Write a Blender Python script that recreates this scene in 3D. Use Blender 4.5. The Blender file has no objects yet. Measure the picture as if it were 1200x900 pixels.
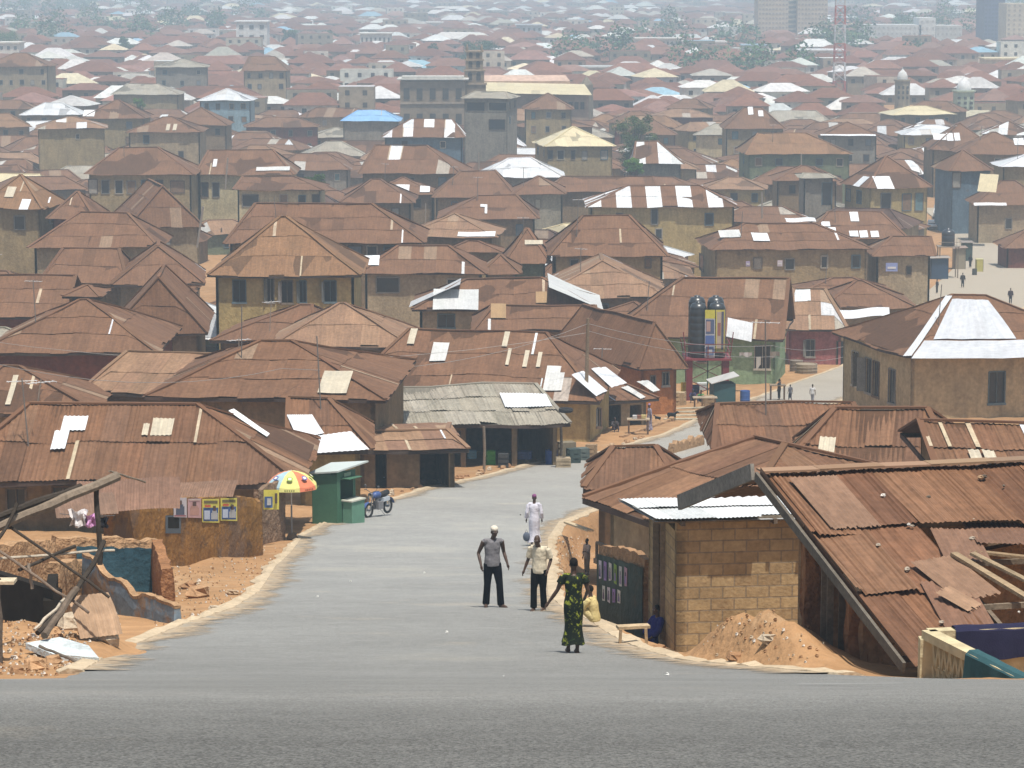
import bpy, math, random
from mathutils import Vector, Matrix, noise as mnoise
random.seed(7)
SC = bpy.context.scene
COL = SC.collection
R = math.radians
# ---------------------------------------------------------------- camera
F = 3400.0; HOR = -40.0
TH = math.atan((450 - HOR) / F)
cd = bpy.data.cameras.new('camera'); cam = bpy.data.objects.new('camera', cd); COL.objects.link(cam)
cd.sensor_width = 36; cd.lens = F / 1200 * 36; cd.clip_start = .5; cd.clip_end = 30000
cam.location = (0, 0, 0); cam.rotation_euler = (R(90) - TH, 0, 0); SC.camera = cam
# ---------------------------------------------------------------- light
SUN_EL, SUN_AZ = R(72), R(156)        # azimuth clockwise from +Y (the view direction)
w = bpy.data.worlds.new('World'); SC.world = w; w.use_nodes = True
nt = w.node_tree; nt.nodes.clear()
wo = nt.nodes.new('ShaderNodeOutputWorld'); bg = nt.nodes.new('ShaderNodeBackground'); sky = nt.nodes.new('ShaderNodeTexSky')
sky.sky_type = 'NISHITA'; sky.sun_disc = False; sky.sun_elevation = SUN_EL; sky.sun_rotation = SUN_AZ
sky.air_density = 1.0; sky.dust_density = 4.0; sky.ozone_density = 1.0
bg.inputs[1].default_value = .064
nt.links.new(sky.outputs[0], bg.inputs[0]); nt.links.new(bg.outputs[0], wo.inputs[0])
sd = bpy.data.lights.new('sun', 'SUN'); sun = bpy.data.objects.new('sun', sd); COL.objects.link(sun)
sd.energy = 4.6; sd.angle = R(.9); sd.color = (1, .95, .87)
sv = Vector((math.sin(SUN_AZ) * math.cos(SUN_EL), math.cos(SUN_AZ) * math.cos(SUN_EL), math.sin(SUN_EL)))
sun.rotation_euler = sv.to_track_quat('Z', 'Y').to_euler(); sun.location = (30, 0, 60)
vs = SC.view_settings; vs.view_transform = 'Standard'; vs.look = 'None'; vs.gamma = 1; vs.exposure = .56
SC.display_settings.display_device = 'sRGB'
SC.cycles.use_denoising = True; SC.cycles.max_bounces = 5; SC.cycles.volume_bounces = 1
SC.cycles.diffuse_bounces = 3; SC.cycles.transparent_max_bounces = 6
# ---------------------------------------------------------------- helpers
ST, CT = math.sin(TH), math.cos(TH)
def ray(px, py):
    a = (px - 600) / F; b = (450 - py) / F
    return Vector((a, CT + b * ST, -ST + b * CT))
def P(px, py, Y):                      # the point at distance Y seen at a photo pixel
    r = ray(px, py); return r * (Y / r.y)
def project(p):
    d = p[1] * CT - p[2] * ST; u = p[1] * ST + p[2] * CT
    return 600 + F * p[0] / d, 450 - F * u / d
PROF = [(0, None), (9.4, 912), (10.5, 876), (12., 848), (14.5, 826), (18, 814), (23, 807), (30, 801.5), (36, 798), (39, 794), (44, 778), (49, 764), (60, 713), (75, 678), (90, 652), (108, 613), (122, 580), (135, 557), (150, 532), (168, 503), (186, 480),
        (205, 460), (230, 431), (275, 381), (335, 337), (390, 300), (440, 271), (560, 201), (700, 150), (900, 103), (1150, 70), (1500, 45), (2300, 18), (3500, 0), (5200, -14), (8000, -30), (12000, -33)]
PR = [(0., -1.62)]
for D, row in PROF[1:]:
    r = ray(600, row); PR.append((float(D), D * r.z / r.y))
def lerp(a, b, t): return a + (b - a) * t
def clamp(x, a=0., b=1.): return a if x < a else b if x > b else x
def sm(x, a, b):
    t = clamp((x - a) / (b - a)); return t * t * (3 - 2 * t)
def table(T, x):
    if x <= T[0][0]: return T[0][1]
    for i in range(len(T) - 1):
        if x <= T[i + 1][0]:
            return lerp(T[i][1], T[i + 1][1], (x - T[i][0]) / (T[i + 1][0] - T[i][0]))
    return T[-1][1]
def smooth_table(T, x, h):
    return (table(T, x - h) + 2 * table(T, x) + table(T, x + h)) / 4
def base(Y):
    if Y < 9: return table(PR, Y)
    return smooth_table(PR, Y, min(5., (Y - 9) * .12 + .05) if Y < 250 else 20.)
def D_at_row(row, lo=36.):             # distance at which the ground shows at a photo row
    D = lo
    while D < 12000:
        r = ray(600, row)
        if D * r.z / r.y < base(D): return D
        D *= 1.004
    return 12000
# road edges: photo pixels -> plan
LE = [(62, 800), (117, 768), (200, 737), (267, 715), (297, 697), (318, 665), (350, 631), (380, 614), (427, 595), (467, 584), (500, 574), (560, 562), (613, 548), (700, 533), (783, 510), (825, 490), (872, 472), (935, 450), (990, 431), (1050, 383), (1085, 345), (1117, 318), (1128, 303), (1120, 285), (1112, 272), (1097, 258), (1080, 243)]
RE = [(900, 798), (800, 777), (753, 763), (720, 749), (693, 731), (662, 716), (643, 700), (641, 667), (643, 632), (656, 613), (697, 597), (760, 570), (850, 530), (905, 505), (965, 478), (1020, 458), (1080, 430), (1160, 390), (1215, 352), (1215, 318), (1186, 296), (1150, 278), (1124, 263), (1108, 250), (1092, 240)]
def plan(pts):
    o = []
    for x, y in pts:
        D = D_at_row(y); o.append(((x - 600) / F * D * 1.0, D))
    return o
LP, RP = plan(LE), plan(RE)
LP = [(-7.5, 0), (-7.2, 14), (-6.9, 32)] + [p for p in LP if p[1] > 33.5]; RP = [(7.5, 0), (7.3, 14), (7.0, 31), (5.2, 35.5)] + [p for p in RP if p[1] > 36]
def xat(T, Y):
    if Y <= T[0][1]: return T[0][0]
    for i in range(len(T) - 1):
        if T[i][1] <= Y <= T[i + 1][1]:
            return lerp(T[i][0], T[i + 1][0], (Y - T[i][1]) / max(1e-6, T[i + 1][1] - T[i][1]))
    return T[-1][0]
YMAX = LP[-1][1]
MOUND = (P(884, 745, 43.2).x, 43.4)
def ground(X, Y):                      # terrain height
    z = base(Y)
    if Y < YMAX + 5:
        l, r = xat(LP, Y), xat(RP, Y)
        if Y < YMAX:
            dr = X - r; dl = l - X
            # the lower ground to the right of the road, behind a steep bank
            k = sm(Y, 50, 58) * (1 - sm(Y, 120, 135))
            z -= 1.15 * k * sm(dr, .45, 1.1)
            z -= .35 * sm(Y, 41, 46) * (1 - sm(Y, 50, 54)) * sm(dr, .5, 1.5)
            # shallow gutter and uneven dirt beside the road
            if dr > 0 or dl > 0:
                q = max(dr, dl)
                z += (mnoise.noise(Vector((X * .55, Y * .4, 0))) * .22 + mnoise.noise(Vector((X * 1.7, Y * 1.3, 4))) * .07) * sm(q, .5, 2.2) * (1 - sm(Y, 100, 260) * .6)
    if 38 < Y < 54:
        d = math.hypot((X - MOUND[0]) / 1.55, (Y - MOUND[1]) / 2.9)
        z += .86 * math.exp(-abs(d) ** 3 * 1.2) * (1 + .1 * mnoise.noise(Vector((X * 1.5, Y * 1.5, 8)))) * sm(X - xat(RP, Y), .05, .9) * (1 + .18 * mnoise.noise(Vector((X * 1.6, Y * 1.6, 9))))
        d = math.hypot((X + 7.6) / 2.0, (Y - 47) / 3)
        z += .35 * math.exp(-d * d * 1.5)
    return z
def on_road(X, Y): return Y < YMAX and xat(LP, Y) <= X <= xat(RP, Y)
def road_z(X, Y): return base(Y) + .03
def gz(X, Y): return road_z(X, Y) if on_road(X, Y) else ground(X, Y)
def G(px, row, Y=None):                # the ground point seen at a photo pixel
    D = 37.; r = ray(px, row)
    while D < 9000:
        q = r * (D / r.y)
        if q.z < gz(q.x, q.y): return Vector((q.x, q.y, gz(q.x, q.y)))
        D *= 1.002
    return r * (D / r.y)
def lin(h):
    h = h.lstrip('#'); c = [int(h[i:i + 2], 16) / 255 for i in (0, 2, 4)]
    return tuple(x / 12.92 if x < .04045 else ((x + .055) / 1.055) ** 2.4 for x in c)

# ---------------------------------------------------------------- materials
def mat(name, col=(.5, .5, .5), rough=.8, vcol=False, n1=(3., .25), n2=(25., .15), bump=(40., .15), streak=None, metal=0., stain=None, brick=None, spec=.3, coord='Object', clear=None, emis=None):
    """procedural material: base colour (or the mesh's own colours), two octaves of tone variation, bump, optional stretched streaks or stain patches"""
    m = bpy.data.materials.new(name); m.use_nodes = True; t = m.node_tree; N, L = t.nodes, t.links
    b = N['Principled BSDF']; b.inputs['Roughness'].default_value = rough; b.inputs['Metallic'].default_value = metal
    b.inputs['Specular IOR Level'].default_value = spec
    tc = N.new('ShaderNodeTexCoord')
    if coord == 'UV': src = tc.outputs['UV']
    elif coord == 'World':
        g = N.new('ShaderNodeNewGeometry'); src = g.outputs['Position']
    else: src = tc.outputs['Object']
    if vcol:
        a = N.new('ShaderNodeVertexColor'); a.layer_name = 'Col'; cur = a.outputs[0]
    else:
        a = N.new('ShaderNodeRGB'); a.outputs[0].default_value = (*col, 1); cur = a.outputs[0]
    def var(cur, scale, amt, vec, detail=4):
        n = N.new('ShaderNodeTexNoise'); n.inputs['Scale'].default_value = scale; n.inputs['Detail'].default_value = detail
        n.inputs['Roughness'].default_value = .65
        L.new(vec, n.inputs['Vector'])
        r = N.new('ShaderNodeMapRange'); r.inputs[1].default_value = .3; r.inputs[2].default_value = .7
        r.inputs[3].default_value = 1 - amt; r.inputs[4].default_value = 1 + amt
        L.new(n.outputs[0], r.inputs[0])
        x = N.new('ShaderNodeVectorMath'); x.operation = 'SCALE'; L.new(cur, x.inputs[0]); L.new(r.outputs[0], x.inputs[3])
        return x.outputs[0]
    if brick:
        br = N.new('ShaderNodeTexBrick'); bw, bh, mo, c1, c2, cm = brick
        L.new(tc.outputs['UV'], br.inputs['Vector'])
        br.inputs['Scale'].default_value = 1; br.inputs['Brick Width'].default_value = bw; br.inputs['Row Height'].default_value = bh
        br.inputs['Mortar Size'].default_value = mo; br.inputs['Mortar Smooth'].default_value = .3
        br.inputs['Color1'].default_value = (*c1, 1); br.inputs['Color2'].default_value = (*c2, 1); br.inputs['Mortar'].default_value = (*cm, 1)
        cur = br.outputs[0]; bfac = br.outputs[1]
    if n1: cur = var(cur, n1[0], n1[1], src)
    if n2: cur = var(cur, n2[0], n2[1], src, 2)
    if streak:
        mp = N.new('ShaderNodeMapping'); mp.inputs['Scale'].default_value = streak[0]; L.new(src, mp.inputs[0])
        cur = var(cur, 1., streak[1], mp.outputs[0], 6)
    if stain:                          # patches of another colour, (scale, threshold, colour, strength)
        for sc, th, sc_col, k in stain:
            n = N.new('ShaderNodeTexNoise'); n.inputs['Scale'].default_value = sc; n.inputs['Detail'].default_value = 7; n.inputs['Roughness'].default_value = .7
            L.new(src, n.inputs['Vector'])
            r = N.new('ShaderNodeMapRange'); r.inputs[1].default_value = th; r.inputs[2].default_value = th + .09; r.inputs[3].default_value = 0; r.inputs[4].default_value = k
            L.new(n.outputs[0], r.inputs[0])
            mx = N.new('ShaderNodeMix'); mx.data_type = 'RGBA'; L.new(r.outputs[0], mx.inputs[0]); L.new(cur, mx.inputs[6]); mx.inputs[7].default_value = (*sc_col, 1)
            cur = mx.outputs[2]
    L.new(cur, b.inputs['Base Color'])
    if bump:
        n = N.new('ShaderNodeTexNoise'); n.inputs['Scale'].default_value = bump[0]; n.inputs['Detail'].default_value = 4
        L.new(src, n.inputs['Vector'])
        bp = N.new('ShaderNodeBump'); bp.inputs['Strength'].default_value = 1; bp.inputs['Distance'].default_value = bump[1]
        h = n.outputs[0]
        if brick:
            mm = N.new('ShaderNodeMath'); mm.operation = 'SUBTRACT'; L.new(h, mm.inputs[0]); L.new(bfac, mm.inputs[1]); h = mm.outputs[0]
        L.new(h, bp.inputs['Height']); L.new(bp.outputs[0], b.inputs['Normal'])
    if emis: b.inputs['Emission Color'].default_value = (*emis, 1)
    return m
M = {}
M['roof'] = mat('roof_sheet', vcol=True, rough=.75, n1=(.45, .16), n2=(5., .16), bump=(9., .012), streak=((7., .5, 1.), .22), coord='UV', stain=[(1.3, .62, (.085, .042, .028), .55), (2.7, .66, (.30, .17, .10), .4)], spec=.2)
M['tin'] = mat('bright_sheet', vcol=True, rough=.42, n1=(1., .1), n2=(6., .1), bump=(9., .006), streak=((7., .5, 1.), .12), coord='UV', spec=.5, stain=[(1.5, .66, (.30, .2, .13), .5)])
M['wall'] = mat('plaster', vcol=True, rough=.92, n1=(.5, .2), n2=(4., .14), bump=(8., .03), streak=((2.2, 2.2, .35), .16), coord='World', stain=[(.55, .6, (.12, .085, .05), .5), (1.2, .63, (.33, .26, .16), .35)], spec=.1)
M['wood'] = mat('weathered_wood', vcol=True, rough=.85, n1=(2., .2), n2=(14., .2), bump=(18., .01), coord='Object', spec=.15)
M['mass'] = mat('painted_mass', vcol=True, rough=.85, n1=(.12, .14), n2=(.9, .18), bump=None, coord='World', spec=.15)
M['paint'] = mat('worn_paint', vcol=True, rough=.6, n1=(3., .08), n2=(20., .06), bump=(30., .003), coord='Object', spec=.35)
M['cloth'] = mat('cloth', vcol=True, rough=.95, n1=(6., .08), n2=(40., .08), bump=(60., .004), coord='Object', spec=.05)
M['skin'] = mat('dark_skin', (.062, .033, .021), rough=.5, n1=(8., .1), n2=None, bump=(90., .001), spec=.4)
M['glass'] = mat('window_dark', (.018, .02, .024), rough=.25, n1=(3., .3), n2=None, bump=None, spec=.5)
M['dark'] = mat('shade_black', (.02, .017, .014), rough=.95, n1=(3., .3), n2=None, bump=None, spec=.05)  # near black colour that stands in for shade in hollows
M['metal'] = mat('painted_steel', vcol=True, rough=.45, n1=(4., .1), n2=(30., .08), bump=None, coord='Object', spec=.45)
M['chrome'] = mat('bare_metal', (.55, .55, .56), rough=.25, metal=1., n1=None, n2=None, bump=None)
M['rubber'] = mat('black_rubber', (.02, .02, .021), rough=.7, n1=(8., .15), n2=None, bump=(30., .003))
M['leaf'] = mat('leaves', vcol=True, rough=1., n1=(.6, .25), n2=(4., .2), bump=None, coord='World', spec=.0)
M['bark'] = mat('bark', (.11, .08, .055), rough=.95, n1=(1., .2), n2=(9., .2), bump=(12., .04))
M['rock'] = mat('rubble_stone', vcol=True, rough=.95, n1=(1.5, .2), n2=(9., .2), bump=(14., .04), coord='World', spec=.1)
M['mudwall'] = mat('mud_brick', vcol=True, rough=1., n1=(1.2, .2), n2=(7., .22), bump=(9., .09), coord='World', spec=.05, stain=[(1.2, .6, (.36, .23, .12), .5)])
M['block'] = mat('block_wall', rough=.92, n1=(.9, .14), n2=(9., .16), bump=(16., .012), brick=(.45, .225, .014, (.385, .280, .150), (.300, .210, .112), (.25, .195, .13)), stain=[(1.1, .62, (.17, .10, .05), .5)], coord='Object', spec=.1)
M['ochre'] = mat('peeling_ochre_plaster', (.25, .130, .040), rough=.95, n1=(.8, .25), n2=(6., .2), bump=(10., .03), streak=((1.6, 1.6, .3), .22), coord='World', stain=[(.45, .50, (.15, .10, .07), .8), (1.2, .57, (.08, .055, .04), .7), (.9, .62, (.33, .24, .15), .6)], spec=.08)
# asphalt: fine grain, worn lighter wheel lines along the road and dust patches
def asphalt(name, col, dust=.42):
    m = mat(name, col, rough=.88, n1=(.22, .10), n2=(2.6, .07), bump=(60., .025), streak=((.5, 2.2, 1.), .035), coord='World', spec=.18,
            stain=[(.11, .57, (col[0] * 1.25, col[0] * 1.2, col[0] * 1.05), .6), (3.2, .70, (col[0] * .5, col[0] * .5, col[0] * .5), .5), (.33, .60, (col[0] * 1.5, col[0] * 1.35, col[0] * 1.1), dust), (1.1, .66, tuple(c * .7 for c in col), .3)])
    t = m.node_tree; N, L = t.nodes, t.links; b = N['Principled BSDF']; cur = b.inputs['Base Color'].links[0].from_socket
    g = N.new('ShaderNodeNewGeometry'); v = N.new('ShaderNodeTexVoronoi'); v.inputs['Scale'].default_value = 105; L.new(g.outputs['Position'], v.inputs['Vector'])
    r = N.new('ShaderNodeMapRange'); r.inputs[1].default_value = 0; r.inputs[2].default_value = 1; r.inputs[3].default_value = .5; r.inputs[4].default_value = 1.5
    hs = N.new('ShaderNodeSeparateColor'); L.new(v.outputs['Color'], hs.inputs[0]); L.new(hs.outputs[0], r.inputs[0])
    x = N.new('ShaderNodeVectorMath'); x.operation = 'SCALE'; L.new(cur, x.inputs[0]); L.new(r.outputs[0], x.inputs[3]); L.new(x.outputs[0], b.inputs['Base Color'])
    # asphalt is darker at the near end; pale dust is mixed in far downhill
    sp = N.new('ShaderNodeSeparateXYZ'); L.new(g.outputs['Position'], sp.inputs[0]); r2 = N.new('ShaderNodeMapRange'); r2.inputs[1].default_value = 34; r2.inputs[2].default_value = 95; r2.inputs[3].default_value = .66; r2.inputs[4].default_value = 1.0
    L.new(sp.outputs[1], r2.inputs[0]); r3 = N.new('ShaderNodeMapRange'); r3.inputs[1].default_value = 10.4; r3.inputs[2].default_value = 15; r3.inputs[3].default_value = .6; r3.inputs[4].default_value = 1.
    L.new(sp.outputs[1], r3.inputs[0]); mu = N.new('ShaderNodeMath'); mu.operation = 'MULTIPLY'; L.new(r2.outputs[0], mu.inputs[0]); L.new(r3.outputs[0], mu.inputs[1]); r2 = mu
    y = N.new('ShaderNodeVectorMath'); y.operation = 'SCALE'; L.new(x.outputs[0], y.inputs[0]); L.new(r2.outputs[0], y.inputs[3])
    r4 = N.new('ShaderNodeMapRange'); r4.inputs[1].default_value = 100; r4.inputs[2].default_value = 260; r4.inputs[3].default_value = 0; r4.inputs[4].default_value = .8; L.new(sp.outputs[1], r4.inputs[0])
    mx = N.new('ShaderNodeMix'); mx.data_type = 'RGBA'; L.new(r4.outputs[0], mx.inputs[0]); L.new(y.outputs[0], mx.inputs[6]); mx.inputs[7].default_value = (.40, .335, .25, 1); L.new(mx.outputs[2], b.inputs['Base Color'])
    return m
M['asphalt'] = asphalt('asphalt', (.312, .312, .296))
M['asphalt_dark'] = asphalt('coarse_asphalt', (.165, .163, .155), .1)
M['soil'] = mat('bare_soil', (.355, .208, .105), rough=1., n1=(.07, .16), n2=(1.1, .16), bump=(7., .06), coord='World', spec=.05,
                stain=[(.35, .56, (.43, .30, .18), .55), (1.6, .60, (.28, .15, .075), .5), (.12, .60, (.30, .20, .12), .5)])
M['kerb'] = mat('kerb_mortar', (.46, .37, .255), rough=.95, n1=(.8, .15), n2=(8., .15), bump=(12., .03), coord='World', spec=.1, stain=[(1.2, .6, (.40, .27, .15), .6)])

# ---------------------------------------------------------------- mesh builder
class MB:
    def __init__(s): s.v = []; s.f = []; s.c = []; s.uv = []; s.mi = []; s.hasuv = False; s.mats = []
    def face(s, pts, col=(.5, .5, .5), uv=None, mi=0):
        i = len(s.v); s.v += [tuple(p) for p in pts]; s.f.append(tuple(range(i, i + len(pts)))); s.c.append(col); s.mi.append(mi)
        if uv: s.hasuv = True
        s.uv.append(uv)
    def idx(s, pts, faces, col, mi=0):
        i = len(s.v); s.v += [tuple(p) for p in pts]
        for k, f in enumerate(faces):
            s.f.append(tuple(i + j for j in f)); s.c.append(col[k] if isinstance(col, list) else col); s.uv.append(None); s.mi.append(mi)
    def box(s, c, d, col, rot=None, mi=0, taper=1.):   # centre, full dims
        x, y, z = d[0] / 2, d[1] / 2, d[2] / 2
        pts = [Vector((sx * x * (taper if sz > 0 else 1), sy * y * (taper if sz > 0 else 1), sz * z)) for sz in (-1, 1) for sy in (-1, 1) for sx in (-1, 1)]
        if rot is not None: pts = [rot @ p for p in pts]
        c = Vector(c); pts = [p + c for p in pts]
        s.idx(pts, [(0, 2, 3, 1), (4, 5, 7, 6), (0, 1, 5, 4), (2, 6, 7, 3), (0, 4, 6, 2), (1, 3, 7, 5)], col, mi)
    def bar(s, a, b, w, h, col, up=Vector((0, 0, 1)), mi=0):
        a, b = Vector(a), Vector(b); d = b - a; L = d.length
        if L < 1e-6: return
        d /= L; sd = d.cross(up)
        if sd.length < 1e-4: sd = d.cross(Vector((1, 0, 0)))
        sd.normalize(); u = sd.cross(d)
        pts = [p + sd * sx * w / 2 + u * sz * h / 2 for p in (a, b) for sz in (-1, 1) for sx in (-1, 1)]
        s.idx(pts, [(0, 1, 3, 2), (4, 6, 7, 5), (0, 4, 5, 1), (2, 3, 7, 6), (0, 2, 6, 4), (1, 5, 7, 3)], col, mi)
    def tube(s, pts, rad, col, n=8, caps=True, mi=0):
        pts = [Vector(p) for p in pts]; rr = rad if isinstance(rad, (list, tuple)) else [rad] * len(pts)
        i0 = len(s.v); prev = None
        for k, p in enumerate(pts):
            d = (pts[min(k + 1, len(pts) - 1)] - pts[max(k - 1, 0)]); d = d.normalized() if d.length > 1e-9 else Vector((0, 0, 1))
            if prev is None:
                a = d.cross(Vector((0, 0, 1)));
                if a.length < .01: a = d.cross(Vector((1, 0, 0)))
            else: a = prev - d * prev.dot(d)
            a.normalize(); prev = a; b = d.cross(a)
            for j in range(n):
                t = 2 * math.pi * j / n; s.v.append(tuple(p + (a * math.cos(t) + b * math.sin(t)) * rr[k]))
        for k in range(len(pts) - 1):
            for j in range(n):
                s.f.append((i0 + k * n + j, i0 + k * n + (j + 1) % n, i0 + (k + 1) * n + (j + 1) % n, i0 + (k + 1) * n + j)); s.c.append(col); s.uv.append(None); s.mi.append(mi)
        if caps:
            s.f.append(tuple(i0 + j for j in reversed(range(n)))); s.c.append(col); s.uv.append(None); s.mi.append(mi)
            s.f.append(tuple(i0 + (len(pts) - 1) * n + j for j in range(n))); s.c.append(col); s.uv.append(None); s.mi.append(mi)
    def lathe(s, c, prof, col, n=20, axis=None, mi=0):   # prof: [(r, z)]
        c = Vector(c); rot = axis.to_track_quat('Z', 'Y').to_matrix() if axis is not None else Matrix.Identity(3)
        i0 = len(s.v)
        for r, z in prof:
            for j in range(n):
                t = 2 * math.pi * j / n; s.v.append(tuple(c + rot @ Vector((r * math.cos(t), r * math.sin(t), z))))
        for k in range(len(prof) - 1):
            cc = col[k] if isinstance(col, list) else col
            for j in range(n):
                s.f.append((i0 + k * n + j, i0 + k * n + (j + 1) % n, i0 + (k + 1) * n + (j + 1) % n, i0 + (k + 1) * n + j)); s.c.append(cc); s.uv.append(None); s.mi.append(mi)
    def build(s, name, m, parent=None, smooth=False, loc=None):
        me = bpy.data.meshes.new(name)
        vv = s.v
        if loc is not None: vv = [(x - loc[0], y - loc[1], z - loc[2]) for x, y, z in vv]
        me.from_pydata(vv, [], s.f); ms = m if isinstance(m, (list, tuple)) else [m]
        for k in ms: me.materials.append(k)
        at = me.color_attributes.new('Col', 'FLOAT_COLOR', 'CORNER'); buf = []
        for f, c in zip(s.f, s.c): buf += [c[0], c[1], c[2], 1.] * len(f)
        at.data.foreach_set('color', buf)
        if s.hasuv:
            u = me.uv_layers.new(name='UVMap'); ub = []
            for f, q in zip(s.f, s.uv):
                for k in range(len(f)): ub += list(q[k]) if q else [0., 0.]
            u.data.foreach_set('uv', ub)
        if len(ms) > 1: me.polygons.foreach_set('material_index', s.mi)
        if smooth: me.polygons.foreach_set('use_smooth', [True] * len(me.polygons))
        me.update()
        o = bpy.data.objects.new(name, me); COL.objects.link(o)
        if loc is not None: o.location = loc
        if parent is not None:
            o.parent = parent
            if loc is None: o.location = -Vector(parent_world(parent))
            else: o.location = Vector(loc) - Vector(parent_world(parent))
        return o
def parent_world(p):
    v = Vector(p.location)
    while p.parent is not None: p = p.parent; v += p.location
    return v
def empty(name, loc):
    o = bpy.data.objects.new(name, None); COL.objects.link(o); o.location = loc; o.empty_display_size = .5; return o
def tag(o, label=None, cat=None, group=None, kind=None):
    if label: o['label'] = label
    if cat: o['category'] = cat
    if group: o['group'] = group
    if kind: o['kind'] = kind
    return o
def shade(c, k): return (c[0] * k, c[1] * k, c[2] * k)
def jit(c, a, rnd=random):
    k = 1 + rnd.uniform(-a, a); return (c[0] * k * (1 + rnd.uniform(-a, a) * .3), c[1] * k, c[2] * k * (1 + rnd.uniform(-a, a) * .3))
def mix(a, b, t): return tuple(lerp(x, y, t) for x, y in zip(a, b))

# ---------------------------------------------------------------- terrain, road, kerbs
def build_ground():
    Ys = []; y = 2.
    while y < 11500:
        Ys.append(y)
        y += .45 if y < 55 else .8 if y < 130 else 2.5 if y < 260 else y * .03
    ts = [-1.6 + 3.2 * i / 300 for i in range(301)]
    mb = MB(); n = len(ts)
    for Y in Ys:
        wd = max(Y * .26, 14.)
        for t in ts:
            X = t * wd; z = ground(X, Y)
            if Y > 2500:                       # hills on the skyline
                h = mnoise.noise(Vector((X * .0007, Y * .0005, 2))) * .6 + mnoise.noise(Vector((X * .002, Y * .002, 5))) * .25
                z += sm(Y, 2500, 6500) * max(0, 90 + 260 * h + 60 * sm(-X, 0, 900))
            if Y < YMAX - 1:
                l, r = xat(LP, Y), xat(RP, Y)
                z -= .12 * sm(X, l - .1, l + .25) * (1 - sm(X, r - .25, r + .1))
            mb.v.append((X, Y, z))
    for i in range(len(Ys) - 1):
        for j in range(n - 1):
            mb.f.append((i * n + j, i * n + j + 1, (i + 1) * n + j + 1, (i + 1) * n + j)); mb.c.append((.3, .2, .1)); mb.uv.append(None); mb.mi.append(0)
    tag(mb.build('ground', M['soil'], smooth=True), kind='structure', label='bare orange brown earth under the town')
    # road
    nn = 30
    rows = []; Y = 1.5
    while Y < YMAX: rows.append(Y); Y += .3 if Y < 60 else .7 if Y < 200 else 2.
    for rows, mt in ((rows, 'asphalt'),):
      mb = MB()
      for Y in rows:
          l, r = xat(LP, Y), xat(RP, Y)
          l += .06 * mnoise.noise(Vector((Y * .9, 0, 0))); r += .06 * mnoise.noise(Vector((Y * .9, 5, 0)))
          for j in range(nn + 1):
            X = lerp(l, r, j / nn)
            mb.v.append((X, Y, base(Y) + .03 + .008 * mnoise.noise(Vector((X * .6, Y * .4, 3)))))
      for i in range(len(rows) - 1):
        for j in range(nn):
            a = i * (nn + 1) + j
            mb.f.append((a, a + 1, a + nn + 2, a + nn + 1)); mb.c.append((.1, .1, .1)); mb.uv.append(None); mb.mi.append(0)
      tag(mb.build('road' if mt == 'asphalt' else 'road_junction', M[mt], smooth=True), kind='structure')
    # mortar kerb strip along both edges
    for T, sgn in ((LP, -1), (RP, 1)):
        mb = MB(); Y = 39.6 if sgn < 0 else 38.2; pr = []
        while Y < 330:
            X = xat(T, Y); wv = .26 + .30 * mnoise.noise(Vector((Y * .5, sgn * 9, 0))) + (.05 if Y > 70 else .1)
            hh = .05 + .07 * mnoise.noise(Vector((Y * 2.1, sgn, 0)))
            z = base(Y)
            pr.append([(X - sgn * .05 + .05 * mnoise.noise(Vector((Y, sgn * 3, 0))), Y, z - .05), (X, Y, z + .035 + hh * .6), (X + sgn * wv * .6, Y, z + .04 + hh), (X + sgn * wv, Y, z + hh * .5), (X + sgn * (wv + .12), Y, z - .45)])
            Y += .35 if Y < 130 else 1.5
        for a, b in zip(pr, pr[1:]):
            for k in range(4): mb.face([a[k], a[k + 1], b[k + 1], b[k]], (.5, .45, .3))
        e_ = pr[0]; mb.face([*e_, (e_[0][0], e_[0][1], e_[4][2])][::-1], (.5, .45, .3))
        tag(mb.build('kerb', M['kerb'], smooth=False), kind='structure')
build_ground()
# ---------------------------------------------------------------- houses
RUSTS = [(.165, .085, .046), (.172, .090, .049), (.148, .077, .043), (.188, .104, .060), (.155, .084, .049), (.130, .070, .041)]
SILV = [(.50, .50, .50), (.40, .385, .36), (.62, .63, .64), (.34, .30, .25)]
PALE = (.42, .34, .24)
ROOFS = {'rust': RUSTS, 'grey': [(.30, .27, .215), (.34, .31, .25), (.26, .225, .18), (.36, .34, .29)], 'white': [(.62, .63, .64), (.55, .56, .57), (.66, .67, .68)],
         'cream': [(.62, .53, .33), (.58, .49, .30), (.64, .56, .38)], 'blue': [(.23, .42, .66), (.25, .45, .70)], 'orange': [(.215, .118, .060), (.225, .125, .064), (.205, .114, .058)],
         'dark': [(.095, .055, .04), (.12, .065, .045)], 'tan': [(.25, .15, .09), (.28, .17, .10), (.21, .12, .075)]}
WALLS = {'ochre': (.295, .225, .12), 'mud': (.215, .155, .09), 'tan': (.33, .26, .165), 'green': (.235, .33, .20), 'grey': (.22, .20, .165), 'pink': (.30, .12, .115), 'cream': (.47, .41, .25),
         'red': (.16, .055, .035), 'orange': (.33, .135, .045), 'blue': (.10, .15, .20), 'dgreen': (.16, .185, .11), 'white': (.6, .6, .57), 'yellow': (.37, .285, .125)}
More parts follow.
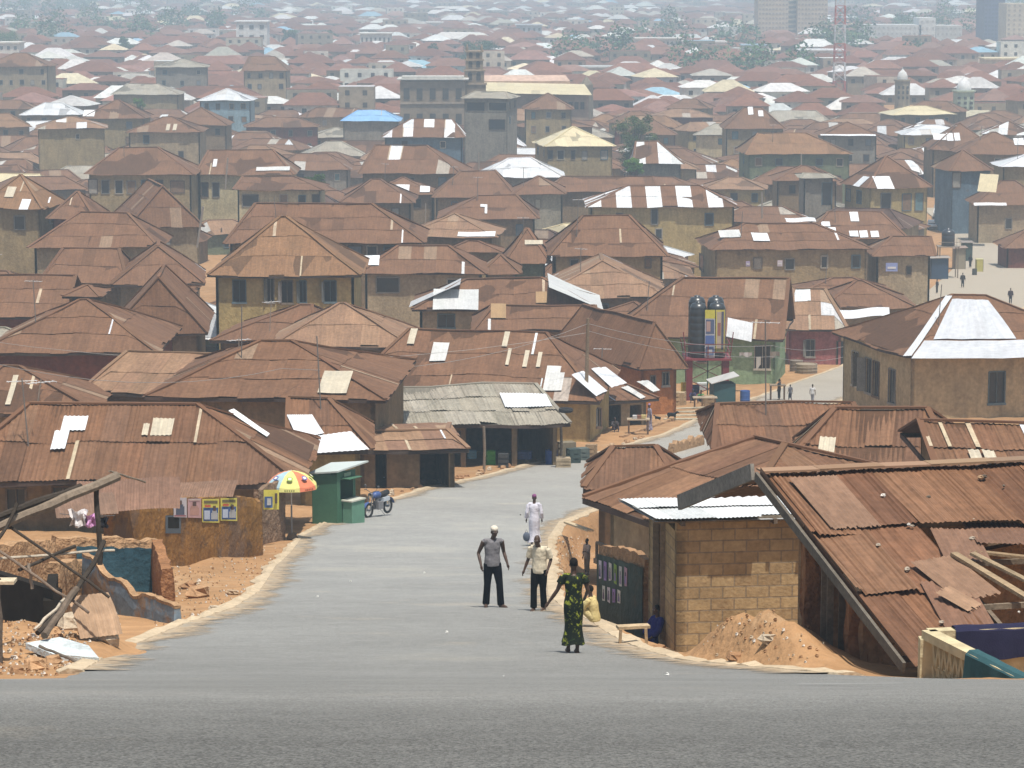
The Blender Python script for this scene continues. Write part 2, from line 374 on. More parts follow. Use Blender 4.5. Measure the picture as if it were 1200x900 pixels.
def slope_face(mb, e0, e1, r1, r0, pal, rnd, D, sil=0., stripes=0., corr=False, jag=1., under=True, strips=.06, ridge=True, hole=None, step=.04, pitch=.16):
    e0, e1, r1, r0 = map(Vector, (e0, e1, r1, r0))
    u = e1 - e0; W = u.length
    if W < .3: return None
    u /= W; mid = (r0 + r1) / 2 - e0; s = mid - u * mid.dot(u); Ls = s.length
    if Ls < .2: return None
    s /= Ls; n = u.cross(s)
    if n.z < 0: n = -n
    a = (r0 - e0).dot(u); b = (r1 - e0).dot(u); Lv = Ls
    def vtop(x):
        t = 1.
        if a > .01 and x < a: t = min(t, x / a)
        if b < W - .01 and x > b: t = min(t, (W - x) / (W - b))
        if a < -.01 or b > W + .01: pass
        return max(0., t) * Lv
    x0, x1 = min(0, a) if a < 0 else 0, max(W, b) if b > W else W
    ext_l, ext_r = a < -.01, b > W + .01
    cw = .84 if D < 160 else 1.1 if D < 330 else 1.9; rl = 2.3 if D < 330 else 3.2
    ncol = max(1, int(round((x1 - x0) / cw))); nrow = max(1, int(round(Lv / rl))); rl = Lv / nrow; cw = (x1 - x0) / ncol
    def pt(x, v, h): return e0 + u * x + s * v + n * h
    if under:
        mb.face([pt(0, .03, -.03), pt(W, .03, -.03), pt(min(b, W) if not ext_r else b, Lv - .02, -.03), pt(max(a, 0) if not ext_l else a, Lv - .02, -.03)], shade(pal[0], .55), uv=[(0, 0), (W, 0), (b, Lv), (a, Lv)])
    colt = [rnd.random() for _ in range(ncol + 1)]; tone = rnd.uniform(.9, 1.1)
    rowsh = [rnd.uniform(-.3, .3) for _ in range(nrow)]
    for r in range(nrow):
        off = rnd.uniform(0, cw) if corr else 0
        for c in range(ncol + (1 if off else 0)):
            xa, xb = x0 + c * cw - off, x0 + (c + 1) * cw - off
            xa, xb = max(xa, x0), min(xb, x1)
            if xb - xa < .03: continue
            va, vb = r * rl, (r + 1) * rl + .1
            if r == 0: va -= rnd.uniform(0, .14) * jag
            else: va -= rnd.uniform(0, .12) * jag
            if r == 0 and rnd.random() < .06 * jag: va += .25
            if D > 125: col = mix(pal[0], rnd.choice(pal), .3); col = jit(col, .04, rnd)
            else: col = jit(rnd.choice(pal), .07 if D < 125 else .05, rnd); col = shade(col, tone)
            if stripes and (c % 2 == 0) and rnd.random() < stripes: col = jit(SILV[2], .08, rnd)
            elif sil and rnd.random() < sil: col = jit(rnd.choice(SILV), .1, rnd)
            elif rnd.random() < (.05 if D < 125 else .03): col = shade(col, .8)
            elif rnd.random() < (.05 if D < 125 else .02): col = mix(col, PALE, .3)
            h0 = .035 + rnd.uniform(0, .012) * jag; h1 = .005; tw = rnd.uniform(-.012, .012) * jag
            if corr and rnd.random() < .14 * jag: h0 += rnd.uniform(.02, .07)
            if hole and hole(xa, xb, va): continue
            stp = step if corr else (xb - xa)
            xs = [xa]
            if corr:
                k = math.ceil((xa + .005) / stp) * stp
                while k < xb - .005: xs.append(k); k += stp
            else:
                for kx in (a, b):
                    if xa + .02 < kx < xb - .02: xs.append(kx)
            xs.append(xb); xs.sort()
            prev = None
            for x in xs:
                vt = vtop(x)
                if ext_l and x < 0 and a < 0: lo = Lv * x / a
                elif ext_r and x > W: lo = Lv * (x - W) / (b - W)
                else: lo = None
                y0, y1 = min(va, vt), min(vb, vt)
                if lo is not None: y0, y1 = max(y0, lo), max(y1, lo)
                t = (x - xa) / max(.01, xb - xa)
                ch = (.1 * pitch * math.sin(2 * math.pi * x / pitch)) if corr else 0
                bend = rnd.uniform(-.01, .01) if corr and jag > 1 else 0
                cur = (x, y0, y1, ch + tw * (t - .5) * 2 + bend)
                if prev is not None and (prev[2] - prev[1] > .01 or y1 - y0 > .01):
                    px_, p0_, p1_, ph = prev
                    mb.face([pt(px_, p0_, h0 + ph), pt(x, y0, h0 + cur[3]), pt(x, y1, h1 + cur[3]), pt(px_, p1_, h1 + ph)], col, uv=[(px_, p0_), (x, y0), (x, y1), (px_, p1_)])
                prev = cur
            if rnd.random() < strips * (1 if D < 165 else .6) and vtop(xa + .1) > va + .5:
                wv = rnd.uniform(.07, .16) * (1 if D < 200 else 1.6)
                y1 = min(vb - .1, vtop(xa), vtop(xa + wv))
                if y1 > va + .3:
                    hh = .075 if corr else .055
                    mb.face([pt(xa, va, h0 + hh - .03), pt(xa + wv, va, h0 + hh - .03), pt(xa + wv, y1, hh - .02), pt(xa, y1, hh - .02)], jit(PALE if rnd.random() < .75 else SILV[2], .12, rnd), uv=[(xa, va), (xa + wv, va), (xa + wv, y1), (xa, y1)])
    return dict(e0=e0, u=u, s=s, n=n, W=W, L=Lv)
def cut_wall(mb, p0, p1, zb0, zb1, zt, ops, th, col, topfn=None):
    """vertical wall from p0 to p1 (outside on the right of p0->p1), openings (u0, u1, z0, z1) absolute z"""
    p0, p1 = Vector((p0[0], p0[1], 0)), Vector((p1[0], p1[1], 0)); d = p1 - p0; W = d.length; d /= W; nn = Vector((d.y, -d.x, 0))
    zb = min(zb0, zb1)
    us = sorted(set([0., W] + [clamp(o[k], 0, W) for o in ops for k in (0, 1)])); zs = sorted(set([zb, zt] + [clamp(o[k], zb, zt) for o in ops for k in (2, 3)]))
    for i in range(len(us) - 1):
        for j in range(len(zs) - 1):
            a, b, c, e = us[i], us[i + 1], zs[j], zs[j + 1]
            if b - a < 1e-4 or e - c < 1e-4: continue
            mu, mz = (a + b) / 2, (c + e) / 2
            if any(o[0] <= mu <= o[1] and o[2] <= mz <= o[3] for o in ops): continue
            q = [p0 + d * a, p0 + d * b]
            f = [Vector((x.x, x.y, z)) for x in q for z in (c, e)]; g = [x - nn * th for x in f]
            fs = [(f[0], f[2], f[3], f[1]), (g[0], g[1], g[3], g[2])]
            def uvm(pts): return [((Vector((p.x, p.y, 0)) - p0).dot(d) + .0, p.z) for p in pts]
            for x in fs: mb.face(x, col, uv=uvm(x))
            for x, nx in (((f[0], f[1], g[1], g[0]), -1), ((f[2], g[2], g[3], f[3]), 1)): mb.face(x, col, uv=[(p.y * .7 + p.x * .7, p.z) for p in x])
            for x in ((f[1], f[3], g[3], g[1]), (f[0], g[0], g[2], f[2])): mb.face(x, shade(col, .95), uv=uvm(x))
    return p0, d, nn, W
FR = [(.12, .085, .06), (.16, .13, .10), (.34, .31, .25), (.2, .19, .17), (.10, .14, .16)]
def window(parent, p0, d, nn, o, rnd, near, kind='w', fc=None, gl=None, shutters=None, name='window'):
    u0, u1, z0, z1 = o; fc = fc or rnd.choice(FR); t = .07 if near else .12
    def q(u, z, k): return Vector((p0.x + d.x * u + nn.x * k, p0.y + d.y * u + nn.y * k, z))
    mb = MB(); k = .02 if near else .05; dp = .06
    for a, b in (((u0, z0), (u0, z1)), ((u1, z0), (u1, z1)), ((u0, z1), (u1, z1)), ((u0, z0), (u1, z0))):
        if kind == 'd' and a[1] == z0 and b[1] == z0: continue
        mb.bar(q(a[0], a[1], k), q(b[0], b[1], k), t, dp, fc, up=nn)
    if kind == 'w' and near:
        mb.bar(q((u0 + u1) / 2, z0, .0), q((u0 + u1) / 2, z1, .0), .04, .03, fc, up=nn)
        mb.bar(q(u0 - .08, z0 - .05, .05), q(u1 + .08, z0 - .05, .05), .06, .14, shade(fc, 1.3), up=Vector((0, 0, 1)))
    fr = mb.build(('door' if kind == 'd' else name), M['wood'], parent)
    mb = MB(); kk = -.1 if near else .03
    mb.face([q(u0, z0, kk), q(u1, z0, kk), q(u1, z1, kk), q(u0, z1, kk)], rnd.choice(((.16, .18, .2), (.2, .13, .08), (.12, .2, .22), (.3, .28, .24))))
    pane = mb.build('pane', gl or (M['wood'] if rnd.random() < (.3 if kind == 'w' else .5) else M['glass']), fr); pane.location = (0, 0, 0)
    if shutters:
        mb = MB(); sw = (u1 - u0) / 2
        for sd, c in shutters:
            hinge = u0 if sd < 0 else u1; ang = rnd.uniform(.5, 1.3)
            e = Vector((math.cos(ang) * sd, 0, 0)); du = d * (sd * math.cos(ang)) + nn * math.sin(ang)
            a = q(hinge, 0, .04); b = a + du * sw
            dn = du.cross(Vector((0, 0, 1))) * .025
            pts = [Vector((x.x, x.y, z)) + kx for kx in (dn, -dn) for x in (a, b) for z in (z0 + .03, z1 - .03)]
            mb.idx(pts, [(0, 2, 3, 1), (4, 5, 7, 6), (0, 1, 5, 4), (2, 6, 7, 3), (0, 4, 6, 2), (1, 3, 7, 5)], c)
        sh = mb.build('shutter', M['wood'], fr); sh.location = (0, 0, 0)
    return fr
HOUSES = []
def warp(mb):                          # roofs sag and lift a little, the same for all that lies on them
    mb.v = [(x, y, z + .17 * mnoise.noise(Vector((x * .23, y * .23, 1))) + .05 * mnoise.noise(Vector((x * .8, y * .8, 2)))) for x, y, z in mb.v]
    return mb
def solve_D(px, row, h):
    D = 36.
    while D < 6000:
        p = P(px, row, D)
        if p.z < base(D) + h: return D
        D *= 1.003
    return D
def along(C, dirv, px):                # distance from C in plan direction dirv until the point shows at photo column px
    k = (px - 600) / F
    def ex(t):
        q = C + dirv * t; return project(q)[0] - px
    lo, hi = 0., 60.; s0 = ex(0)
    if (ex(hi) > 0) == (s0 > 0): return None
    for _ in range(40):
        m = (lo + hi) / 2
        if (ex(m) > 0) == (s0 > 0): lo = m
        else: hi = m
    return lo
def house(label, xl, xr, ye, yr, h=2.9, a=0, xc=None, dep=None, rid='u', hip=1., wall='ochre', roof='rust', sil=.0, stripes=0., D=None, win=None, winpx=(), doorpx=(), sidewin=(), patches=(), cap=True, inset=.55,
          seed=None, group=None, name='house', near=None, ry0=None, rx=None, strips=.05, corr=None, jag=1., wmat=None, openpx=(), storey2=False, fascia=(.07, .05, .04), cat='house', rlim=None, dz=0., minrise=.9):
    rnd = random.Random(seed if seed is not None else int(xl * 13 + ye * 7 + xr))
    ang = R(a); u = Vector((math.cos(ang), math.sin(ang), 0)); v = Vector((-math.sin(ang), math.cos(ang), 0))
    if a == 0:
        D = D or solve_D((xl + xr) / 2, ye, h); A = P(xl, ye, D); B = P(xr, ye, D); B.z = A.z; W = (B - A).length
        dep = dep or clamp(W * .8, 5.5, 13)
    elif a > 0:                        # near corner = front left; right end recedes
        xc = xl if xc is None else xc; D = D or solve_D(xc, ye, h); A = P(xc, ye, D); W = along(A, u, xr) or 10.; B = A + u * W
        if dep is None: dep = along(A, v, xl) or 8.
    else:                              # near corner = front right
        xc = xr if xc is None else xc; D = D or solve_D(xc, ye, h); B = P(xc, ye, D); W = along(B, -u, xl) or 10.; A = B - u * W
        if dep is None: dep = along(B, v, xr) or 8.
    W = min(W, 45); dep = min(dep, 30)
    Cc, Dd = B + v * dep, A + v * dep; ze = A.z
    near = D < 240 if near is None else near
    corr = D < 125 if corr is None else corr
    # ridge
    if rid == 'u': c0, c1, half = (A + Dd) / 2, (B + Cc) / 2, dep / 2; L = W
    else: c0, c1, half = (A + B) / 2, (Dd + Cc) / 2, W / 2; L = dep
    ax = (c1 - c0).normalized(); ins = min(half * hip, L / 2 - .05) if hip > 0 else 0.
    if rx and rid == 'u':
        i0 = max(0., along(c0, ax, rx[0]) or 0.); i1 = max(0., L - (along(c0, ax, rx[1]) or L)); r0, r1 = c0 + ax * min(i0, L * .9), c1 - ax * min(i1, L * .9)
        if (r1 - r0).dot(ax) < .1: r1 = r0 + ax * .15
    elif rx and rid == 'v':
        r0 = c0 + ax * rx[0]; r1 = c1 - ax * rx[1]
    else: r0, r1 = c0 + ax * ins, c1 - ax * ins
    rp = r0 if rid == 'v' else (r0 + r1) / 2
    zr = P(project(rp)[0], yr, rp.y).z
    zr = max(zr, ze + minrise)
    if rlim: zr = min(zr, ze + rlim)
    r0, r1 = Vector((r0.x, r0.y, zr)), Vector((r1.x, r1.y, zr))
    cx = (A + Cc) / 2; gb = min(ground(p.x, p.y) for p in (A, B, Cc, Dd))
    loc = Vector((cx.x, cx.y, ground(cx.x, cx.y)))
    root = empty(name, loc); tag(root, label, cat, group)
    pal = ROOFS[roof]; mb = MB(); kw = dict(rnd=rnd, D=D, sil=sil, stripes=stripes, corr=corr, jag=jag, strips=strips)
    fr = {}
    if rid == 'u':
        fr['f'] = slope_face(mb, A, B, r1, r0, pal, **kw); fr['b'] = slope_face(mb, Cc, Dd, r0, r1, pal, **kw)
        if (r0 - c0).to_2d().length > .2: fr['l'] = slope_face(mb, Dd, A, r0, r0, pal, **kw)
        if (r1 - c1).to_2d().length > .2: fr['r'] = slope_face(mb, B, Cc, r1, r1, pal, **kw)
    else:
        fr['l'] = slope_face(mb, Dd, A, r0, r1, pal, **kw); fr['r'] = slope_face(mb, B, Cc, r1, r0, pal, **kw)
        if (r0 - c0).to_2d().length > .2: fr['f'] = slope_face(mb, A, B, r0, r0, pal, **kw)
        if (r1 - c1).to_2d().length > .2: fr['b'] = slope_face(mb, Cc, Dd, r1, r1, pal, **kw)
    rf = warp(mb).build('roof', M['roof'] if roof not in ('white', 'cream', 'blue') else M['tin'], root)
    # ridge and hip caps
    if cap:
        mb = MB(); cc = shade(pal[0], .92); cr = .2 if D < 200 else .3; up = Vector((0, 0, .05))
        segs = [(r0, r1)]
        if rid == 'u': segs += [(r0, A), (r0, Dd), (r1, B), (r1, Cc)]
        else: segs += [(r0, A), (r0, B), (r1, Cc), (r1, Dd)]
        for p, q in segs:
            if (p - q).length < .3: continue
            nseg = max(1, int((p - q).length / 2.4)) if D < 240 else 1
            for k in range(nseg):
                f0, f1 = k / nseg, (k + 1) / nseg
                mb.bar(p.lerp(q, f0) + up, p.lerp(q, f1) + up * (.8 + rnd.random() * .4), cr, .07, jit(cc, .15, rnd))
        o = warp(mb).build('ridge_cap', M['roof'], rf); o.location = (0, 0, 0)
    # extra bright or weathered sheets lying on the roof: (face, x0, y0, x1, y1, colour)
    for pt_ in patches:
        f = fr.get(pt_[0])
        if not f: continue
        if isinstance(pt_[1], tuple):
            def hp(q_): rr = ray(*q_); t = (f['e0'] + f['n'] * .13).dot(f['n']) / rr.dot(f['n']); return rr * t
            c4 = [hp(q_) for q_ in pt_[1:5]]; nk = 24 if corr else 6; mb = MB()
            for k in range(nk):
                t0, t1 = k / nk, (k + 1) / nk; w0, w1 = (f['n'] * (.013 * (1 if kk % 2 else -1)) for kk in (k, k + 1))
                cj = jit(pt_[5], .02, rnd)
                for vv in range(4):
                    s0_, s1_ = vv / 4, (vv + 1) / 4; L0, L1 = (c4[0].lerp(c4[1], t) + w_ for t, w_ in ((t0, w0), (t1, w1))); U0, U1 = (c4[3].lerp(c4[2], t) + w_ for t, w_ in ((t0, w0), (t1, w1)))
                    mb.face([L0.lerp(U0, s0_), L1.lerp(U1, s0_), L1.lerp(U1, s1_), L0.lerp(U0, s1_)], cj, uv=[(t0 * 2, s0_ * 2), (t1 * 2, s0_ * 2), (t1 * 2, s1_ * 2), (t0 * 2, s1_ * 2)])
            warp(mb).build('bright_sheet', M['tin'], rf); continue
        def hit(px, py):
            rr = ray(px, py); t = f['e0'].dot(f['n']) / rr.dot(f['n']); q = rr * t - f['e0']; return q.dot(f['u']), q.dot(f['s'])
        a1, b1 = hit(pt_[1], pt_[4]); a2, b2 = hit(pt_[3], pt_[2])
        if a1 > a2: a1, a2 = a2, a1
        if b1 > b2: b1, b2 = b2, b1
        a1, a2, b1, b2 = max(a1, -.2), min(a2, f['W'] + .2), max(b1, -.25), min(b2, f['L'])
        if a2 - a1 < .1 or b2 - b1 < .1: continue
        mb = MB(); nn_ = 4 if not corr else max(2, int((a2 - a1) / .04)); hh = .13
        for k in range(nn_):
            xa, xb = lerp(a1, a2, k / nn_), lerp(a1, a2, (k + 1) / nn_)
            ha, hb = (hh + (.016 * math.sin(2 * math.pi * x / .16) if corr else 0) for x in (xa, xb))
            g = lambda x, y, hq: f['e0'] + f['u'] * x + f['s'] * y + f['n'] * hq
            cj = jit(pt_[5], .03, rnd)
            for vv in range(3):
                y0_, y1_ = lerp(b1, b2, vv / 3), lerp(b1, b2, (vv + 1) / 3)
                mb.face([g(xa, y0_, ha), g(xb, y0_, hb), g(xb, y1_, hb), g(xa, y1_, ha)], cj, uv=[(xa, y0_), (xb, y0_), (xb, y1_), (xa, y1_)])
        o = warp(mb).build('bright_sheet' if sum(pt_[5]) > 1.2 else 'patch_sheet', M['tin'], rf); o.location = (0, 0, 0)
    # walls
    iu = min(inset, W * .15); iv = min(inset, dep * .15); zt = ze + .02
    a_, b_, c_, d_ = A + u * iu + v * iv, B - u * iu + v * iv, Cc - u * iu - v * iv, Dd + u * iu - v * iv
    wc = jit(WALLS[wall] if isinstance(wall, str) else wall, .06, rnd); mb = MB(); th = .2; zb = gb - 1.2
    ztw = ze + (zr - ze) * iv / half * .85 if rid == 'u' else ze
    ops = []; sops = []
    def wallrect(q, p0, d, nn):        # photo rectangle -> opening on the wall
        r = []
        for px, py in ((q[0], q[3]), (q[2], q[1])):
            rr = ray(px, py); t = Vector((p0.x, p0.y, 0)).dot(nn) / rr.dot(nn); w_ = rr * t; r.append(((w_ - Vector((p0.x, p0.y, 0))).dot(d), w_.z))
        return (min(r[0][0], r[1][0]), max(r[0][0], r[1][0]), min(r[0][1], r[1][1]), max(r[0][1], r[1][1]))
    Wf = (b_ - a_).length; fo = (a_.copy(), u.copy(), -v)
    if win is None and not winpx: win = max(1, int(Wf / (3. if h > 3.6 else 3.6)))
    if winpx:
        for q in winpx: ops.append(('w', wallrect(q, a_, u, -v)))
    elif win:
        zl = [ze - 1.9] if h < 4.2 else [ze - 1.9, ze - 4.7]
        for z0 in zl:
            for k in range(win):
                if rnd.random() < .12: continue
                uc = Wf * (k + .5) / win + rnd.uniform(-.2, .2); ww = rnd.uniform(.75, 1.15)
                ops.append(('w', (uc - ww / 2, uc + ww / 2, z0 + rnd.uniform(-.1, .1), z0 + 1.25 + rnd.uniform(-.1, .1))))
    for q in doorpx: ops.append(('d', wallrect(q, a_, u, -v)))
    for q in openpx: ops.append(('o', wallrect(q, a_, u, -v)))
    sd = None
    if a > 0: sd = (d_, a_)
    elif a < 0: sd = (b_, c_)
    else:
        sd = (d_, a_) if project(A)[0] > 600 else (b_, c_)
    sp0, sp1 = sd; sdir = (sp1 - sp0).normalized(); sn = Vector((sdir.y, -sdir.x, 0)); Ws = (sp1 - sp0).length
    if sidewin and isinstance(sidewin, int):
        for z0 in ([ze - 1.9] if h < 4.2 else [ze - 1.9, ze - 4.7]):
            for k in range(sidewin):
                uc = Ws * (k + .5) / sidewin; sops.append(('w', (uc - .45, uc + .45, z0, z0 + 1.25)))
    elif sidewin:
        for q in sidewin: sops.append(('d' if len(q) > 4 and q[4] == 'd' else 'w', wallrect(q[:4], sp0, sdir, sn)))
    seen = [('f', a_, b_, ops), ('s', sp0, sp1, sops)]
    for p, q in ((a_, b_), (b_, c_), (c_, d_), (d_, a_)):
        oo = []
        for nm, x, y, l in seen:
            if (x - p).length < 1e-3 and (y - q).length < 1e-3: oo = [k[1] for k in l] if near else [k[1] for k in l if k[0] == 'o']
        cut_wall(mb, p, q, zb, zb, zt, oo, th, wc)
    if rid == 'u' and hip == 0 or (rid == 'v' and hip == 0):     # gable ends
        gs = ((d_, a_, r0), (b_, c_, r1)) if rid == 'u' else ((a_, b_, r0), (c_, d_, r1))
        for p, q, rr in gs:
            m_ = (p + q) / 2; t_ = Vector((m_.x, m_.y, zr - .1)); p2, q2 = Vector((p.x, p.y, zt)), Vector((q.x, q.y, zt))
            mb.face([p2, q2, t_], wc, uv=[(0, 0), (5, 0), (2.5, 2)])
    wl = mb.build('wall', wmat or M['wall'], root)
    if D < 240:                        # boards along the eaves
        mb = MB()
        for p, q in ((A, B), (B, Cc), (Cc, Dd), (Dd, A)):
            ns = max(1, int((q - p).length / 2))
            for k in range(ns): mb.bar(p.lerp(q, k / ns) - Vector((0, 0, .09)), p.lerp(q, (k + 1) / ns) - Vector((0, 0, .09)), .05, .15, jit(fascia, .2, rnd))
        o = warp(mb).build('eave_board', M['wood'], rf); o.location = (0, 0, 0)
    for nm, x, y, l in seen:
        dd = (y - x).normalized(); nn = Vector((dd.y, -dd.x, 0))
        for kd, o in l:
            if o[1] - o[0] < .15 or o[3] - o[2] < .2 or kd == 'o': continue
            shs = None
            if near and kd == 'w' and rnd.random() < .45: shs = [(rnd.choice((-1, 1)), jit((.2, .2, .19), .3, rnd))]
            window(root, Vector((x.x, x.y, 0)), dd, nn, o, rnd, near, kd, shutters=shs, gl=M['glass'] if near and (winpx or nm == 's') else None)
    HOUSES.append(dict(root=root, D=D, c=(A + Cc) / 2, r=max(W, dep) / 2, quad=[Vector((p.x, p.y)) for p in (A, B, Cc, Dd)], W=W, dep=dep, ze=ze, zr=zr, label=label,
                       bb=bbox([A, B, Cc, Dd, r0, r1] + ([Vector((A.x, A.y, ze - min(h, 2.3))), Vector((B.x, B.y, ze - min(h, 2.3)))] if winpx else [Vector((A.x, A.y, ze - .3)), Vector((B.x, B.y, ze - .3))])), faces=fr, A=A, B=B, u=u, v=v, a_=a_, b_=b_, gb=gb, roof=roof))
    return root
def bbox(pts):
    q = [project(p) for p in pts]; return (min(x[0] for x in q), min(x[1] for x in q), max(x[0] for x in q), max(x[1] for x in q))
# ---------------------------------------------------------------- the houses one can tell apart, nearest first
WS = (.72, .74, .76); WG = (.55, .55, .53); WT = (.50, .44, .33)
H = house
GL = 'rusty roofed houses left of the road'; GR = 'rusty roofed houses right of the road'; GM = 'rusty roofed houses across the middle of the town'; GF = 'houses of the farther town'
# left side of the road
H('long low house with patched brown sheet roof behind the poster wall', -70, 352, 566, 474, h=2.5, D=101, inset=1.2, rx=(36, 232), wall='mud', seed=3, group=GL, strips=.05, jag=1.2, dep=9.5,
  patches=[('f', 59, 508, 82, 531, WS), ('f', 71, 490, 104, 508, WS), ('f', 166, 500, 176, 514, WT), ('f', 176, 493, 205, 514, WT), ('f', 92, 512, 96, 520, WT), ('r', (268, 479), (274, 478), (316, 505), (313, 509), WS), ('f', 52, 491, 57, 505, WT), ('f', 154, 491, 157, 497, WT)], winpx=[(8, 572, 30, 600), (62, 570, 86, 592)], openpx=[(232, 568, 250, 600)])
H('brown hip roof rising at the left edge behind the long patched roof', -60, 112, 482, 428, h=3., rx=(4, 24), wall='mud', group=GL, seed=11, dep=8, patches=[('f', 6, 440, 22, 474, WT)])
H('small house with blazing white front sheets behind the green kiosk', 336, 437, 529, 466, h=2.7, D=116, a=3, xc=336, rid='u', hip=.5, rx=(318, 385), rlim=2.6, wall='yellow', group=GL, seed=5, dep=6.5,
  patches=[('f', (340, 512), (412, 505), (433, 527), (356, 530), WS), ('f', (336, 487), (366, 484), (380, 506), (348, 512), WS)], winpx=[], win=0)
H('block walled workshop with rusty lean roof and two dark doorways', 408, 549, 529, 505, h=2.5, a=8, xc=408, dep=7., hip=.15, minrise=.3, wall='mud', group=GL, seed=6, D=125, strips=.25, roof='tan', openpx=[(440, 531, 453, 575), (492, 531, 526, 574)], win=0)
H('long open shed with pale grey weathered roof and a dark interior', 372, 668, 503, 452, h=2.8, a=9, xc=372, D=139, dep=12, hip=.12, roof='grey', wall='mud', group=GL, seed=8, strips=.02, jag=1.3,
  openpx=[(456, 505, 540, 556), (546, 500, 600, 556), (606, 498, 652, 556)], win=0, patches=[('f', 592, 463, 640, 479, WS), ('b', 600, 455, 680, 470, WS)], corr=True)
H('wide brown roof house whose end faces the utility pole', 398, 702, 470, 388, h=3.4, a=-7, dep=13, xc=702, D=158, wall='yellow', group=GL, seed=9, strips=.16, win=0, rx=(480, 640), sil=.012,
  patches=[('f', 503, 403, 527, 424, WG), ('f', 640, 430, 658, 438, WG), ('f', 636, 438, 662, 459, WG), ('f', 477, 388, 490, 406, WT), ('f', 588, 391, 598, 409, WT), ('f', 612, 412, 621, 431, WT), ('f', 628, 414, 636, 431, WT), ('f', 592, 411, 600, 430, WT), ('r', (670, 439), (684, 434), (712, 458), (699, 463), WS), ('r', (693, 432), (710, 430), (735, 449), (717, 455), WS)], winpx=[(700, 478, 705, 500)])
H('roadside shop row with a brown and white striped awning roof', 700, 772, 472, 446, h=2.9, a=28, xc=702, D=170, dep=7, wall='tan', group=GL, seed=10, hip=.4, patches=[('f', (728, 453), (736, 451), (757, 464), (751, 466), WG), ('f', (746, 447), (760, 446), (774, 456), (766, 458), WG)], openpx=[(712, 474, 728, 506), (738, 474, 752, 500)], win=0)
H('orange walled house with a deep plain brown roof above the shop row', 690, 806, 432, 378, h=3.3, a=24, xc=748, D=180, dep=13, wall='orange', group=GL, seed=12, rid='v', hip=.7, winpx=[(762, 440, 768, 458), (776, 436, 784, 452)])
H('steep brown pyramid roof with lighter strips on its right slope', 170, 452, 468, 399, h=3., a=-4, dep=13, D=128, rx=(306, 342), wall='mud', group=GL, seed=13, patches=[('f', 372, 437, 414, 463, WT)], jag=1.2)
H('sagging brown roof left of the steep pyramid roof', 92, 262, 466, 412, h=3., a=-12, dep=10, D=140, rx=(150, 252), wall='mud', group=GL, seed=14, roof='tan')
H('big house with broad brown pyramid roof over a dark red wall', -24, 184, 414, 350, h=4., D=170, dep=13, rx=(94, 103), wall='red', group=GL, seed=15, win=0)
H('brown gabled house with a square hole in its sheet metal gable', 128, 243, 391, 325, h=3.2, a=4, D=188, dep=12, rid='v', rx=(1.2, 2.5), wall='mud', group=GL, seed=16, win=0)
H('long plain roof at the left edge above the red walled house', -40, 76, 372, 322, h=4., rx=(-36, 145), D=208, dep=11, wall='red', group=GL, seed=17, win=0)
H('narrow upper storey roof with a dark open loft under it', 176, 224, 347, 337, h=5.6, D=206, dep=6, hip=.4, wall='mud', group=GL, seed=18, win=0, openpx=[(180, 350, 221, 364)], minrise=.4)
H('flat topped brown loft standing before the long plain roof', 73, 118, 348, 337, h=5.4, D=204, dep=6, hip=.4, wall='mud', group=GL, seed=19, win=0, openpx=[(76, 350, 114, 362)], minrise=.4)
H('two storey ochre house under a tall orange brown pyramid roof', 243, 423, 323, 254, h=6.2, a=0, D=212, dep=11.5, rx=(329, 336), wall='yellow', roof='orange', group=GL, seed=20,
  winpx=[(273, 328, 288, 354), (313, 326, 321, 354), (330, 329, 343, 355), (351, 329, 359, 355), (380, 329, 394, 354)])
H('brown roof house in front of the orange brown pyramid roof', 246, 372, 401, 357, h=3., a=-8, D=186, dep=10, rx=(352, 366), wall='mud', group=GL, seed=21)
H('pale brown pyramid roof right below the two storey ochre house', 316, 486, 408, 355, h=3., D=180, dep=10, rx=(398, 404), wall='mud', group=GL, seed=22, roof='tan')
H('brown roof with many dull facets left of the orange brown pyramid', 130, 240, 334, 288, h=3.4, a=6, D=236, dep=11, rid='v', wall='mud', group=GL, seed=23)
H('low brown roof just under the smoky roof', 45, 150, 332, 291, h=3., D=240, dep=9, rx=(75, 140), wall='mud', group=GL, seed=24)
H('broad brown roof house above a smoky yard', 32, 186, 290, 249, h=3.6, D=262, dep=11, rx=(95, 150), wall='tan', group=GL, seed=25, win=1)
H('ochre house at the left edge with one ajar window', -30, 56, 245, 205, h=5.5, a=-8, xc=50, D=300, dep=9, wall='ochre', group=GL, seed=26, winpx=[(17, 253, 29, 269)], sidewin=1, roof='orange', patches=[('f', 22, 234, 37, 246, WS), ('f', 5, 220, 20, 232, WT)])
H('brown roof over dark wall beside the ochre house at the left edge', 54, 112, 257, 224, h=3.8, D=296, dep=10, wall='red', group=GL, seed=27, win=0, patches=[('f', 40, 232, 60, 240, WS)])
H('gabled brown roof before the alley, ridge turned away', 148, 240, 268, 219, h=3.4, a=14, D=300, dep=16, rid='v', hip=.5, wall='tan', group=GL, seed=28)
H('large plain brown roof over a dark veranda right of the alley', 262, 498, 285, 239, h=4.6, D=268, dep=13, rx=(300, 436), wall='mud', group=GM, seed=29, winpx=[(408, 288, 424, 302), (430, 288, 442, 302), (450, 288, 462, 300)])
H('house with pale walls and brown roof under the large veranda roof', 420, 571, 321, 288, h=3., D=252, dep=10, rx=(467, 526), wall='tan', group=GM, seed=30, winpx=[(441, 325, 468, 343), (524, 327, 545, 334)], patches=[('f', 422, 301, 445, 312, WS)])
H('little brown pyramid roof joined to the pale walled house', 562, 611, 321, 298, h=2.8, D=256, dep=7, wall='tan', group=GM, seed=31, win=0)
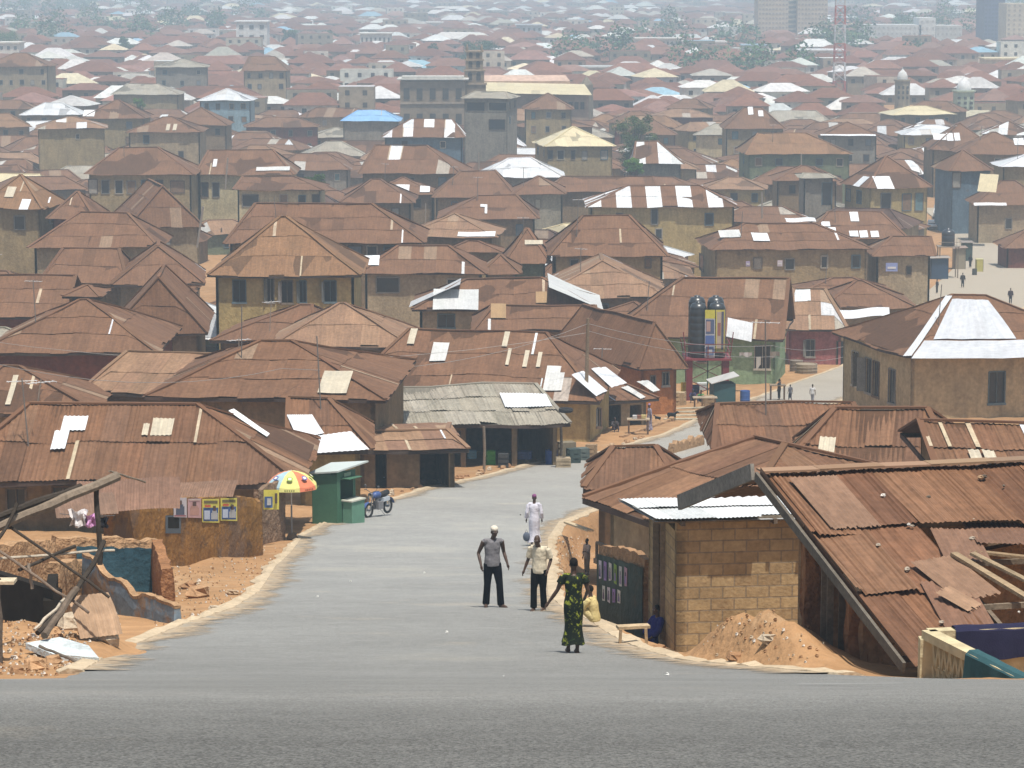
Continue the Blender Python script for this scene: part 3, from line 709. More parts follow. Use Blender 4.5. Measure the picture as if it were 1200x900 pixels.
H('wide cream walled house with brown roof and a white sign board', 642, 784, 300, 253, h=3.4, D=262, dep=12, rx=(683, 737), wall='ochre', group=GM, seed=32, winpx=[(668, 304, 678, 312), (756, 303, 763, 314)])
H('brown side wing of the wide cream walled house', 590, 646, 309, 268, h=3.1, D=263, dep=9, wall='dgreen', group=GM, seed=33, win=0, patches=[('f', 615, 283, 636, 288, WT)])
H('low house with a white gutter under its tan roof', 470, 582, 279, 250, h=3.2, a=-5, D=292, dep=11, roof='tan', wall='mud', group=GM, seed=34, win=0, patches=[('f', 536, 273, 581, 278, WS)])
H('brown lean roof under the white guttered house', 518, 590, 296, 283, h=2.8, D=280, dep=5, wall='ochre', group=GM, seed=35, win=0)
H('house with a half white roof and grey door in the middle of the town', 483, 704, 363, 327, h=3.1, a=0, D=216, dep=9, rx=(546, 634), wall='tan', group=GM, seed=36, winpx=[(513, 368, 533, 384)],
  patches=[('f', 507, 340, 561, 366, (.52, .53, .52)), ('l', 476, 335, 540, 358, (.50, .50, .50)), ('f', 628, 345, 641, 357, (.33, .21, .10)), ('r', 645, 340, 700, 360, WG)], openpx=[])
H('plain brown lower roof below the half white roof', 553, 702, 387, 358, h=2.7, D=200, dep=8, rx=(578, 697), wall='mud', group=GM, seed=37, win=0, patches=[('f', 575, 357, 593, 373, (.33, .21, .10))])
H('brown roof with a dark gablet vent and pale left verge', 632, 784, 349, 304, h=3., D=240, dep=13, rid='v', rx=(5.5, 3), wall='mud', group=GM, seed=38, strips=.25, win=1, roof='tan')
H('large green plastered house with a wide brown roof behind the water tower', 712, 917, 397, 326, h=3.9, a=-9, xc=917, D=212, dep=13, rx=(800, 925), wall='green', group=GM, seed=39, winpx=[(817, 412, 828, 424), (884, 405, 903, 432)], patches=[])
H('pink walled house with patched translucent roof sheets', 917, 994, 386, 338, h=3.2, a=-4, D=232, dep=11, wall='pink', roof='tan', sil=.3, group=GR, seed=40, rx=(930, 966), winpx=[(944, 398, 955, 418)], doorpx=[(980, 400, 992, 428)])
H('brown pyramid roof behind the bare yard with a white sheet at its foot', 964, 1076, 361, 329, h=2.8, D=252, dep=10, rx=(1003, 1010), wall='mud', group=GR, seed=41)
H('long low brown roof below the ochre house with posters', 936, 1048, 344, 326, h=2.4, D=268, dep=7, wall='mud', group=GR, seed=42, win=0, minrise=.6)
H('long ochre house with flat brown roof and small wall posters', 813, 1023, 293, 262, h=3.7, a=4, xc=833, D=300, rx=(872, 955), wall='ochre', group=GR, seed=43, dep=12,
  winpx=[(883, 302, 893, 315), (920, 303, 931, 316), (962, 300, 970, 314), (998, 299, 1008, 314)], sidewin=[(820, 300, 825, 315)], patches=[('f', 883, 274, 899, 284, WS), ('f', 844, 271, 866, 280, WG)])
H('small roadside house with a blue poster on its wall', 1022, 1097, 300, 277, h=3.3, D=304, dep=9, rx=(1045, 1092), wall='tan', group=GR, seed=44, winpx=[(1062, 312, 1068, 322)])
H('brown roof scattered with white sheets behind the long ochre house', 948, 1066, 280, 248, h=3., D=335, dep=11, rx=(970, 1032), wall='mud', group=GR, seed=45, win=0,
  patches=[('f', 963, 260, 972, 266, WS), ('f', 971, 267, 979, 273, WS), ('f', 996, 271, 1005, 278, WS), ('f', 1008, 271, 1016, 279, WS), ('f', 1021, 272, 1029, 279, WS), ('f', 997, 250, 1005, 260, WS)])
H('big corner house by the road with large white patched roof', 987, 1300, 418, 345, h=6.6, a=15, xc=1063, D=176, dep=12.5, hip=.9, rx=None, wall=(.43, .34, .195), group=GR, seed=50, strips=.02, win=0,
  winpx=[(1158, 435, 1178, 473)], sidewin=[(998, 413, 1006, 450), (1014, 421, 1022, 459), (1023, 425, 1031, 463), (1041, 434, 1050, 471)],
  patches=[('f', (1083, 399), (1215, 399), (1228, 420), (1068, 421), (.5, .52, .55)), ('f', (1116, 351), (1158, 351), (1191, 397), (1094, 397), (.5, .52, .55)), ('f', (1108, 347), (1116, 347), (1068, 418), (1058, 419), (.56, .58, .6))])
H('patched brown roof below the big corner house', 836, 1030, 530, 474, h=2.6, a=0, D=104, dep=9, wall='mud', group=GR, seed=51, win=0, strips=.2, hip=.1, jag=1.3)
H('ragged brown roof with a tan strip, left of the far right roof', 905, 1135, 572, 478, h=2.4, a=-10, xc=1135, D=88, dep=9, wall='mud', group=GR, seed=52, win=0, strips=.1, jag=2., rx=(978, 1085), patches=[('f', 958, 514, 980, 536, WT)])
H('ribbed brown roof at the right edge with pale rusted strips', 1100, 1300, 560, 495, h=2.4, D=80, dep=8, wall='mud', group=GR, seed=53, win=0, strips=.4, hip=0., jag=1.5, patches=[('f', 1138, 534, 1147, 546, WT), ('f', 1155, 533, 1164, 546, WT)])
H('roadside house with a long brown roof turned to the ditch', 683, 1230, 640, 521, h=2.6, a=27, xc=850, D=71.5, dep=7.5, rid='v', rx=(5.2, .8), wall='tan', group=GR, seed=54, win=0, strips=.04, minrise=.5, jag=.8, sidewin=[(700, 640, 712, 655)])
H('low rusty roof curling down beside the road bend', 684, 800, 576, 535, h=2., a=-3, D=92, dep=6, wall='mud', group=GR, seed=55, win=0, hip=.3, strips=.05, jag=1.6)
H('long striped two storey house with alternate white and brown sheets', 687, 866, 243, 218, h=6.4, a=0, D=352, dep=13, rx=(735, 820), wall='yellow', stripes=1., group=GM, seed=60, winpx=[(722, 250, 730, 262), (763, 245, 771, 263), (768, 268, 776, 280), (826, 250, 836, 264)])
H('two storey ochre house with three tall windows beside the parked van', 980, 1093, 221, 183, h=6.2, a=14, xc=1017, D=402, dep=11, wall='yellow', group=GR, seed=61, rx=None, winpx=[(1032, 226, 1044, 246), (1057, 227, 1068, 247), (1072, 226, 1082, 247)], sidewin=[(992, 222, 997, 235), (1004, 224, 1010, 238)],
  patches=[('f', 1028, 207, 1042, 222, WS), ('l', 1000, 208, 1020, 218, WS)])
H('grey block of rooms with a blue door left of the three window house', 938, 981, 209, 203, h=5., D=408, dep=8, wall='grey', roof='grey', group=GR, seed=62, win=0, doorpx=[(963, 214, 975, 240)], hip=.2, minrise=.4)
H('low brown roof between the green house and the blue door', 907, 985, 212, 194, h=3.2, D=425, dep=9, wall='mud', group=GR, seed=63)
H('green two storey house with a wide orange brown roof', 864, 1000, 181, 156, h=6.6, a=3, xc=874, D=470, dep=13, roof='orange', wall='dgreen', group=GR, seed=64, rx=(888, 944), win=5, sidewin=1)
H('brown pyramid roof behind the wide orange brown roof', 848, 921, 151, 126, h=5., D=560, dep=12, wall='ochre', group=GF, seed=65, rx=(872, 892), win=3, patches=[('f', 877, 126, 882, 135, WS), ('f', 889, 130, 894, 137, WS)])
H('brown house with a white fascia board', 962, 1031, 159, 143, h=5.2, D=530, dep=11, wall='grey', group=GF, seed=66, win=3, patches=[('f', 963, 158, 1026, 166, WS)])
H('blue walled house at the head of the road', 1097, 1166, 201, 176, h=5.5, a=8, xc=1113, D=432, dep=10, wall='blue', group=GR, seed=67, win=0, winpx=[(1116, 202, 1126, 220)])
H('house at the right edge with blue white corrugated roof', 1172, 1250, 196, 181, h=4.6, D=420, dep=9, wall='ochre', roof='white', group=GR, seed=68, win=0)
H('brown roof shop with a dented white awning sheet', 1142, 1232, 240, 212, h=3., D=414, dep=9, wall='tan', group=GR, seed=69, winpx=[(1178, 256, 1186, 268)], win=0, patches=[('f', 1143, 238, 1179, 250, WS)])
H('low brown roof at the right edge beside the road', 1176, 1244, 291, 268, h=2.8, D=366, dep=8, wall='red', group=GR, seed=70, win=0)
H('brown roof with white sheets above the road at the right', 1090, 1170, 176, 144, h=4., D=500, dep=12, wall='mud', group=GF, seed=71, win=1, patches=[('f', 1094, 157, 1108, 164, WS), ('f', 1110, 156, 1116, 165, WS), ('f', 1119, 156, 1124, 165, WS)])
H('wide brown roof at the right edge with one white sheet', 1126, 1216, 181, 154, h=3.8, D=478, dep=12, wall='mud', group=GF, seed=72, win=1, patches=[('f', 1189, 163, 1199, 171, WS)])
# farther landmarks
H('house under a sunlit cream hip roof left of the big tree', 622, 722, 172, 148, h=7., a=9, xc=638, D=478, dep=13, roof='cream', wall='ochre', group=GF, seed=80, rx=None, winpx=[(642, 176, 648, 187), (653, 176, 661, 187), (669, 176, 674, 187), (682, 177, 688, 187), (704, 176, 712, 187)], sidewin=2)
H('low white hip roof in front of the cream roofed house', 560, 662, 208, 185, h=3., D=440, dep=13, roof='white', wall='grey', group=GF, seed=81, rx=(596, 622), win=0)
H('brown roof with a row of white stripes left of the church', 447, 545, 161, 139, h=4., D=500, dep=13, stripes=.9, wall='blue', group=GF, seed=82, rx=(482, 530), win=2)
H('small sky blue hip roof below the three storey block', 399, 469, 142, 129, h=3.4, D=600, dep=12, roof='blue', wall='grey', group=GF, seed=83, rx=(420, 450), win=0)
H('timber grey balcony house with a shallow gable before the church', 540, 620, 116, 107, h=9.5, a=-12, xc=597, D=540, dep=10, rid='u', hip=.35, roof='grey', wall='grey', group=GF, seed=84, winpx=[(547, 120, 568, 130), (573, 120, 594, 130), (573, 140, 592, 152)], sidewin=2)
H('house with a dull red hip roof in front of the cream nave', 612, 673, 128, 109, h=5., D=590, dep=12, wall='ochre', group=GF, seed=85, win=3)
H('white and brown striped roof right of the big tree', 742, 802, 192, 166, h=3.4, a=0, D=460, dep=13, stripes=1., sil=.3, wall='grey', group=GF, seed=86, rx=(745, 770), win=0)
H('brown roof sprinkled with bright sheets', 420, 541, 204, 170, h=3.2, a=-5, D=420, dep=14, sil=.1, wall='mud', group=GM, seed=87, rx=(440, 500), strips=.2)
H('brown roof with two square white sheets on its eave', 430, 512, 228, 208, h=3., D=400, dep=10, wall='mud', group=GM, seed=88, patches=[('f', 463, 218, 480, 226, WS), ('f', 492, 219, 504, 226, WS)])
H('plain brown hip roof left of the white hip roof', 506, 606, 232, 200, h=3., D=392, dep=13, rx=(540, 580), wall='mud', group=GM, seed=89)
H('broad brown roof with a white bracket of sheet on its slope', 512, 632, 257, 229, h=3., D=345, dep=12, rx=(560, 605), wall='mud', group=GM, seed=90, patches=[('f', 563, 240, 571, 243, WS), ('f', 568, 243, 571, 251, WS)])
H('brown roof with a shadowed lattice wall left of the long striped house', 600, 664, 228, 206, h=3.8, D=390, dep=12, wall='grey', group=GM, seed=91, win=1)
H('flat brown roof above the long striped house', 640, 772, 225, 207, h=3., D=410, dep=9, rx=(660, 765), wall='mud', group=GM, seed=92, win=0, minrise=.5)
H('brown pyramid roof above the large veranda roof', 398, 486, 238, 210, h=3., D=372, dep=12, rx=(436, 446), wall='mud', group=GM, seed=93)
H('two storey house with six shuttered windows and a plain roof', 99, 228, 205, 173, h=6., D=392, dep=13, rx=(140, 185), wall='ochre', group=GL, seed=94, winpx=[(104, 210, 114, 227), (119, 211, 128, 227), (135, 211, 144, 227), (149, 212, 159, 227), (166, 211, 176, 227), (182, 211, 191, 223), (200, 212, 216, 226)])
H('brown roof over pale yellow walls beside the leaning pole', 228, 345, 205, 176, h=4.2, D=400, dep=12, rx=(245, 320), wall='cream', group=GL, seed=95, winpx=[(236, 214, 244, 231), (249, 214, 257, 231)], patches=[('f', 249, 187, 255, 196, WS), ('f', 300, 196, 340, 201, WG)])
H('low yellow house with barred windows right of the leaning pole', 273, 380, 223, 207, h=3.4, D=382, dep=11, rx=(285, 345), wall='cream', group=GL, seed=96, winpx=[(284, 228, 303, 242), (328, 228, 337, 239), (350, 229, 358, 239), (366, 228, 375, 239)])
H('square grey walled house with a tan and white roof', 16, 126, 151, 136, h=5.6, a=8, xc=41, D=520, dep=12, roof='tan', sil=.2, wall='ochre', group=GF, seed=97, win=0, winpx=[(89, 157, 93, 163)], sidewin=3)
H('brown roof with a white left eave sheet and a tree beside it', 95, 171, 139, 117, h=5., D=560, dep=12, wall='ochre', group=GF, seed=98, win=2, patches=[('f', 97, 129, 112, 137, WS)])
H('broad brown roof right of the grey walled house', 147, 237, 155, 137, h=4.6, D=515, dep=12, wall='tan', group=GF, seed=99, win=2, patches=[('f', 194, 146, 200, 153, WT), ('f', 202, 146, 208, 153, WT)])
H('brown roof up the slope behind the broad brown roof', 196, 268, 147, 126, h=4., D=560, dep=12, wall='mud', group=GF, seed=100)
H('blue arcaded house with a cream and white hip roof', 231, 296, 118, 104, h=5.8, D=640, dep=12, roof='white', sil=0, wall=(.25, .36, .42), group=GF, seed=101, win=4)
H('long pale grey hip roof in the left part of the town', 130, 211, 111, 98, h=4., D=690, dep=14, roof='grey', wall='ochre', group=GF, seed=102, rx=(150, 185), win=0)
H('two storey house with a steep red brown roof and verandas', 283, 338, 83, 66, h=7., D=760, dep=14, wall='tan', group=GF, seed=103, rx=(292, 322), win=4)
H('dark two storey house with a long pale grey roof', 152, 245, 79, 69, h=6.5, a=5, xc=180, D=760, dep=14, roof='grey', wall='grey', group=GF, seed=104, win=3)
H('pale walled house with rust and white roof at the left edge', -20, 58, 78, 62, h=6.5, D=750, dep=14, wall='tan', sil=.1, group=GF, seed=105, win=6)
# ---------------------------------------------------------------- procedural rest of the town
def overlap(a, b, m=0): return a[0] < b[2] - m and a[2] > b[0] + m and a[1] < b[3] - m and a[3] > b[1] + m
NCAT = len(HOUSES)
def near_label(c):
    best = sorted(HOUSES[:NCAT], key=lambda h: (h['c'] - c).length)[0]
    d = c - best['c']
    w_ = 'behind' if d.y > 4 and abs(d.y) > abs(d.x) * 1.2 else 'in front of' if d.y < -4 and abs(d.y) > abs(d.x) * 1.2 else ('right of' if d.x > 0 else 'left of')
    return best, w_
KEYW = {}
def fill():
    rnd = random.Random(21); n = 0
    others = [(-8, 60, 14, 82)]
    Y = 118.
    while Y < 880 and n < 262:
        step = 9.5 + Y * .004
        X = -Y * .21 - rnd.uniform(0, 6)
        while X < Y * .21:
            W_ = rnd.uniform(9.5, 15.5) if Y < 420 else rnd.uniform(10, 17); dep = rnd.uniform(8, 12.5)
            x, y = X + W_ / 2, Y + rnd.uniform(-2.5, 2.5)
            X += W_ + rnd.uniform(-.5, 3.2)
            c = Vector((x, y + dep / 2, 0)); rad = max(W_, dep) / 2
            if y < YMAX + 14 and any(xat(LP, min(yy, YMAX - 1)) - 2.5 < x + dx < xat(RP, min(yy, YMAX - 1)) + 3. for yy in (y, y + dep / 2, y + dep) for dx in (-W_ / 2 - 1, 0, W_ / 2 + 1)): continue
            if any((h['c'].to_2d() - c.to_2d()).length < (h['r'] + rad) * .80 for h in HOUSES): continue
            hh = rnd.choice((2.7, 2.8, 2.9, 3.1, 3.3, 5.6)) if y > 330 else 2.9
            z = base(y) + hh; rise = rnd.uniform(1.5, 2.6)
            top = project((x, y + dep / 2, z + rise)); l = project((x - W_ / 2, y, z)); r_ = project((x + W_ / 2, y, z)); bb = (l[0], top[1], r_[0], l[1] + 3)
            if bb[2] < -6 or bb[0] > 1206: continue
            if any(h['D'] > y - 4 and overlap(bb, h['bb'], 2.5 if y < 330 else 4.5) for h in HOUSES[:NCAT]): continue
            if overlap(bb, (232, 225, 268, 300)) and y < 385: continue
            if overlap(bb, (850, 318, 1130, 350)) and y < 330: continue
            rf = rnd.choices(['rust', 'orange', 'tan', 'dark', 'grey', 'white', 'cream'], [66, 6, 10, 4, 5, 5, 1.5])[0]
            sil = rnd.choice((0, 0, 0, .03, .06, .15)) if rf in ('rust', 'tan') else 0.
            st = 1. if rf == 'rust' and rnd.random() < .04 else 0.
            wl = rnd.choice(['ochre', 'mud', 'tan', 'grey', 'ochre', 'dgreen', 'tan', 'cream', 'yellow', 'mud', 'red'])
            an = rnd.choice((0, 0, 6, -6, 12, -12, -20, 18)); rid = 'u' if W_ > dep * .9 or rnd.random() < .6 else 'v'
            k0 = len(HOUSES)
            # place by plan position
            zr = P(top[0], top[1], y + dep / 2)
            xc = None
            house_plan(x, y, W_, dep, hh, rise, an, rid, wl, rf, sil, st, rnd)
            n += 1
        Y += step
    global FILL_END; FILL_END = Y
    return n
ADJ = {'rust': 'rust brown', 'orange': 'orange brown', 'tan': 'tan', 'dark': 'dark brown', 'grey': 'dull grey', 'white': 'whitish', 'cream': 'cream'}
FILL = []
def house_plan(x, y, W_, dep, hh, rise, an, rid, wl, rf, sil, st, rnd):
    # translate a plan placement into the photo based call
    ang = R(an); u = Vector((math.cos(ang), math.sin(ang), 0)); v = Vector((-math.sin(ang), math.cos(ang), 0)); z = base(y) + hh
    A = Vector((x, y, z)) - u * W_ / 2; B = Vector((x, y, z)) + u * W_ / 2
    m = Vector((x, y, z + rise)) + v * (dep / 2)
    if rid == 'v': m = Vector((x, y, z + rise)) + v * min(W_ / 2, dep / 2 - .05)
    yr = project(m)[1]; C = A if an >= 0 else B; pc = project(C)
    xo = project(B if an >= 0 else A)[0]
    xl, xr = (pc[0], xo) if an >= 0 else (xo, pc[0])
    root = house('x', xl, xr, pc[1], yr, h=hh, a=an, xc=None if an == 0 else pc[0], dep=dep, rid=rid, hip=rnd.choice((1, 1, .8, .6)), wall=wl, roof=rf, sil=sil, stripes=st, D=C.y, seed=rnd.randrange(10 ** 6), rlim=3.4, near=False)
    FILL.append((root, rf, sil, st, wl, hh, an, rid))
NF = fill()
def fill_labels():
    used = {}
    for root, rf, sil, st, wl, hh, an, rid in FILL:
        c = Vector(root.location); c.z = 0
        best = None; bd = 1e9
        for h in HOUSES[:NCAT]:
            q = Vector((h['c'].x, h['c'].y, 0)); d = (q - c).length
            if d < bd: bd = d; best = h
        d = c - Vector((best['c'].x, best['c'].y, 0))
        w_ = 'behind' if d.y > 0 and abs(d.y) > abs(d.x) else 'before' if d.y < 0 and abs(d.y) > abs(d.x) else ('right of' if d.x > 0 else 'left of')
        short = best['root']['short']
        a_ = ADJ[rf] + (' striped' if st else ' patchy' if sil > .05 else ''); kind = 'tall house' if hh > 5 else 'house'
        key = (a_, kind, w_, short)
        used.setdefault(key, []).append((d.length, root, wl))
    ORD = ['', 'second ', 'third ', 'fourth ', 'fifth ', 'sixth ', 'seventh ', 'eighth ', 'ninth ', 'tenth ', 'eleventh ', 'twelfth ']
    for (a_, kind, w_, short), l in used.items():
        l.sort(key=lambda q: q[0])
        for i, (d, root, wl) in enumerate(l):
            s = f'{a_} roofed {kind} {w_} the {short}'
            if i: s = f'{ORD[min(i, 11)].strip()} {a_} roofed {kind} {w_} the {short}'
            if len(s.split()) > 16: s = s.replace('rust brown', 'rusty').replace('orange brown', 'orange').replace(' patchy', '').replace('dark brown', 'dark')
            root['label'] = ' '.join(s.split()[:16]); root['group'] = 'houses filling the farther town'
# short names for the anchor houses
import re
def shorten(s):
    ws = s.split()
    if len(ws) <= 8: return s
    ws = ws[:8]
    while ws and ws[-1] in ('with', 'a', 'an', 'the', 'of', 'and', 'over', 'under', 'in', 'at', 'behind', 'above', 'below', 'beside', 'its', 'on', 'one', 'between', 'before', 'right', 'left', 'by', 'two', 'to', 'around', 'whose', 'small', 'dark', 'long', 'big', 'white', 'brown', 'wide', 'pale', 'orange', 'three', 'half', 'dull', 'tall', 'shuttered', 'patched', 'square', 'alternate', 'flat', 'steep', 'grey', 'cream', 'little', 'shallow', 'bare', 'lattice', 'broad'): ws.pop()
    return ' '.join(ws)
sh = {}
for h_ in HOUSES[:NCAT]:
    s_ = shorten(h_['label'])
    if s_ in sh: s_ = h_['label']
    sh[s_] = 1; h_['root']['short'] = s_
fill_labels()
for h_ in HOUSES[:NCAT]: del h_['root']['short']

# the far town as one mass
def far_mass():
    rnd = random.Random(5); mb = MB(); Y = FILL_END
    cat = [h for h in HOUSES if h['D'] > FILL_END - 60]
    while Y < 6500:
        step = 9.5 + (Y - 800) * .012
        X = -Y * .205 + rnd.uniform(-8, 0)
        while X < Y * .205:
            sc = 1 + max(0, Y - 1500) / 4000
            W_ = rnd.uniform(8, 15) * sc; dep = rnd.uniform(7, 11) * sc
            x, y = X + W_ / 2, Y + rnd.uniform(-.4, .4) * step; X += W_ + rnd.uniform(-1, 4 + Y * .002)
            if rnd.random() < .12 + sm(Y, 2600, 6500) * .6: continue
            if any(abs(h['c'].x - x) < h['r'] + W_ * .5 and abs(h['c'].y - y) < h['r'] + 6 for h in cat): continue
            if any(abs(q[0] - x) < q[2] + W_ * .5 and abs(q[1] - y) < q[3] for q in KEEP): continue
            t = rnd.random(); hh = rnd.choice((2.8, 3.2, 3.2, 5.6))
            if t < .035: hh = rnd.uniform(6, 10)
            ri = rnd.uniform(1.5, 3.) ; zb = base(y) - 1; z = base(y) + hh
            if rnd.random() < .04: W_ *= 2
            wc = jit(rnd.choice([(.35, .28, .2), (.5, .46, .38), (.25, .2, .14), (.6, .58, .53), (.3, .25, .18), (.42, .36, .28)]), .15, rnd)
            rc = jit(rnd.choices([(.17, .078, .05), (.2, .10, .07), (.24, .13, .10), (.55, .55, .53), (.36, .33, .28), (.55, .48, .33), (.25, .4, .5)], [46, 20, 8, 15, 7, 3, 1.5])[0], .15, rnd)
            a = rnd.uniform(-.3, .3) if rnd.random() < .5 else 0; ca, sa = math.cos(a), math.sin(a)
            def q(lx, ly, lz): return Vector((x + lx * ca - ly * sa, y + lx * sa + ly * ca, lz))
            w2, d2 = W_ / 2, dep / 2
            c = [(-w2, -d2), (w2, -d2), (w2, d2), (-w2, d2)]
            if t < .05:                # flat topped block
                ri = 0.
                mb.face([q(*p, z) for p in c], rc)
            else:
                o = .6; e = [q(sx * (w2 + o), sy * (d2 + o), z - .1) for sx, sy in ((-1, -1), (1, -1), (1, 1), (-1, 1))]
                r0, r1 = q(-max(.3, w2 - d2), 0, z + ri), q(max(.3, w2 - d2), 0, z + ri)
                rc2 = [jit(rc, .06, rnd) for _ in range(4)]
                mb.face([e[0], e[1], r1, r0], rc2[0]); mb.face([e[1], e[2], r1], rc2[1]); mb.face([e[2], e[3], r0, r1], rc2[2]); mb.face([e[3], e[0], r0], rc2[3])
            for k in range(4):
                p0, p1 = c[k], c[(k + 1) % 4]; mb.face([q(*p0, zb), q(*p1, zb), q(*p1, z - .05), q(*p0, z - .05)], wc)
            nw = max(2, int(W_ / 3.2))
            if Y < 3600:
                for fl in range(max(1, int(hh / 3))):
                    for k in range(nw):
                        ux = -w2 + W_ * (k + .5) / nw; zz = z - 2.1 - 2.9 * fl
                        mb.face([q(ux - .55, -d2 - .06, zz), q(ux + .55, -d2 - .06, zz), q(ux + .55, -d2 - .06, zz + 1.2), q(ux - .55, -d2 - .06, zz + 1.2)], (.06, .055, .05))
        Y += step
    tag(mb.build('far_town', M['mass']), 'hazy sea of tiny roofs of the distant town', 'town', kind='stuff')
# ---------------------------------------------------------------- foreground structures
WD = [(.16, .125, .09), (.21, .17, .125), (.12, .09, .065), (.26, .22, .17)]
def V(*a): return Vector(a)
rn = random.Random(99)
# block walled room with white corrugated roof
def block_room():
    a = R(7); u = V(math.cos(a), math.sin(a), 0); v = V(-math.sin(a), math.cos(a), 0)
    A = P(793, 612, 54.); zt = A.z; A2 = V(A.x, A.y, 0); W_, dp = 4.2, 3.1
    B, C, Dk = A2 + u * W_, A2 + u * W_ + v * dp, A2 + v * dp
    gb = ground(A.x, A.y)
    root = empty('block_house', (A.x + 2, A.y + 1.5, gb)); tag(root, 'unplastered sandcrete block room under bright white corrugated sheets', 'house')
    zb = gb - 1.
    mb = MB(); cut_wall(mb, A2, B, zb, zb, zt, [], .18, (.3, .2, .1)); cut_wall(mb, B, C, zb, zb, zt - .32, [], .18, (.3, .2, .1)); cut_wall(mb, C, Dk, zb, zb, zt - .32, [], .18, (.3, .2, .1))
    s0 = 1.0; s1 = 1.85; cut_wall(mb, Dk, A2, zb, zb, zt - .2, [(s0, s1, zb + 1.15, zt - .28)], .18, (.3, .2, .1))
    mb.build('wall', M['block'], root)
    d = -v; nn = V(d.y, -d.x, 0)
    mb = MB()
    for uu in (s0, s1): p = Dk + d * uu + nn * .03; mb.bar((p.x, p.y, zb + 1.1), (p.x, p.y, zt - .25), .08, .12, WD[1])
    p, q = Dk + d * s0, Dk + d * s1; mb.bar((p.x, p.y, zt - .27), (q.x, q.y, zt - .27), .1, .12, WD[0])
    q1 = Dk + d * s0 - nn * .1; q2 = Dk + d * (s0 + .38) - nn * .12
    mb.face([(q1.x, q1.y, zb + 1.15), (q2.x, q2.y, zb + 1.15), (q2.x, q2.y, zt - .3), (q1.x, q1.y, zt - .3)], (.2, .12, .06))
    mb.build('door', M['wood'], root)
    mb = MB(); z0 = zt + .10
    e0 = A2 - u * .45 - v * .3; e1 = B + u * .3 - v * .3; r1 = C + u * .3 + v * .5; r0 = Dk - u * .55 + v * .5
    slope_face(mb, V(e0.x, e0.y, z0), V(e1.x, e1.y, z0), V(r1.x, r1.y, z0 - .30), V(r0.x, r0.y, z0 - .30), [(.66, .67, .66)], rn, 50, corr=True, jag=.7, strips=0, step=.02, pitch=.08)
    rf = mb.build('roof', M['tin'], root)
    mb = MB()
    for k in range(3):
        t = (k + .3) / 2.8; p, q = e0.lerp(e1, t), r0.lerp(r1, t)
        mb.bar((p.x, p.y, z0 - .07), (q.x, q.y, z0 - .38), .07, .1, WD[2])
    p, q = e0 + v * .25, e1 + v * .25; mb.bar((p.x, p.y, z0 - .05), (q.x, q.y, z0 - .05), .09, .09, WD[1])
    mb.build('rafter', M['wood'], root)
block_room()
# ruined shack at the right
def rug_wall(mb, p0, p1, zb, zt, th, col, seed, topamp=.12, nx=None, nz=8, surf=.04, topfn=None):
    """thick mud wall with a ragged top and rough faces"""
    p0, p1 = V(p0[0], p0[1], 0), V(p1[0], p1[1], 0); d = p1 - p0; W_ = d.length; d /= W_; n = V(d.y, -d.x, 0); nx = nx or max(3, int(W_ / .12))
    def z_top(t): return (topfn(t) if topfn else zt) + topamp * (mnoise.noise(V(t * W_ * 1.6, seed, 0)) + .5 * mnoise.noise(V(t * W_ * 5, seed, 3)))
    g = []
    prof = [(1, j / nz) for j in range(nz + 1)] + [(-1, j / nz) for j in reversed(range(nz + 1))]
    for i in range(nx + 1):
        t = i / nx; zt_ = z_top(t); row = []
        for sd, f in prof:
            z = lerp(zb, zt_, f); k = th / 2 * (1 - .25 * (f == 1))
            w_ = mnoise.noise(V(t * W_ * 3, z * 3, seed + sd * 7)) * surf
            p = p0 + d * (t * W_ + (mnoise.noise(V(z * 3, seed, i > nx / 2)) * .08 if i in (0, nx) else 0)) + n * (sd * k + w_); row.append((p.x, p.y, z))
        g.append(row)
    m_ = len(prof)
    for i in range(nx):
        for j in range(m_ - 1):
            mb.face([g[i][j], g[i + 1][j], g[i + 1][j + 1], g[i][j + 1]], col)
    for e in (0, nx): mb.face(g[e] if e else g[e][::-1], col)
MUD = (.27, .135, .065); MUDL = (.36, .225, .125)
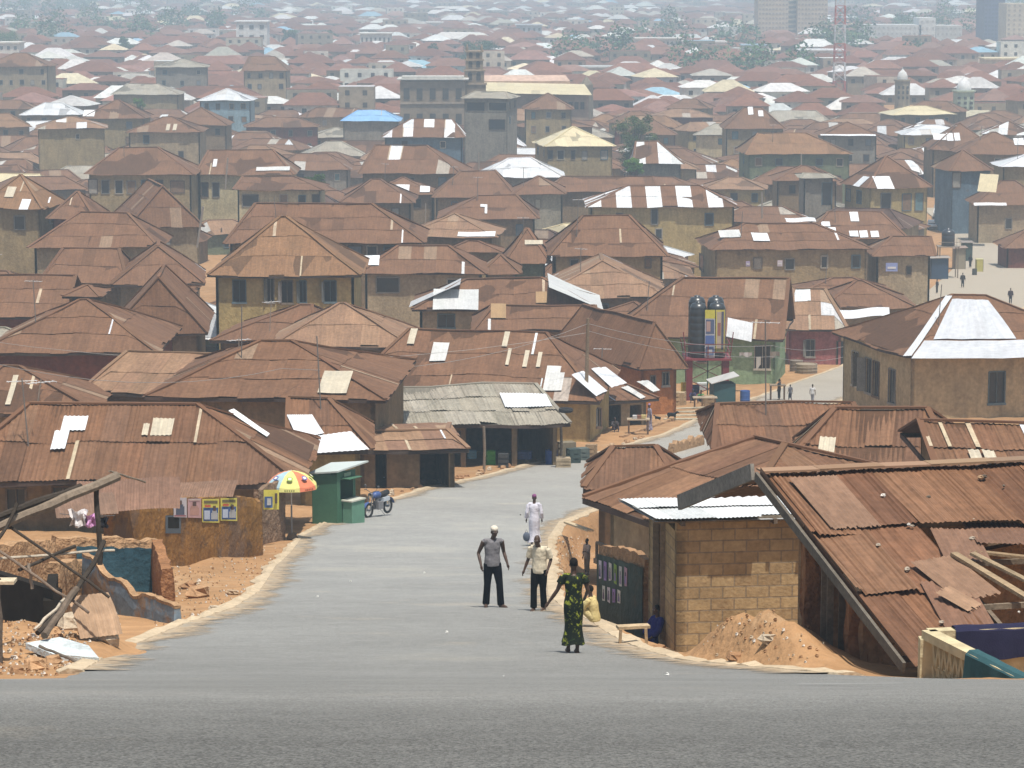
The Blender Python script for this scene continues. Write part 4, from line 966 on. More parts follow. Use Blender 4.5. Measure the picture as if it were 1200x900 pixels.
def shack():
    u = V(.97, .24, 0).normalized(); e0 = V(5.44, 38.9, -9.48); r0 = V(3.90, 45., -7.93)
    W_ = 7.5; e1, r1 = e0 + u * W_, r0 + u * W_
    root = empty('ruined_shack', (7, 43, ground(7, 43))); tag(root, 'collapsing shack at the right with torn rusty corrugated roof over mud pillars', 'shack')
    rnd = random.Random(4); mb = MB()
    def hole(xa, xb, va): return (xa > 1.75 and 1.5 < va < 3.4) or (xa > .75 and va < 1.5) 
    slope_face(mb, e0, e1, r1, r0, [(.165, .083, .045), (.185, .098, .055), (.140, .070, .040), (.205, .118, .070)], rnd, 40, corr=True, jag=2.1, strips=.0, step=.02, pitch=.08, hole=hole, under=False, sil=.0)
    b0 = r0 + (r0 - e0).normalized() * 0; vv = V(-.24, .97, 0); b0 = r0 + vv * 4.1 + V(0, 0, -1.15); b1 = b0 + u * W_
    slope_face(mb, b1, b0, r0, r1, RUSTS, rnd, 40, corr=True, jag=1.5, strips=.1, under=False)
    rf = mb.build('roof', M['roof'], root)
    mb = MB()
    for k in range(8):
        mb.bar(r0.lerp(r1, k / 8) + V(0, 0, .07), r0.lerp(r1, (k + 1) / 8 + .02) + V(0, 0, .06 + .02 * rnd.random()), .34, .03, jit((.25, .16, .1), .15, rnd))
    mb.build('ridge_cap', M['roof'], rf)
    # torn sheets around the hole
    f = (r0 - e0); fl = f.length; s = f / fl; n = u.cross(s)
    def tear(x, y, w_, l, rot, tilt, lift, col):
        mb = MB(); c = e0 + u * x + s * y + n * lift; m_ = Matrix.Rotation(rot, 3, n); uu = m_ @ u; ss = m_ @ s; ss = Matrix.Rotation(tilt, 3, uu) @ ss; nn2 = uu.cross(ss); k = int(w_ / .02)
        for i in range(k):
            xa, xb = i * .02, (i + 1) * .02; r_ = rnd.uniform(0, .1) if i % 6 < 3 else .05
            ha, hb = .009 * math.sin(xa * 78.5), .009 * math.sin(xb * 78.5); q = [(xa, -r_, ha), (xb, -r_, hb), (xb, l + r_ * .5, hb), (xa, l + r_ * .5, ha)]
            mb.face([c + uu * (p[0] - w_ / 2) + ss * p[1] + nn2 * p[2] for p in q], col, uv=[(p[0], p[1]) for p in q])
        mb.build('torn_sheet', M['roof'], rf)
    tear(1.25, .75, .75, 1.5, -.12, .02, .05, (.19, .105, .068)); tear(1.15, .15, .5, .8, .1, -.1, .04, (.23, .15, .1)); tear(1.75, 1.75, .75, 1.2, .22, .04, .08, (.23, .14, .09)); tear(2.05, 2.9, .7, 1.2, -.2, -.05, .1, (.20, .115, .075)); tear(3.6, 3.25, 2.4, 1.2, -.2, -.17, .10, (.17, .095, .062)); tear(1.5, 1.4, .35, .5, .6, .15, .1, (.3, .19, .12))
    tear(.8, 4.3, .8, 1.8, .03, .015, .07, (.215, .13, .085)); tear(4.2, 1.0, 1.2, 1.4, .1, -.25, -.1, (.16, .09, .06))
    # barge boards, purlins, timbers through the hole
    mb = MB(); dn = V(0, 0, -.1)
    mb.bar(r0 - u * .06 + V(0, 0, -.02), e0 - u * .06 + V(0, 0, -.06), .05, .15, (.12, .105, .085)); mb.build('barge_board', M['wood'], root)
    mb = MB(); mb.bar(r0 - u * .05 + V(0, 0, -.03) + s * .2, b0 - u * .05 + V(0, 0, -.03), .06, .26, (.20, .185, .16)); mb.build('barge_board', M['wood'], root)
    mb = MB()
    for k in range(5):
        a = e0.lerp(r0, .05 + k * .22) + dn; mb.bar(a, a + u * W_, .06, .08, rnd.choice(WD))
    for k in range(5):
        x = .3 + k * 1.6; mb.bar(e0 + u * x + dn * 1.8, r0 + u * x + dn * 1.8, .07, .1, rnd.choice(WD))
    mb.build('rafter', M['wood'], root)
    mb = MB(); t = lambda x, y, h: e0 + u * x + s * y + n * h
    mb.bar(t(1.85, 3.0, .16), t(2.6, 1.0, .1), .13, .05, (.27, .20, .125)); mb.bar(t(2.1, 2.9, .2), t(2.95, 1.6, .06), .12, .04, (.25, .19, .12)); mb.bar(t(2.2, 3.3, .05), t(5.2, 2.1, .05), .14, .04, (.24, .17, .10))
    mb.build('broken_timber', M['wood'], root)
    # stones and bits lying on the roof
    for k in range(26):
        x, y = rnd.uniform(.5, 6.5), rnd.uniform(1, fl - .2)
        if x > 3 and y < 3.6: continue
        mb = MB(); rock(mb, t(x, y, .07), rnd.uniform(.025, .06), rnd.choice([(.35, .3, .24), (.5, .48, .44), (.12, .1, .08), (.3, .2, .12)]), rnd)
        tag(mb.build('stone', M['rock']), 'small stone lying on the torn rusty shack roof', 'stone', 'stones on the shack roof')
    # mud pillars and door frames along the gable
    g = lambda x, y: ground(x, y)
    def at(px, D): q = P(px, 700, D); return q.x, q.y
    for px, D, w_, top in ((952, 44.2, .3, -8.5), (1004, 42.2, .28, -9.0)):
        x, y = at(px, D); mb = MB(); rug_wall(mb, (x - w_ / 2, y - .02), (x + w_ / 2, y + .02), g(x, y) - .9, top, .3, MUD, px, surf=.05, nz=14, nx=6); mb.build('pillar', M['mudwall'], root)
    mb = MB()
    for px, D in ((966, 43.6), (973, 43.4), (987, 43.0)):
        x, y = at(px, D); mb.bar((x, y, g(x, y) - .8), (x, y, -8.55 - (px - 966) * .012), .07, .1, WD[1] if px < 980 else WD[2])
    x, y = at(979, 43.3); mb.bar((x - .35, y + .1, -8.75), (x + .4, y - .1, -8.9), .2, .12, (.2, .13, .07)); mb.build('door_frame', M['wood'], root)
    for p, q, zt_ in ((at(1012, 42.), at(1215, 44.6), -8.9), ((13.2, 41), (12, 48), -8.6), (at(1150, 49.5), at(935, 48.5), -8.6)): mb = MB(); cut_wall(mb, p, q, -12, -12, zt_, [], .2, MUDL); mb.build('wall', M['mudwall'], root)
def rock(mb, c, r, col, rnd, flat=.7):
    c = Vector(c); sd = rnd.random() * 100; st = [(0, 0, 1)] + [(math.cos(a + k * .4) * math.sin(p), math.sin(a + k * .4) * math.sin(p), math.cos(p)) for k, p in enumerate((.8, 1.6, 2.4)) for a in (0, 1.05, 2.1, 3.14, 4.2, 5.24)] + [(0, 0, -1)]
    sx, sy = rnd.uniform(.8, 1.4), rnd.uniform(.7, 1.1); rot = Matrix.Rotation(rnd.random() * 6, 3, 'Z'); pts = []
    for q in st:
        k = r * (1 + .5 * mnoise.noise(V(q[0] * 1.3 + sd, q[1] * 1.3, q[2] * 1.3))); pts.append(c + rot @ V(q[0] * k * sx, q[1] * k * sy, q[2] * k * flat))
    fs = [(0, 1 + j, 1 + (j + 1) % 6) for j in range(6)]
    for k in range(2):
        for j in range(6): fs.append((1 + k * 6 + j, 7 + k * 6 + j, 7 + k * 6 + (j + 1) % 6, 1 + k * 6 + (j + 1) % 6))
    fs += [(13 + j, 19, 13 + (j + 1) % 6) for j in range(6)]
    mb.idx(pts, fs, col)
shack()
# balustrade with hanging cloths in front of the shack
def balustrade():
    c0 = P(1088, 738, 38.2); zt = c0.z; d1 = V(.30, -.954, 0); d2 = V(.985, .17, 0)
    root = empty('balustrade', (c0.x, c0.y, zt - 1.1)); tag(root, 'cream concrete balcony wall with triangular holes at the right edge', 'wall'); cc = (.50, .43, .27)
    zb = zt - 1.5; L1 = 4.
    mb = MB(); mb.bar(c0 + V(0, 0, -.06), c0 + d1 * L1 + V(0, 0, -.06), .2, .12, cc); mb.bar(c0 + V(0, 0, -.06), c0 + d2 * 2.6 + V(0, 0, -.06), .2, .12, cc); mb.build('rail', M['wall'], root)
    mb = MB(); mb.box((c0.x - .02, c0.y, zt - .8), (.2, .2, 1.38), cc); q = c0 + d1 * 1.6; mb.box((q.x, q.y, zt - .8), (.18, .18, 1.35), cc); mb.build('post', M['wall'], root)
    mb = MB(); n1 = V(d1.y, -d1.x, 0)
    # triangular breeze openings between bars
    for k in range(9):
        a = c0 + d1 * (.22 + k * .17)
        for j in range(4):
            z0 = zt - .15 - j * .3; mb.bar((a.x, a.y, z0), (a.x + d1.x * .085, a.y + d1.y * .085, z0 - .3), .05, .08, shade(cc, .95), up=n1); mb.bar((a.x + d1.x * .17, a.y + d1.y * .17, z0), (a.x + d1.x * .085, a.y + d1.y * .085, z0 - .3), .05, .08, shade(cc, .95), up=n1)
            mb.bar((a.x, a.y, z0 - .31), (a.x + d1.x * .17, a.y + d1.y * .17, z0 - .31), .04, .08, cc, up=V(0, 0, 1))
    a = c0 + d1 * .9
    mb.build('breeze_block', M['wall'], root)
    mb = MB(); a, b = c0 + d1 * 2.3, c0 + d1 * L1; mb.bar((a.x, a.y, zt - .75), (b.x, b.y, zt - .75), .12, 1.25, cc); a, b = c0 + d2 * .1, c0 + d2 * 2.6; mb.bar((a.x, a.y, zt - .75), (b.x, b.y, zt - .75), .1, 1.25, cc); mb.build('panel', M['wall'], root)
    def drape(p, d, L, front, back, col, name, lab, seed):
        n = V(d.y, -d.x, 0); mb = MB(); nu, prof = int(L / .05), [(-.14, -back), (-.125, -back * .5), (-.12, -.02), (-.06, .035), (.06, .035), (.12, -.02), (.13, -front * .35), (.14, -front * .7), (.145, -front)]
        g = []
        for i in range(nu + 1):
            x = i * .05; w_ = mnoise.noise(V(x * 3, seed, 0)); row = []
            for k, (o, z) in enumerate(prof):
                z2 = z * (1 + .12 * mnoise.noise(V(x * 1.5, seed + k * .2, 1))); oo = o + (.035 * math.sin(x * 14 + seed) * abs(z) * (1 if o > 0 else -1)) + (.02 * w_ if abs(z) < .05 else 0)
                q = p + d * x + n * oo; row.append((q.x, q.y, zt + z2 + (.02 * w_ if abs(z) < .05 else 0)))
            g.append(row)
        for i in range(nu):
            for k in range(len(prof) - 1): mb.face([g[i][k], g[i + 1][k], g[i + 1][k + 1], g[i][k + 1]], col)
        tag(mb.build(name, M['cloth'], smooth=True), lab, 'cloth')
    drape(c0 + d1 * 1.35, d1, 2.6, .55, .5, (.035, .085, .095), 'cloth', 'dark teal cloth draped over the cream balcony rail', 2)
    drape(c0 + d2 * .35, d2, 2.1, .4, .9, (.022, .022, .05), 'cloth', 'navy blue cloth hung over the back rail of the balcony', 5)
balustrade()
# dark green wall with torn posters beside the block room
def poster_wall():
    a, b = P(706, 640, 61), P(760, 655, 57.5); root = empty('poster_wall', (a.x, a.y, ground(a.x, a.y))); tag(root, 'low mud wall painted dark green and pasted with torn posters', 'wall')
    za, zb_ = a.z, b.z; gb = min(ground(a.x, a.y), ground(b.x, b.y)) - .5
    d = V(b.x - a.x, b.y - a.y, 0); L = d.length; d /= L; n = V(d.y, -d.x, 0); off = 0
    mb = MB(); rug_wall(mb, a, b, gb, 0, .2, (.30, .18, .10), 3, topamp=.06, topfn=lambda t: lerp(za, zb_, t) + .1 * math.sin(t * 3), surf=.03); mb.build('wall', M['mudwall'], root)
    mb = MB(); N_ = 14
    def q(x, z, k=.125): p = V(a.x, a.y, 0) + d * x + n * k; return (p.x, p.y, z)
    for i in range(N_):
        x0, x1 = L * i / N_, L * (i + 1) / N_
        f = lambda x: lerp(za, zb_, x / L) - .16 + .05 * mnoise.noise(V(x * 4, 0, 1)); g_ = lambda x: gb + .75 + .2 * mnoise.noise(V(x * 3, 2, 1))
        mb.face([q(x0, g_(x0)), q(x1, g_(x1)), q(x1, f(x1)), q(x0, f(x0))], (.055, .072, .062))
    mb.build('paint_coat', M['wall'], root)
    rnd = random.Random(8); cols = [(.55, .5, .55), (.3, .2, .4), (.55, .53, .48), (.22, .32, .08), (.45, .44, .42), (.4, .25, .3), (.5, .5, .46)]
    k = 0
    for r_ in range(2):
        for c_ in range(6 if r_ == 0 else 4):
            x0 = .22 + c_ * .25 * L / 2.2 + (.3 if r_ else 0); z1 = lerp(za, zb_, x0 / L) - .25 - r_ * .52; w_, h_ = .23, (.5 if r_ == 0 else .34) * rnd.uniform(.8, 1.1)
            if x0 + w_ > L - .05: continue
            mb = MB(); cc = cols[k % 7]; k += 1
            mb.face([q(x0 + rnd.uniform(0, .03), z1 - h_, .14), q(x0 + w_, z1 - h_ * rnd.uniform(.85, 1), .14), q(x0 + w_, z1, .14), q(x0, z1 - rnd.uniform(0, .04), .14)], cc)
            cd_ = (.1, .08, .1); xm = x0 + w_ / 2
            mb.face([q(xm - .07, z1 - h_ * .85, .145), q(xm + .07, z1 - h_ * .85, .145), q(xm + .05, z1 - h_ * .45, .145), q(xm - .05, z1 - h_ * .45, .145)], jit((.2, .15, .25), .5, rnd))
            mb.face([q(xm - .03, z1 - h_ * .45, .146), q(xm + .03, z1 - h_ * .45, .146), q(xm + .03, z1 - h_ * .25, .146), q(xm - .03, z1 - h_ * .25, .146)], cd_)
            tag(mb.build('poster', M['cloth']), f'{["lilac", "purple", "white", "green", "pale grey", "pink", "cream", "faded lilac", "small violet", "torn white", "bottom right"][(k - 1) % 11]} torn paper poster on the dark green mud wall', 'poster', 'torn posters on the dark green wall')
poster_wall()
# retaining edge and plank at the road bend
def bend_plank():
    a, b = P(664, 612, 101), P(692, 622, 93); mb = MB(); mb.bar(a, b, .22, .06, (.5, .4, .26)); tag(mb.build('plank', M['wood']), 'pale timber plank propped from the kerb to the ditch side house', 'plank')
bend_plank()
# ---------------------------------------------------------------- left foreground
def quadP(mb, pts, col):               # photo points with distances -> face
    mb.face([P(*q) for q in pts], col, uv=[(0, 0), (1, 0), (1, 1), (0, 1)][:len(pts)])
def ochre_wall():
    a = P(126, 586, 80); b = P(302, 583, 90); gb = min(ground(a.x, a.y), ground(b.x, b.y)) - .6
    root = empty('poster_wall', (a.x + 2, a.y + 4, gb + .6)); tag(root, 'long peeling ochre mud wall with four posters near its top', 'wall')
    mb = MB(); rug_wall(mb, a, b, gb, 0, .28, (.29, .145, .035), 21, topamp=.07, nx=50, nz=10, surf=.03, topfn=lambda t: lerp(a.z, b.z, t) + .03 - .25 * sm(t, .93, 1.)); mb.build('wall', M['ochre'], root)
    d = V(b.x - a.x, b.y - a.y, 0); L = d.length; d /= L; n = V(d.y, -d.x, 0)
    c = d * L; c2 = V(b.x, b.y, 0) + V(-.4, 3.2, 0); mb = MB(); rug_wall(mb, b, c2, gb, 0, .28, (.29, .145, .035), 22, topfn=lambda t: b.z - .15 - .5 * t); mb.build('wall', M['ochre'], root)
    def hit(px, py, k=.17):
        rr = ray(px, py); A_ = V(a.x, a.y, 0) + n * k; t = A_.dot(n) / rr.dot(n); return rr * t
    mb = MB(); q = [hit(x, y, .155) for x, y in ((194, 625), (212, 625), (212, 604), (194, 604))]; mb.face(q, (.08, .10, .12)); o = mb.build('blue_plaster', M['paint'], root)
    mb = MB(); q = [hit(x, y, .16) for x, y in ((197, 619), (210, 619), (210, 606), (197, 606))]; mb.face(q, (.03, .03, .035)); mb.build('window', M['dark'], root)
    def poster(x0, y0, x1, y1, bg_, parts_, lab):
        mb = MB(); w_, h_ = x1 - x0, y1 - y0
        mb.face([hit(x0, y1, .17), hit(x1, y1 + .6, .17), hit(x1 - .3, y0, .17), hit(x0, y0 + .4, .17)], bg_)
        for k, (u0, v0, u1, v1, c_) in enumerate(parts_):
            mb.face([hit(x0 + w_ * u0, y1 - h_ * v0, .174 + .003 * k), hit(x0 + w_ * u1, y1 - h_ * v0, .174 + .003 * k), hit(x0 + w_ * u1, y1 - h_ * v1, .174 + .003 * k), hit(x0 + w_ * u0, y1 - h_ * v1, .174 + .003 * k)], c_)
        tag(mb.build('poster', M['paint']), lab, 'poster', 'posters on the ochre wall')
    sk = (.10, .05, .035); bl = (.05, .10, .26); ye = (.62, .55, .10)
    def portrait(cx, top, wd, cl): return [(cx - wd, .12, cx + wd, top - .3, cl), (cx - wd * .7, top - .3, cx + wd * .7, top - .2, cl), (cx - wd * .38, top - .22, cx + wd * .38, top, sk)]
    poster(203.5, 583, 219, 606, (.52, .48, .50), portrait(.5, .85, .32, (.08, .09, .13)) + [(.05, .03, .95, .1, (.3, .1, .12))], 'pale portrait poster at the left end of the poster row')
    poster(220, 584, 236, 606.5, (.50, .30, .30), portrait(.5, .82, .34, (.45, .25, .2)) + [(.1, .9, .9, .96, (.5, .45, .4))], 'pinkish portrait poster second in the poster row')
    yb = lambda: [(.06, .05, .94, .62, bl), (.1, .8, .9, .92, (.15, .12, .05))] + portrait(.72, .7, .2, (.4, .4, .4)) + [(.12, .12, .45, .5, (.45, .5, .6)), (.15, .64, .5, .74, (.5, .1, .05))]
    poster(237, 584.5, 257, 612, ye, yb(), 'yellow and blue election poster hanging lowest in the row')
    poster(258.5, 583.5, 278, 610, ye, yb(), 'yellow and blue election poster at the right end of the row')
ochre_wall()
def shop_poster():
    a, b = P(300, 572, 96), P(331, 570, 98); zb = ground(a.x, a.y) - .3
    mb = MB(); rug_wall(mb, (a.x, a.y), (b.x, b.y), zb, a.z - .05, .2, (.22, .15, .10), 31); tag(mb.build('wall_stub', M['mudwall']), 'short brown wall stub beside the parasol with one poster', 'wall')
    mb = MB(); y_ = 95.4
    quadP(mb, [(309, 597, y_), (327, 597, y_ + .4), (327, 574, y_ + .4), (309, 574, y_)], (.62, .55, .10)); quadP(mb, [(310, 595, y_ - .02), (322, 595, y_ + .3), (322, 582, y_ + .3), (310, 582, y_ - .02)], (.07, .13, .3)); quadP(mb, [(313, 592, y_ - .05), (318, 592, y_ + .2), (318, 584, y_ + .2), (313, 584, y_ - .05)], (.5, .5, .5)); quadP(mb, [(322, 590, y_ + .1), (325, 590, y_ + .3), (325, 578, y_ + .3), (322, 578, y_ + .1)], (.1, .06, .04))
    tag(mb.build('poster', M['paint']), 'yellow and blue poster on the brown stub wall beside the parasol', 'poster')
shop_poster()
# ruined rooms with blue paint
def ruin():
    rnd = random.Random(12)
    a, b = P(62, 628, 67), P(184, 632, 68.5); gb = ground(b.x, b.y) - .8
    root = empty('ruined_room', (a.x + 1, a.y, gb + .8)); tag(root, 'broken mud walled room with teal painted inside and crumbling rim', 'ruin')
    mb = MB(); rug_wall(mb, a, b, gb, 0, .32, MUDL, 41, topamp=.09, nx=40, nz=8, surf=.05, topfn=lambda t: lerp(a.z, b.z, t)); mb.build('wall', M['mudwall'], root)
    c = P(196, 650, 63.5); mb = MB(); rug_wall(mb, b, c, gb, 0, .3, MUD, 42, topamp=.12, nx=24, nz=8, surf=.06, topfn=lambda t: lerp(b.z, c.z - .35, t)); mb.build('wall', M['mudwall'], root)
    d = V(b.x - a.x, b.y - a.y, 0); L = d.length; d /= L; n = V(d.y, -d.x, 0); mb = MB()
    N_ = 20
    for i in range(N_):
        x0, x1 = .5 + (L - .7) * i / N_, .5 + (L - .7) * (i + 1) / N_
        f = lambda x: lerp(a.z, b.z, x / L) - .2 + .05 * mnoise.noise(V(x * 4, 7, 1))
        q = lambda x, z: (a.x + d.x * x + n.x * .21, a.y + d.y * x + n.y * .21, z)
        mb.face([q(x0, gb), q(x1, gb), q(x1, f(x1)), q(x0, f(x0))], (.035, .085, .115))
    mb.build('paint_coat', M['wall'], root)
    # front broken wall, pale blue
    a, b = P(100, 662, 60), P(208, 690, 55.5); gb = min(ground(a.x, a.y), ground(b.x, b.y)) - .5
    root = empty('broken_wall', (b.x, b.y, gb + .5)); tag(root, 'jagged pale blue plastered wall stub stepping down to the road', 'wall')
    tf = lambda t: lerp(a.z, b.z, t) + .22 * (1 - t) - .28 * sm(t, .1, .22) - .2 * sm(t, .4, .6) + .12 * sm(t, .6, .7)
    mb = MB(); rug_wall(mb, a, b, gb, 0, .16, (.15, .20, .24), 45, topamp=.08, nx=40, nz=6, surf=.015, topfn=tf); mb.build('wall', mat('blue_plaster', (.17, .22, .27), rough=.9, n1=(1.2, .2), n2=(7., .15), bump=(12., .01), coord='World', stain=[(.8, .53, (.30, .19, .10), .85)]), root)
    mb = MB(); d = V(b.x - a.x, b.y - a.y, 0); L = d.length; d /= L; n = V(d.y, -d.x, 0)
    for i in range(30):
        t0, t1 = i / 30, (i + 1) / 30; p, q = V(a.x, a.y, 0) + d * L * t0, V(a.x, a.y, 0) + d * L * t1
        z0, z1 = tf(t0) + .08 * (mnoise.noise(V(t0 * L * 1.6, 45, 0)) + .5 * mnoise.noise(V(t0 * L * 5, 45, 3))), tf(t1) + .08 * (mnoise.noise(V(t1 * L * 1.6, 45, 0)) + .5 * mnoise.noise(V(t1 * L * 5, 45, 3)))
        mb.bar((p.x, p.y, z0 + .01), (q.x, q.y, z1 + .01), .14, .06, MUDL)
    mb.build('crumbled_edge', M['mudwall'], root)
    # mud stumps and dark cavity at the left
    for k, (x0, y0, D0, x1, y1, D1, lab) in enumerate(((-30, 640, 62, 58, 632, 66, 'low crumbled mud wall behind the charred roof timbers'), (60, 660, 58, 98, 655, 61, 'orange mud wall stump between charred timbers and blue stub'))):
        a, b = P(x0, y0, D0), P(x1, y1, D1); gb = min(ground(a.x, a.y), ground(b.x, b.y)) - .6; mb = MB()
        rug_wall(mb, a, b, gb, 0, .35, MUDL, 50 + k, topamp=.12, nx=26, nz=8, surf=.035, topfn=lambda t: lerp(a.z, b.z, t)); tag(mb.build('mud_wall', M['mudwall']), lab, 'wall')
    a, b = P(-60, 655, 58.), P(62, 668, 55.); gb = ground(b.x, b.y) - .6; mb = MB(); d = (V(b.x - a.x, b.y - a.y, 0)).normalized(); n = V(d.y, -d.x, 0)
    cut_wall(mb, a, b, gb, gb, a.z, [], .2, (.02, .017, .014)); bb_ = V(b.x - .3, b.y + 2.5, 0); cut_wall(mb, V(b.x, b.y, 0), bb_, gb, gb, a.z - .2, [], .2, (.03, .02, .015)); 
    # black walls stand in for the shaded void left of the rubble
    tag(mb.build('shade_void', M['dark']), 'black wall standing in for the shaded void at the left edge', 'wall')
ruin()
def timbers():
    BK = (.045, .036, .028); GY = (.24, .20, .16); LT = (.40, .35, .28)
    L = [(((-30, 628, 46.), (138, 558, 48.)), .18, .12, (.20, .16, .12), 'roof_beam', 'heavy weathered beam slanting up across the left edge'),
         (((-20, 612, 46.1), (95, 570, 47.6)), .12, .06, BK, 'roof_beam', 'dark batten under the heavy slanting beam'),
         (((113, 566, 47.8), (117, 662, 47.6)), .10, .10, BK, 'post', 'upright black post under the end of the slanting beam'),
         (((-20, 657, 46.), (134, 645, 47.4)), .05, .06, LT, 'pole', 'pale horizontal pole lashed to the black post'),
         (((122, 634, 47.3), (44, 742, 45.4)), .09, .09, BK, 'charred_timber', 'curved charred timber leaning from post foot to the rubble'),
         (((-10, 600, 46.6), (128, 700, 46.)), .05, .05, BK, 'charred_timber', 'thin charred rafter falling to the right'),
         (((-10, 640, 46.2), (104, 718, 45.6)), .05, .05, (.17, .13, .1), 'charred_timber', 'brown charred rafter below the thin one'),
         (((20, 590, 46.5), (-8, 645, 46.)), .06, .06, BK, 'charred_timber', 'short burnt rafter at the left edge'),
         (((34, 660, 46.), (38, 690, 46.)), .06, .06, GY, 'pole', 'short grey peg hanging from the pale pole'),
         (((88, 640, 47.), (22, 668, 46.)), .06, .05, BK, 'charred_timber', 'stubby charred lath crossing the pale pole'),
         (((52, 745, 44.6), (90, 690, 45.8)), .12, .06, (.13, .1, .075), 'charred_timber', 'broad split timber leaning on the rubble'),
         (((78, 700, 46.), (40, 738, 45.)), .05, .05, LT, 'charred_timber', 'pale splintered lath beside the broad split timber'),
         (((-3, 678, 43.5), (1, 815, 43.0)), .12, .12, (.09, .07, .055), 'post', 'dark wooden post cut by the left edge'),
         (((46, 757, 43.6), (98, 778, 43.2)), .05, .04, (.13, .11, .09), 'stick', 'bent stick lying over the pale slab'),
         (((170, 565, 62.), (128, 552, 60.)), .05, .05, (.2, .16, .12), 'pole', 'thin pole behind the beam end')]
    for (p, q), w_, h_, c_, nm, lab in L:
        p, q = P(*p), P(*q); mb = MB(); n_ = 6; prev = p; off = V(0, 0, .0)
        pts = [p.lerp(q, k / n_) + V(rn.uniform(-1, 1), rn.uniform(-1, 1), rn.uniform(-1, 1)) * .018 * (0 < k < n_) + (V(0, 0, -.18) * math.sin(k / n_ * 3.14) if 'curved' in lab else V(0, 0, 0)) for k in range(n_ + 1)]
        mb.tube(pts, [w_ * .5 * rn.uniform(.85, 1.1) for _ in pts], c_, n=7); tag(mb.build(nm, M['wood']), lab, 'timber')
    a = P(0, 686, 43.4); mb = MB(); mb.box(P(2, 681, 43.5), (.42, .3, .05), (.5, .42, .3)); tag(mb.build('board', M['wood']), 'pale board on top of the dark post at the left edge', 'board')
timbers()
def sheetpatch(name, c, w_, l, rot, mt, col, lab, pitch=.08, tz=0., cat='sheet'):
    """loose corrugated sheet: centre, width, length, (yaw, slope toward the viewer, roll)"""
    m_ = Matrix.Rotation(rot[0], 3, 'Z') @ Matrix.Rotation(rot[1], 3, 'X') @ Matrix.Rotation(rot[2], 3, 'Y'); mb = MB(); k = int(w_ / .02)
    for i in range(k):
        xa, xb = i * .02 - w_ / 2, (i + 1) * .02 - w_ / 2; ha, hb = (.009 * math.sin(x * 2 * math.pi / pitch) for x in (xa, xb)); bnd = lambda x: .06 * math.sin(x * 1.7)
        for s_ in range(3):
            y0, y1 = -l / 2 + l * s_ / 3, -l / 2 + l * (s_ + 1) / 3; g = lambda y: -.05 * (y / l) ** 2 * 4
            mb.face([Vector(c) + m_ @ V(x, y, h + bnd(x) + g(y)) for x, y, h in ((xa, y0, ha), (xb, y0, hb), (xb, y1, hb), (xa, y1, ha))], col, uv=[(xa, y0), (xb, y0), (xb, y1), (xa, y1)])
    return tag(mb.build(name, mt), lab, cat)
sheetpatch('corrugated_sheet', P(112, 719, 46.6), .75, .85, (.5, .75, .1), M['roof'], (.33, .22, .14), 'bent corrugated sheet sliding down the rubble by the road')
sheetpatch('corrugated_sheet', P(150, 578, 80), 2.9, 1.5, (.1, .45, .0), M['roof'], (.19, .11, .075), 'rusty corrugated lean roof behind the ochre wall')
sheetpatch('corrugated_sheet', P(100, 590, 74), 1.6, .9, (.3, .5, .05), M['roof'], (.19, .12, .085), 'small rusty sheet roof behind the hanging cloths')
sheetpatch('corrugated_sheet', P(235, 572, 88), 2.2, 1., (-.1, .35, 0), M['roof'], (.2, .12, .08), 'narrow rusty sheet lying along the top of the ochre wall')
sheetpatch('corrugated_sheet', P(867, 386, 205), 1.9, 1.5, (-.2, 1.0, .5), M['tin'], (.62, .64, .66), 'white sheet tilted against the brown roof of the green house')
sheetpatch('corrugated_sheet', P(1012, 366, 236), 4.2, 2.2, (-.1, .2, -.08), M['tin'], (.7, .72, .74), 'large white sheet lying at the foot of the brown pyramid roof')
sheetpatch('corrugated_sheet', P(938, 257, 330), 3.4, 1.6, (.05, .2, 0.), M['tin'], (.7, .72, .74), 'white sheet lying between two brown roofs above the ochre house')
sheetpatch('corrugated_sheet', P(1158, 214, 408), 2.6, 4.6, (-.25, .5, .1), M['tin'], (.55, .47, .30), 'long cream sheet sliding off a broken roof by the road')
def cloths():
    for k, (px, row, c_, lab, w_, h_) in enumerate(((92, 607, (.62, .6, .6), 'white cloth tied to the line behind the black post', .30, .34), (106, 610, (.55, .30, .52), 'pink cloth bunched on the line behind the black post', .26, .26), (122, 612, (.02, .02, .025), 'black cloth hanging next to the pink cloth', .14, .22))):
        c = P(px, row, 58); mb = MB(); g = []
        for i in range(9):
            rw = []
            for j in range(9):
                u_, v_ = i / 8 - .5, j / 8 - .5; s_ = .4 + .6 * (abs(v_ + .1) + .35)
                rw.append((c.x + u_ * w_ * s_ * 1.5 + .03 * mnoise.noise(V(i * .5, j * .4, k)), c.y + .09 * math.sin(i * 1.3 + k) + .04 * math.sin(j + i), c.z + v_ * h_ + .06 * mnoise.noise(V(i * .4, 3, k))))
            g.append(rw)
        for i in range(8):
            for j in range(8): mb.face([g[i][j], g[i + 1][j], g[i + 1][j + 1], g[i][j + 1]], c_)
        tag(mb.build('laundry', M['cloth'], smooth=True), lab, 'laundry')
    mb = MB(); p, q = P(70, 602, 58.1), P(135, 604, 58.1); mb.tube([p, p.lerp(q, .5) + V(0, 0, -.05), q], .008, (.1, .1, .1), n=4); tag(mb.build('clothes_line', M['wood']), 'thin line carrying the white and pink cloths', 'line')
cloths()
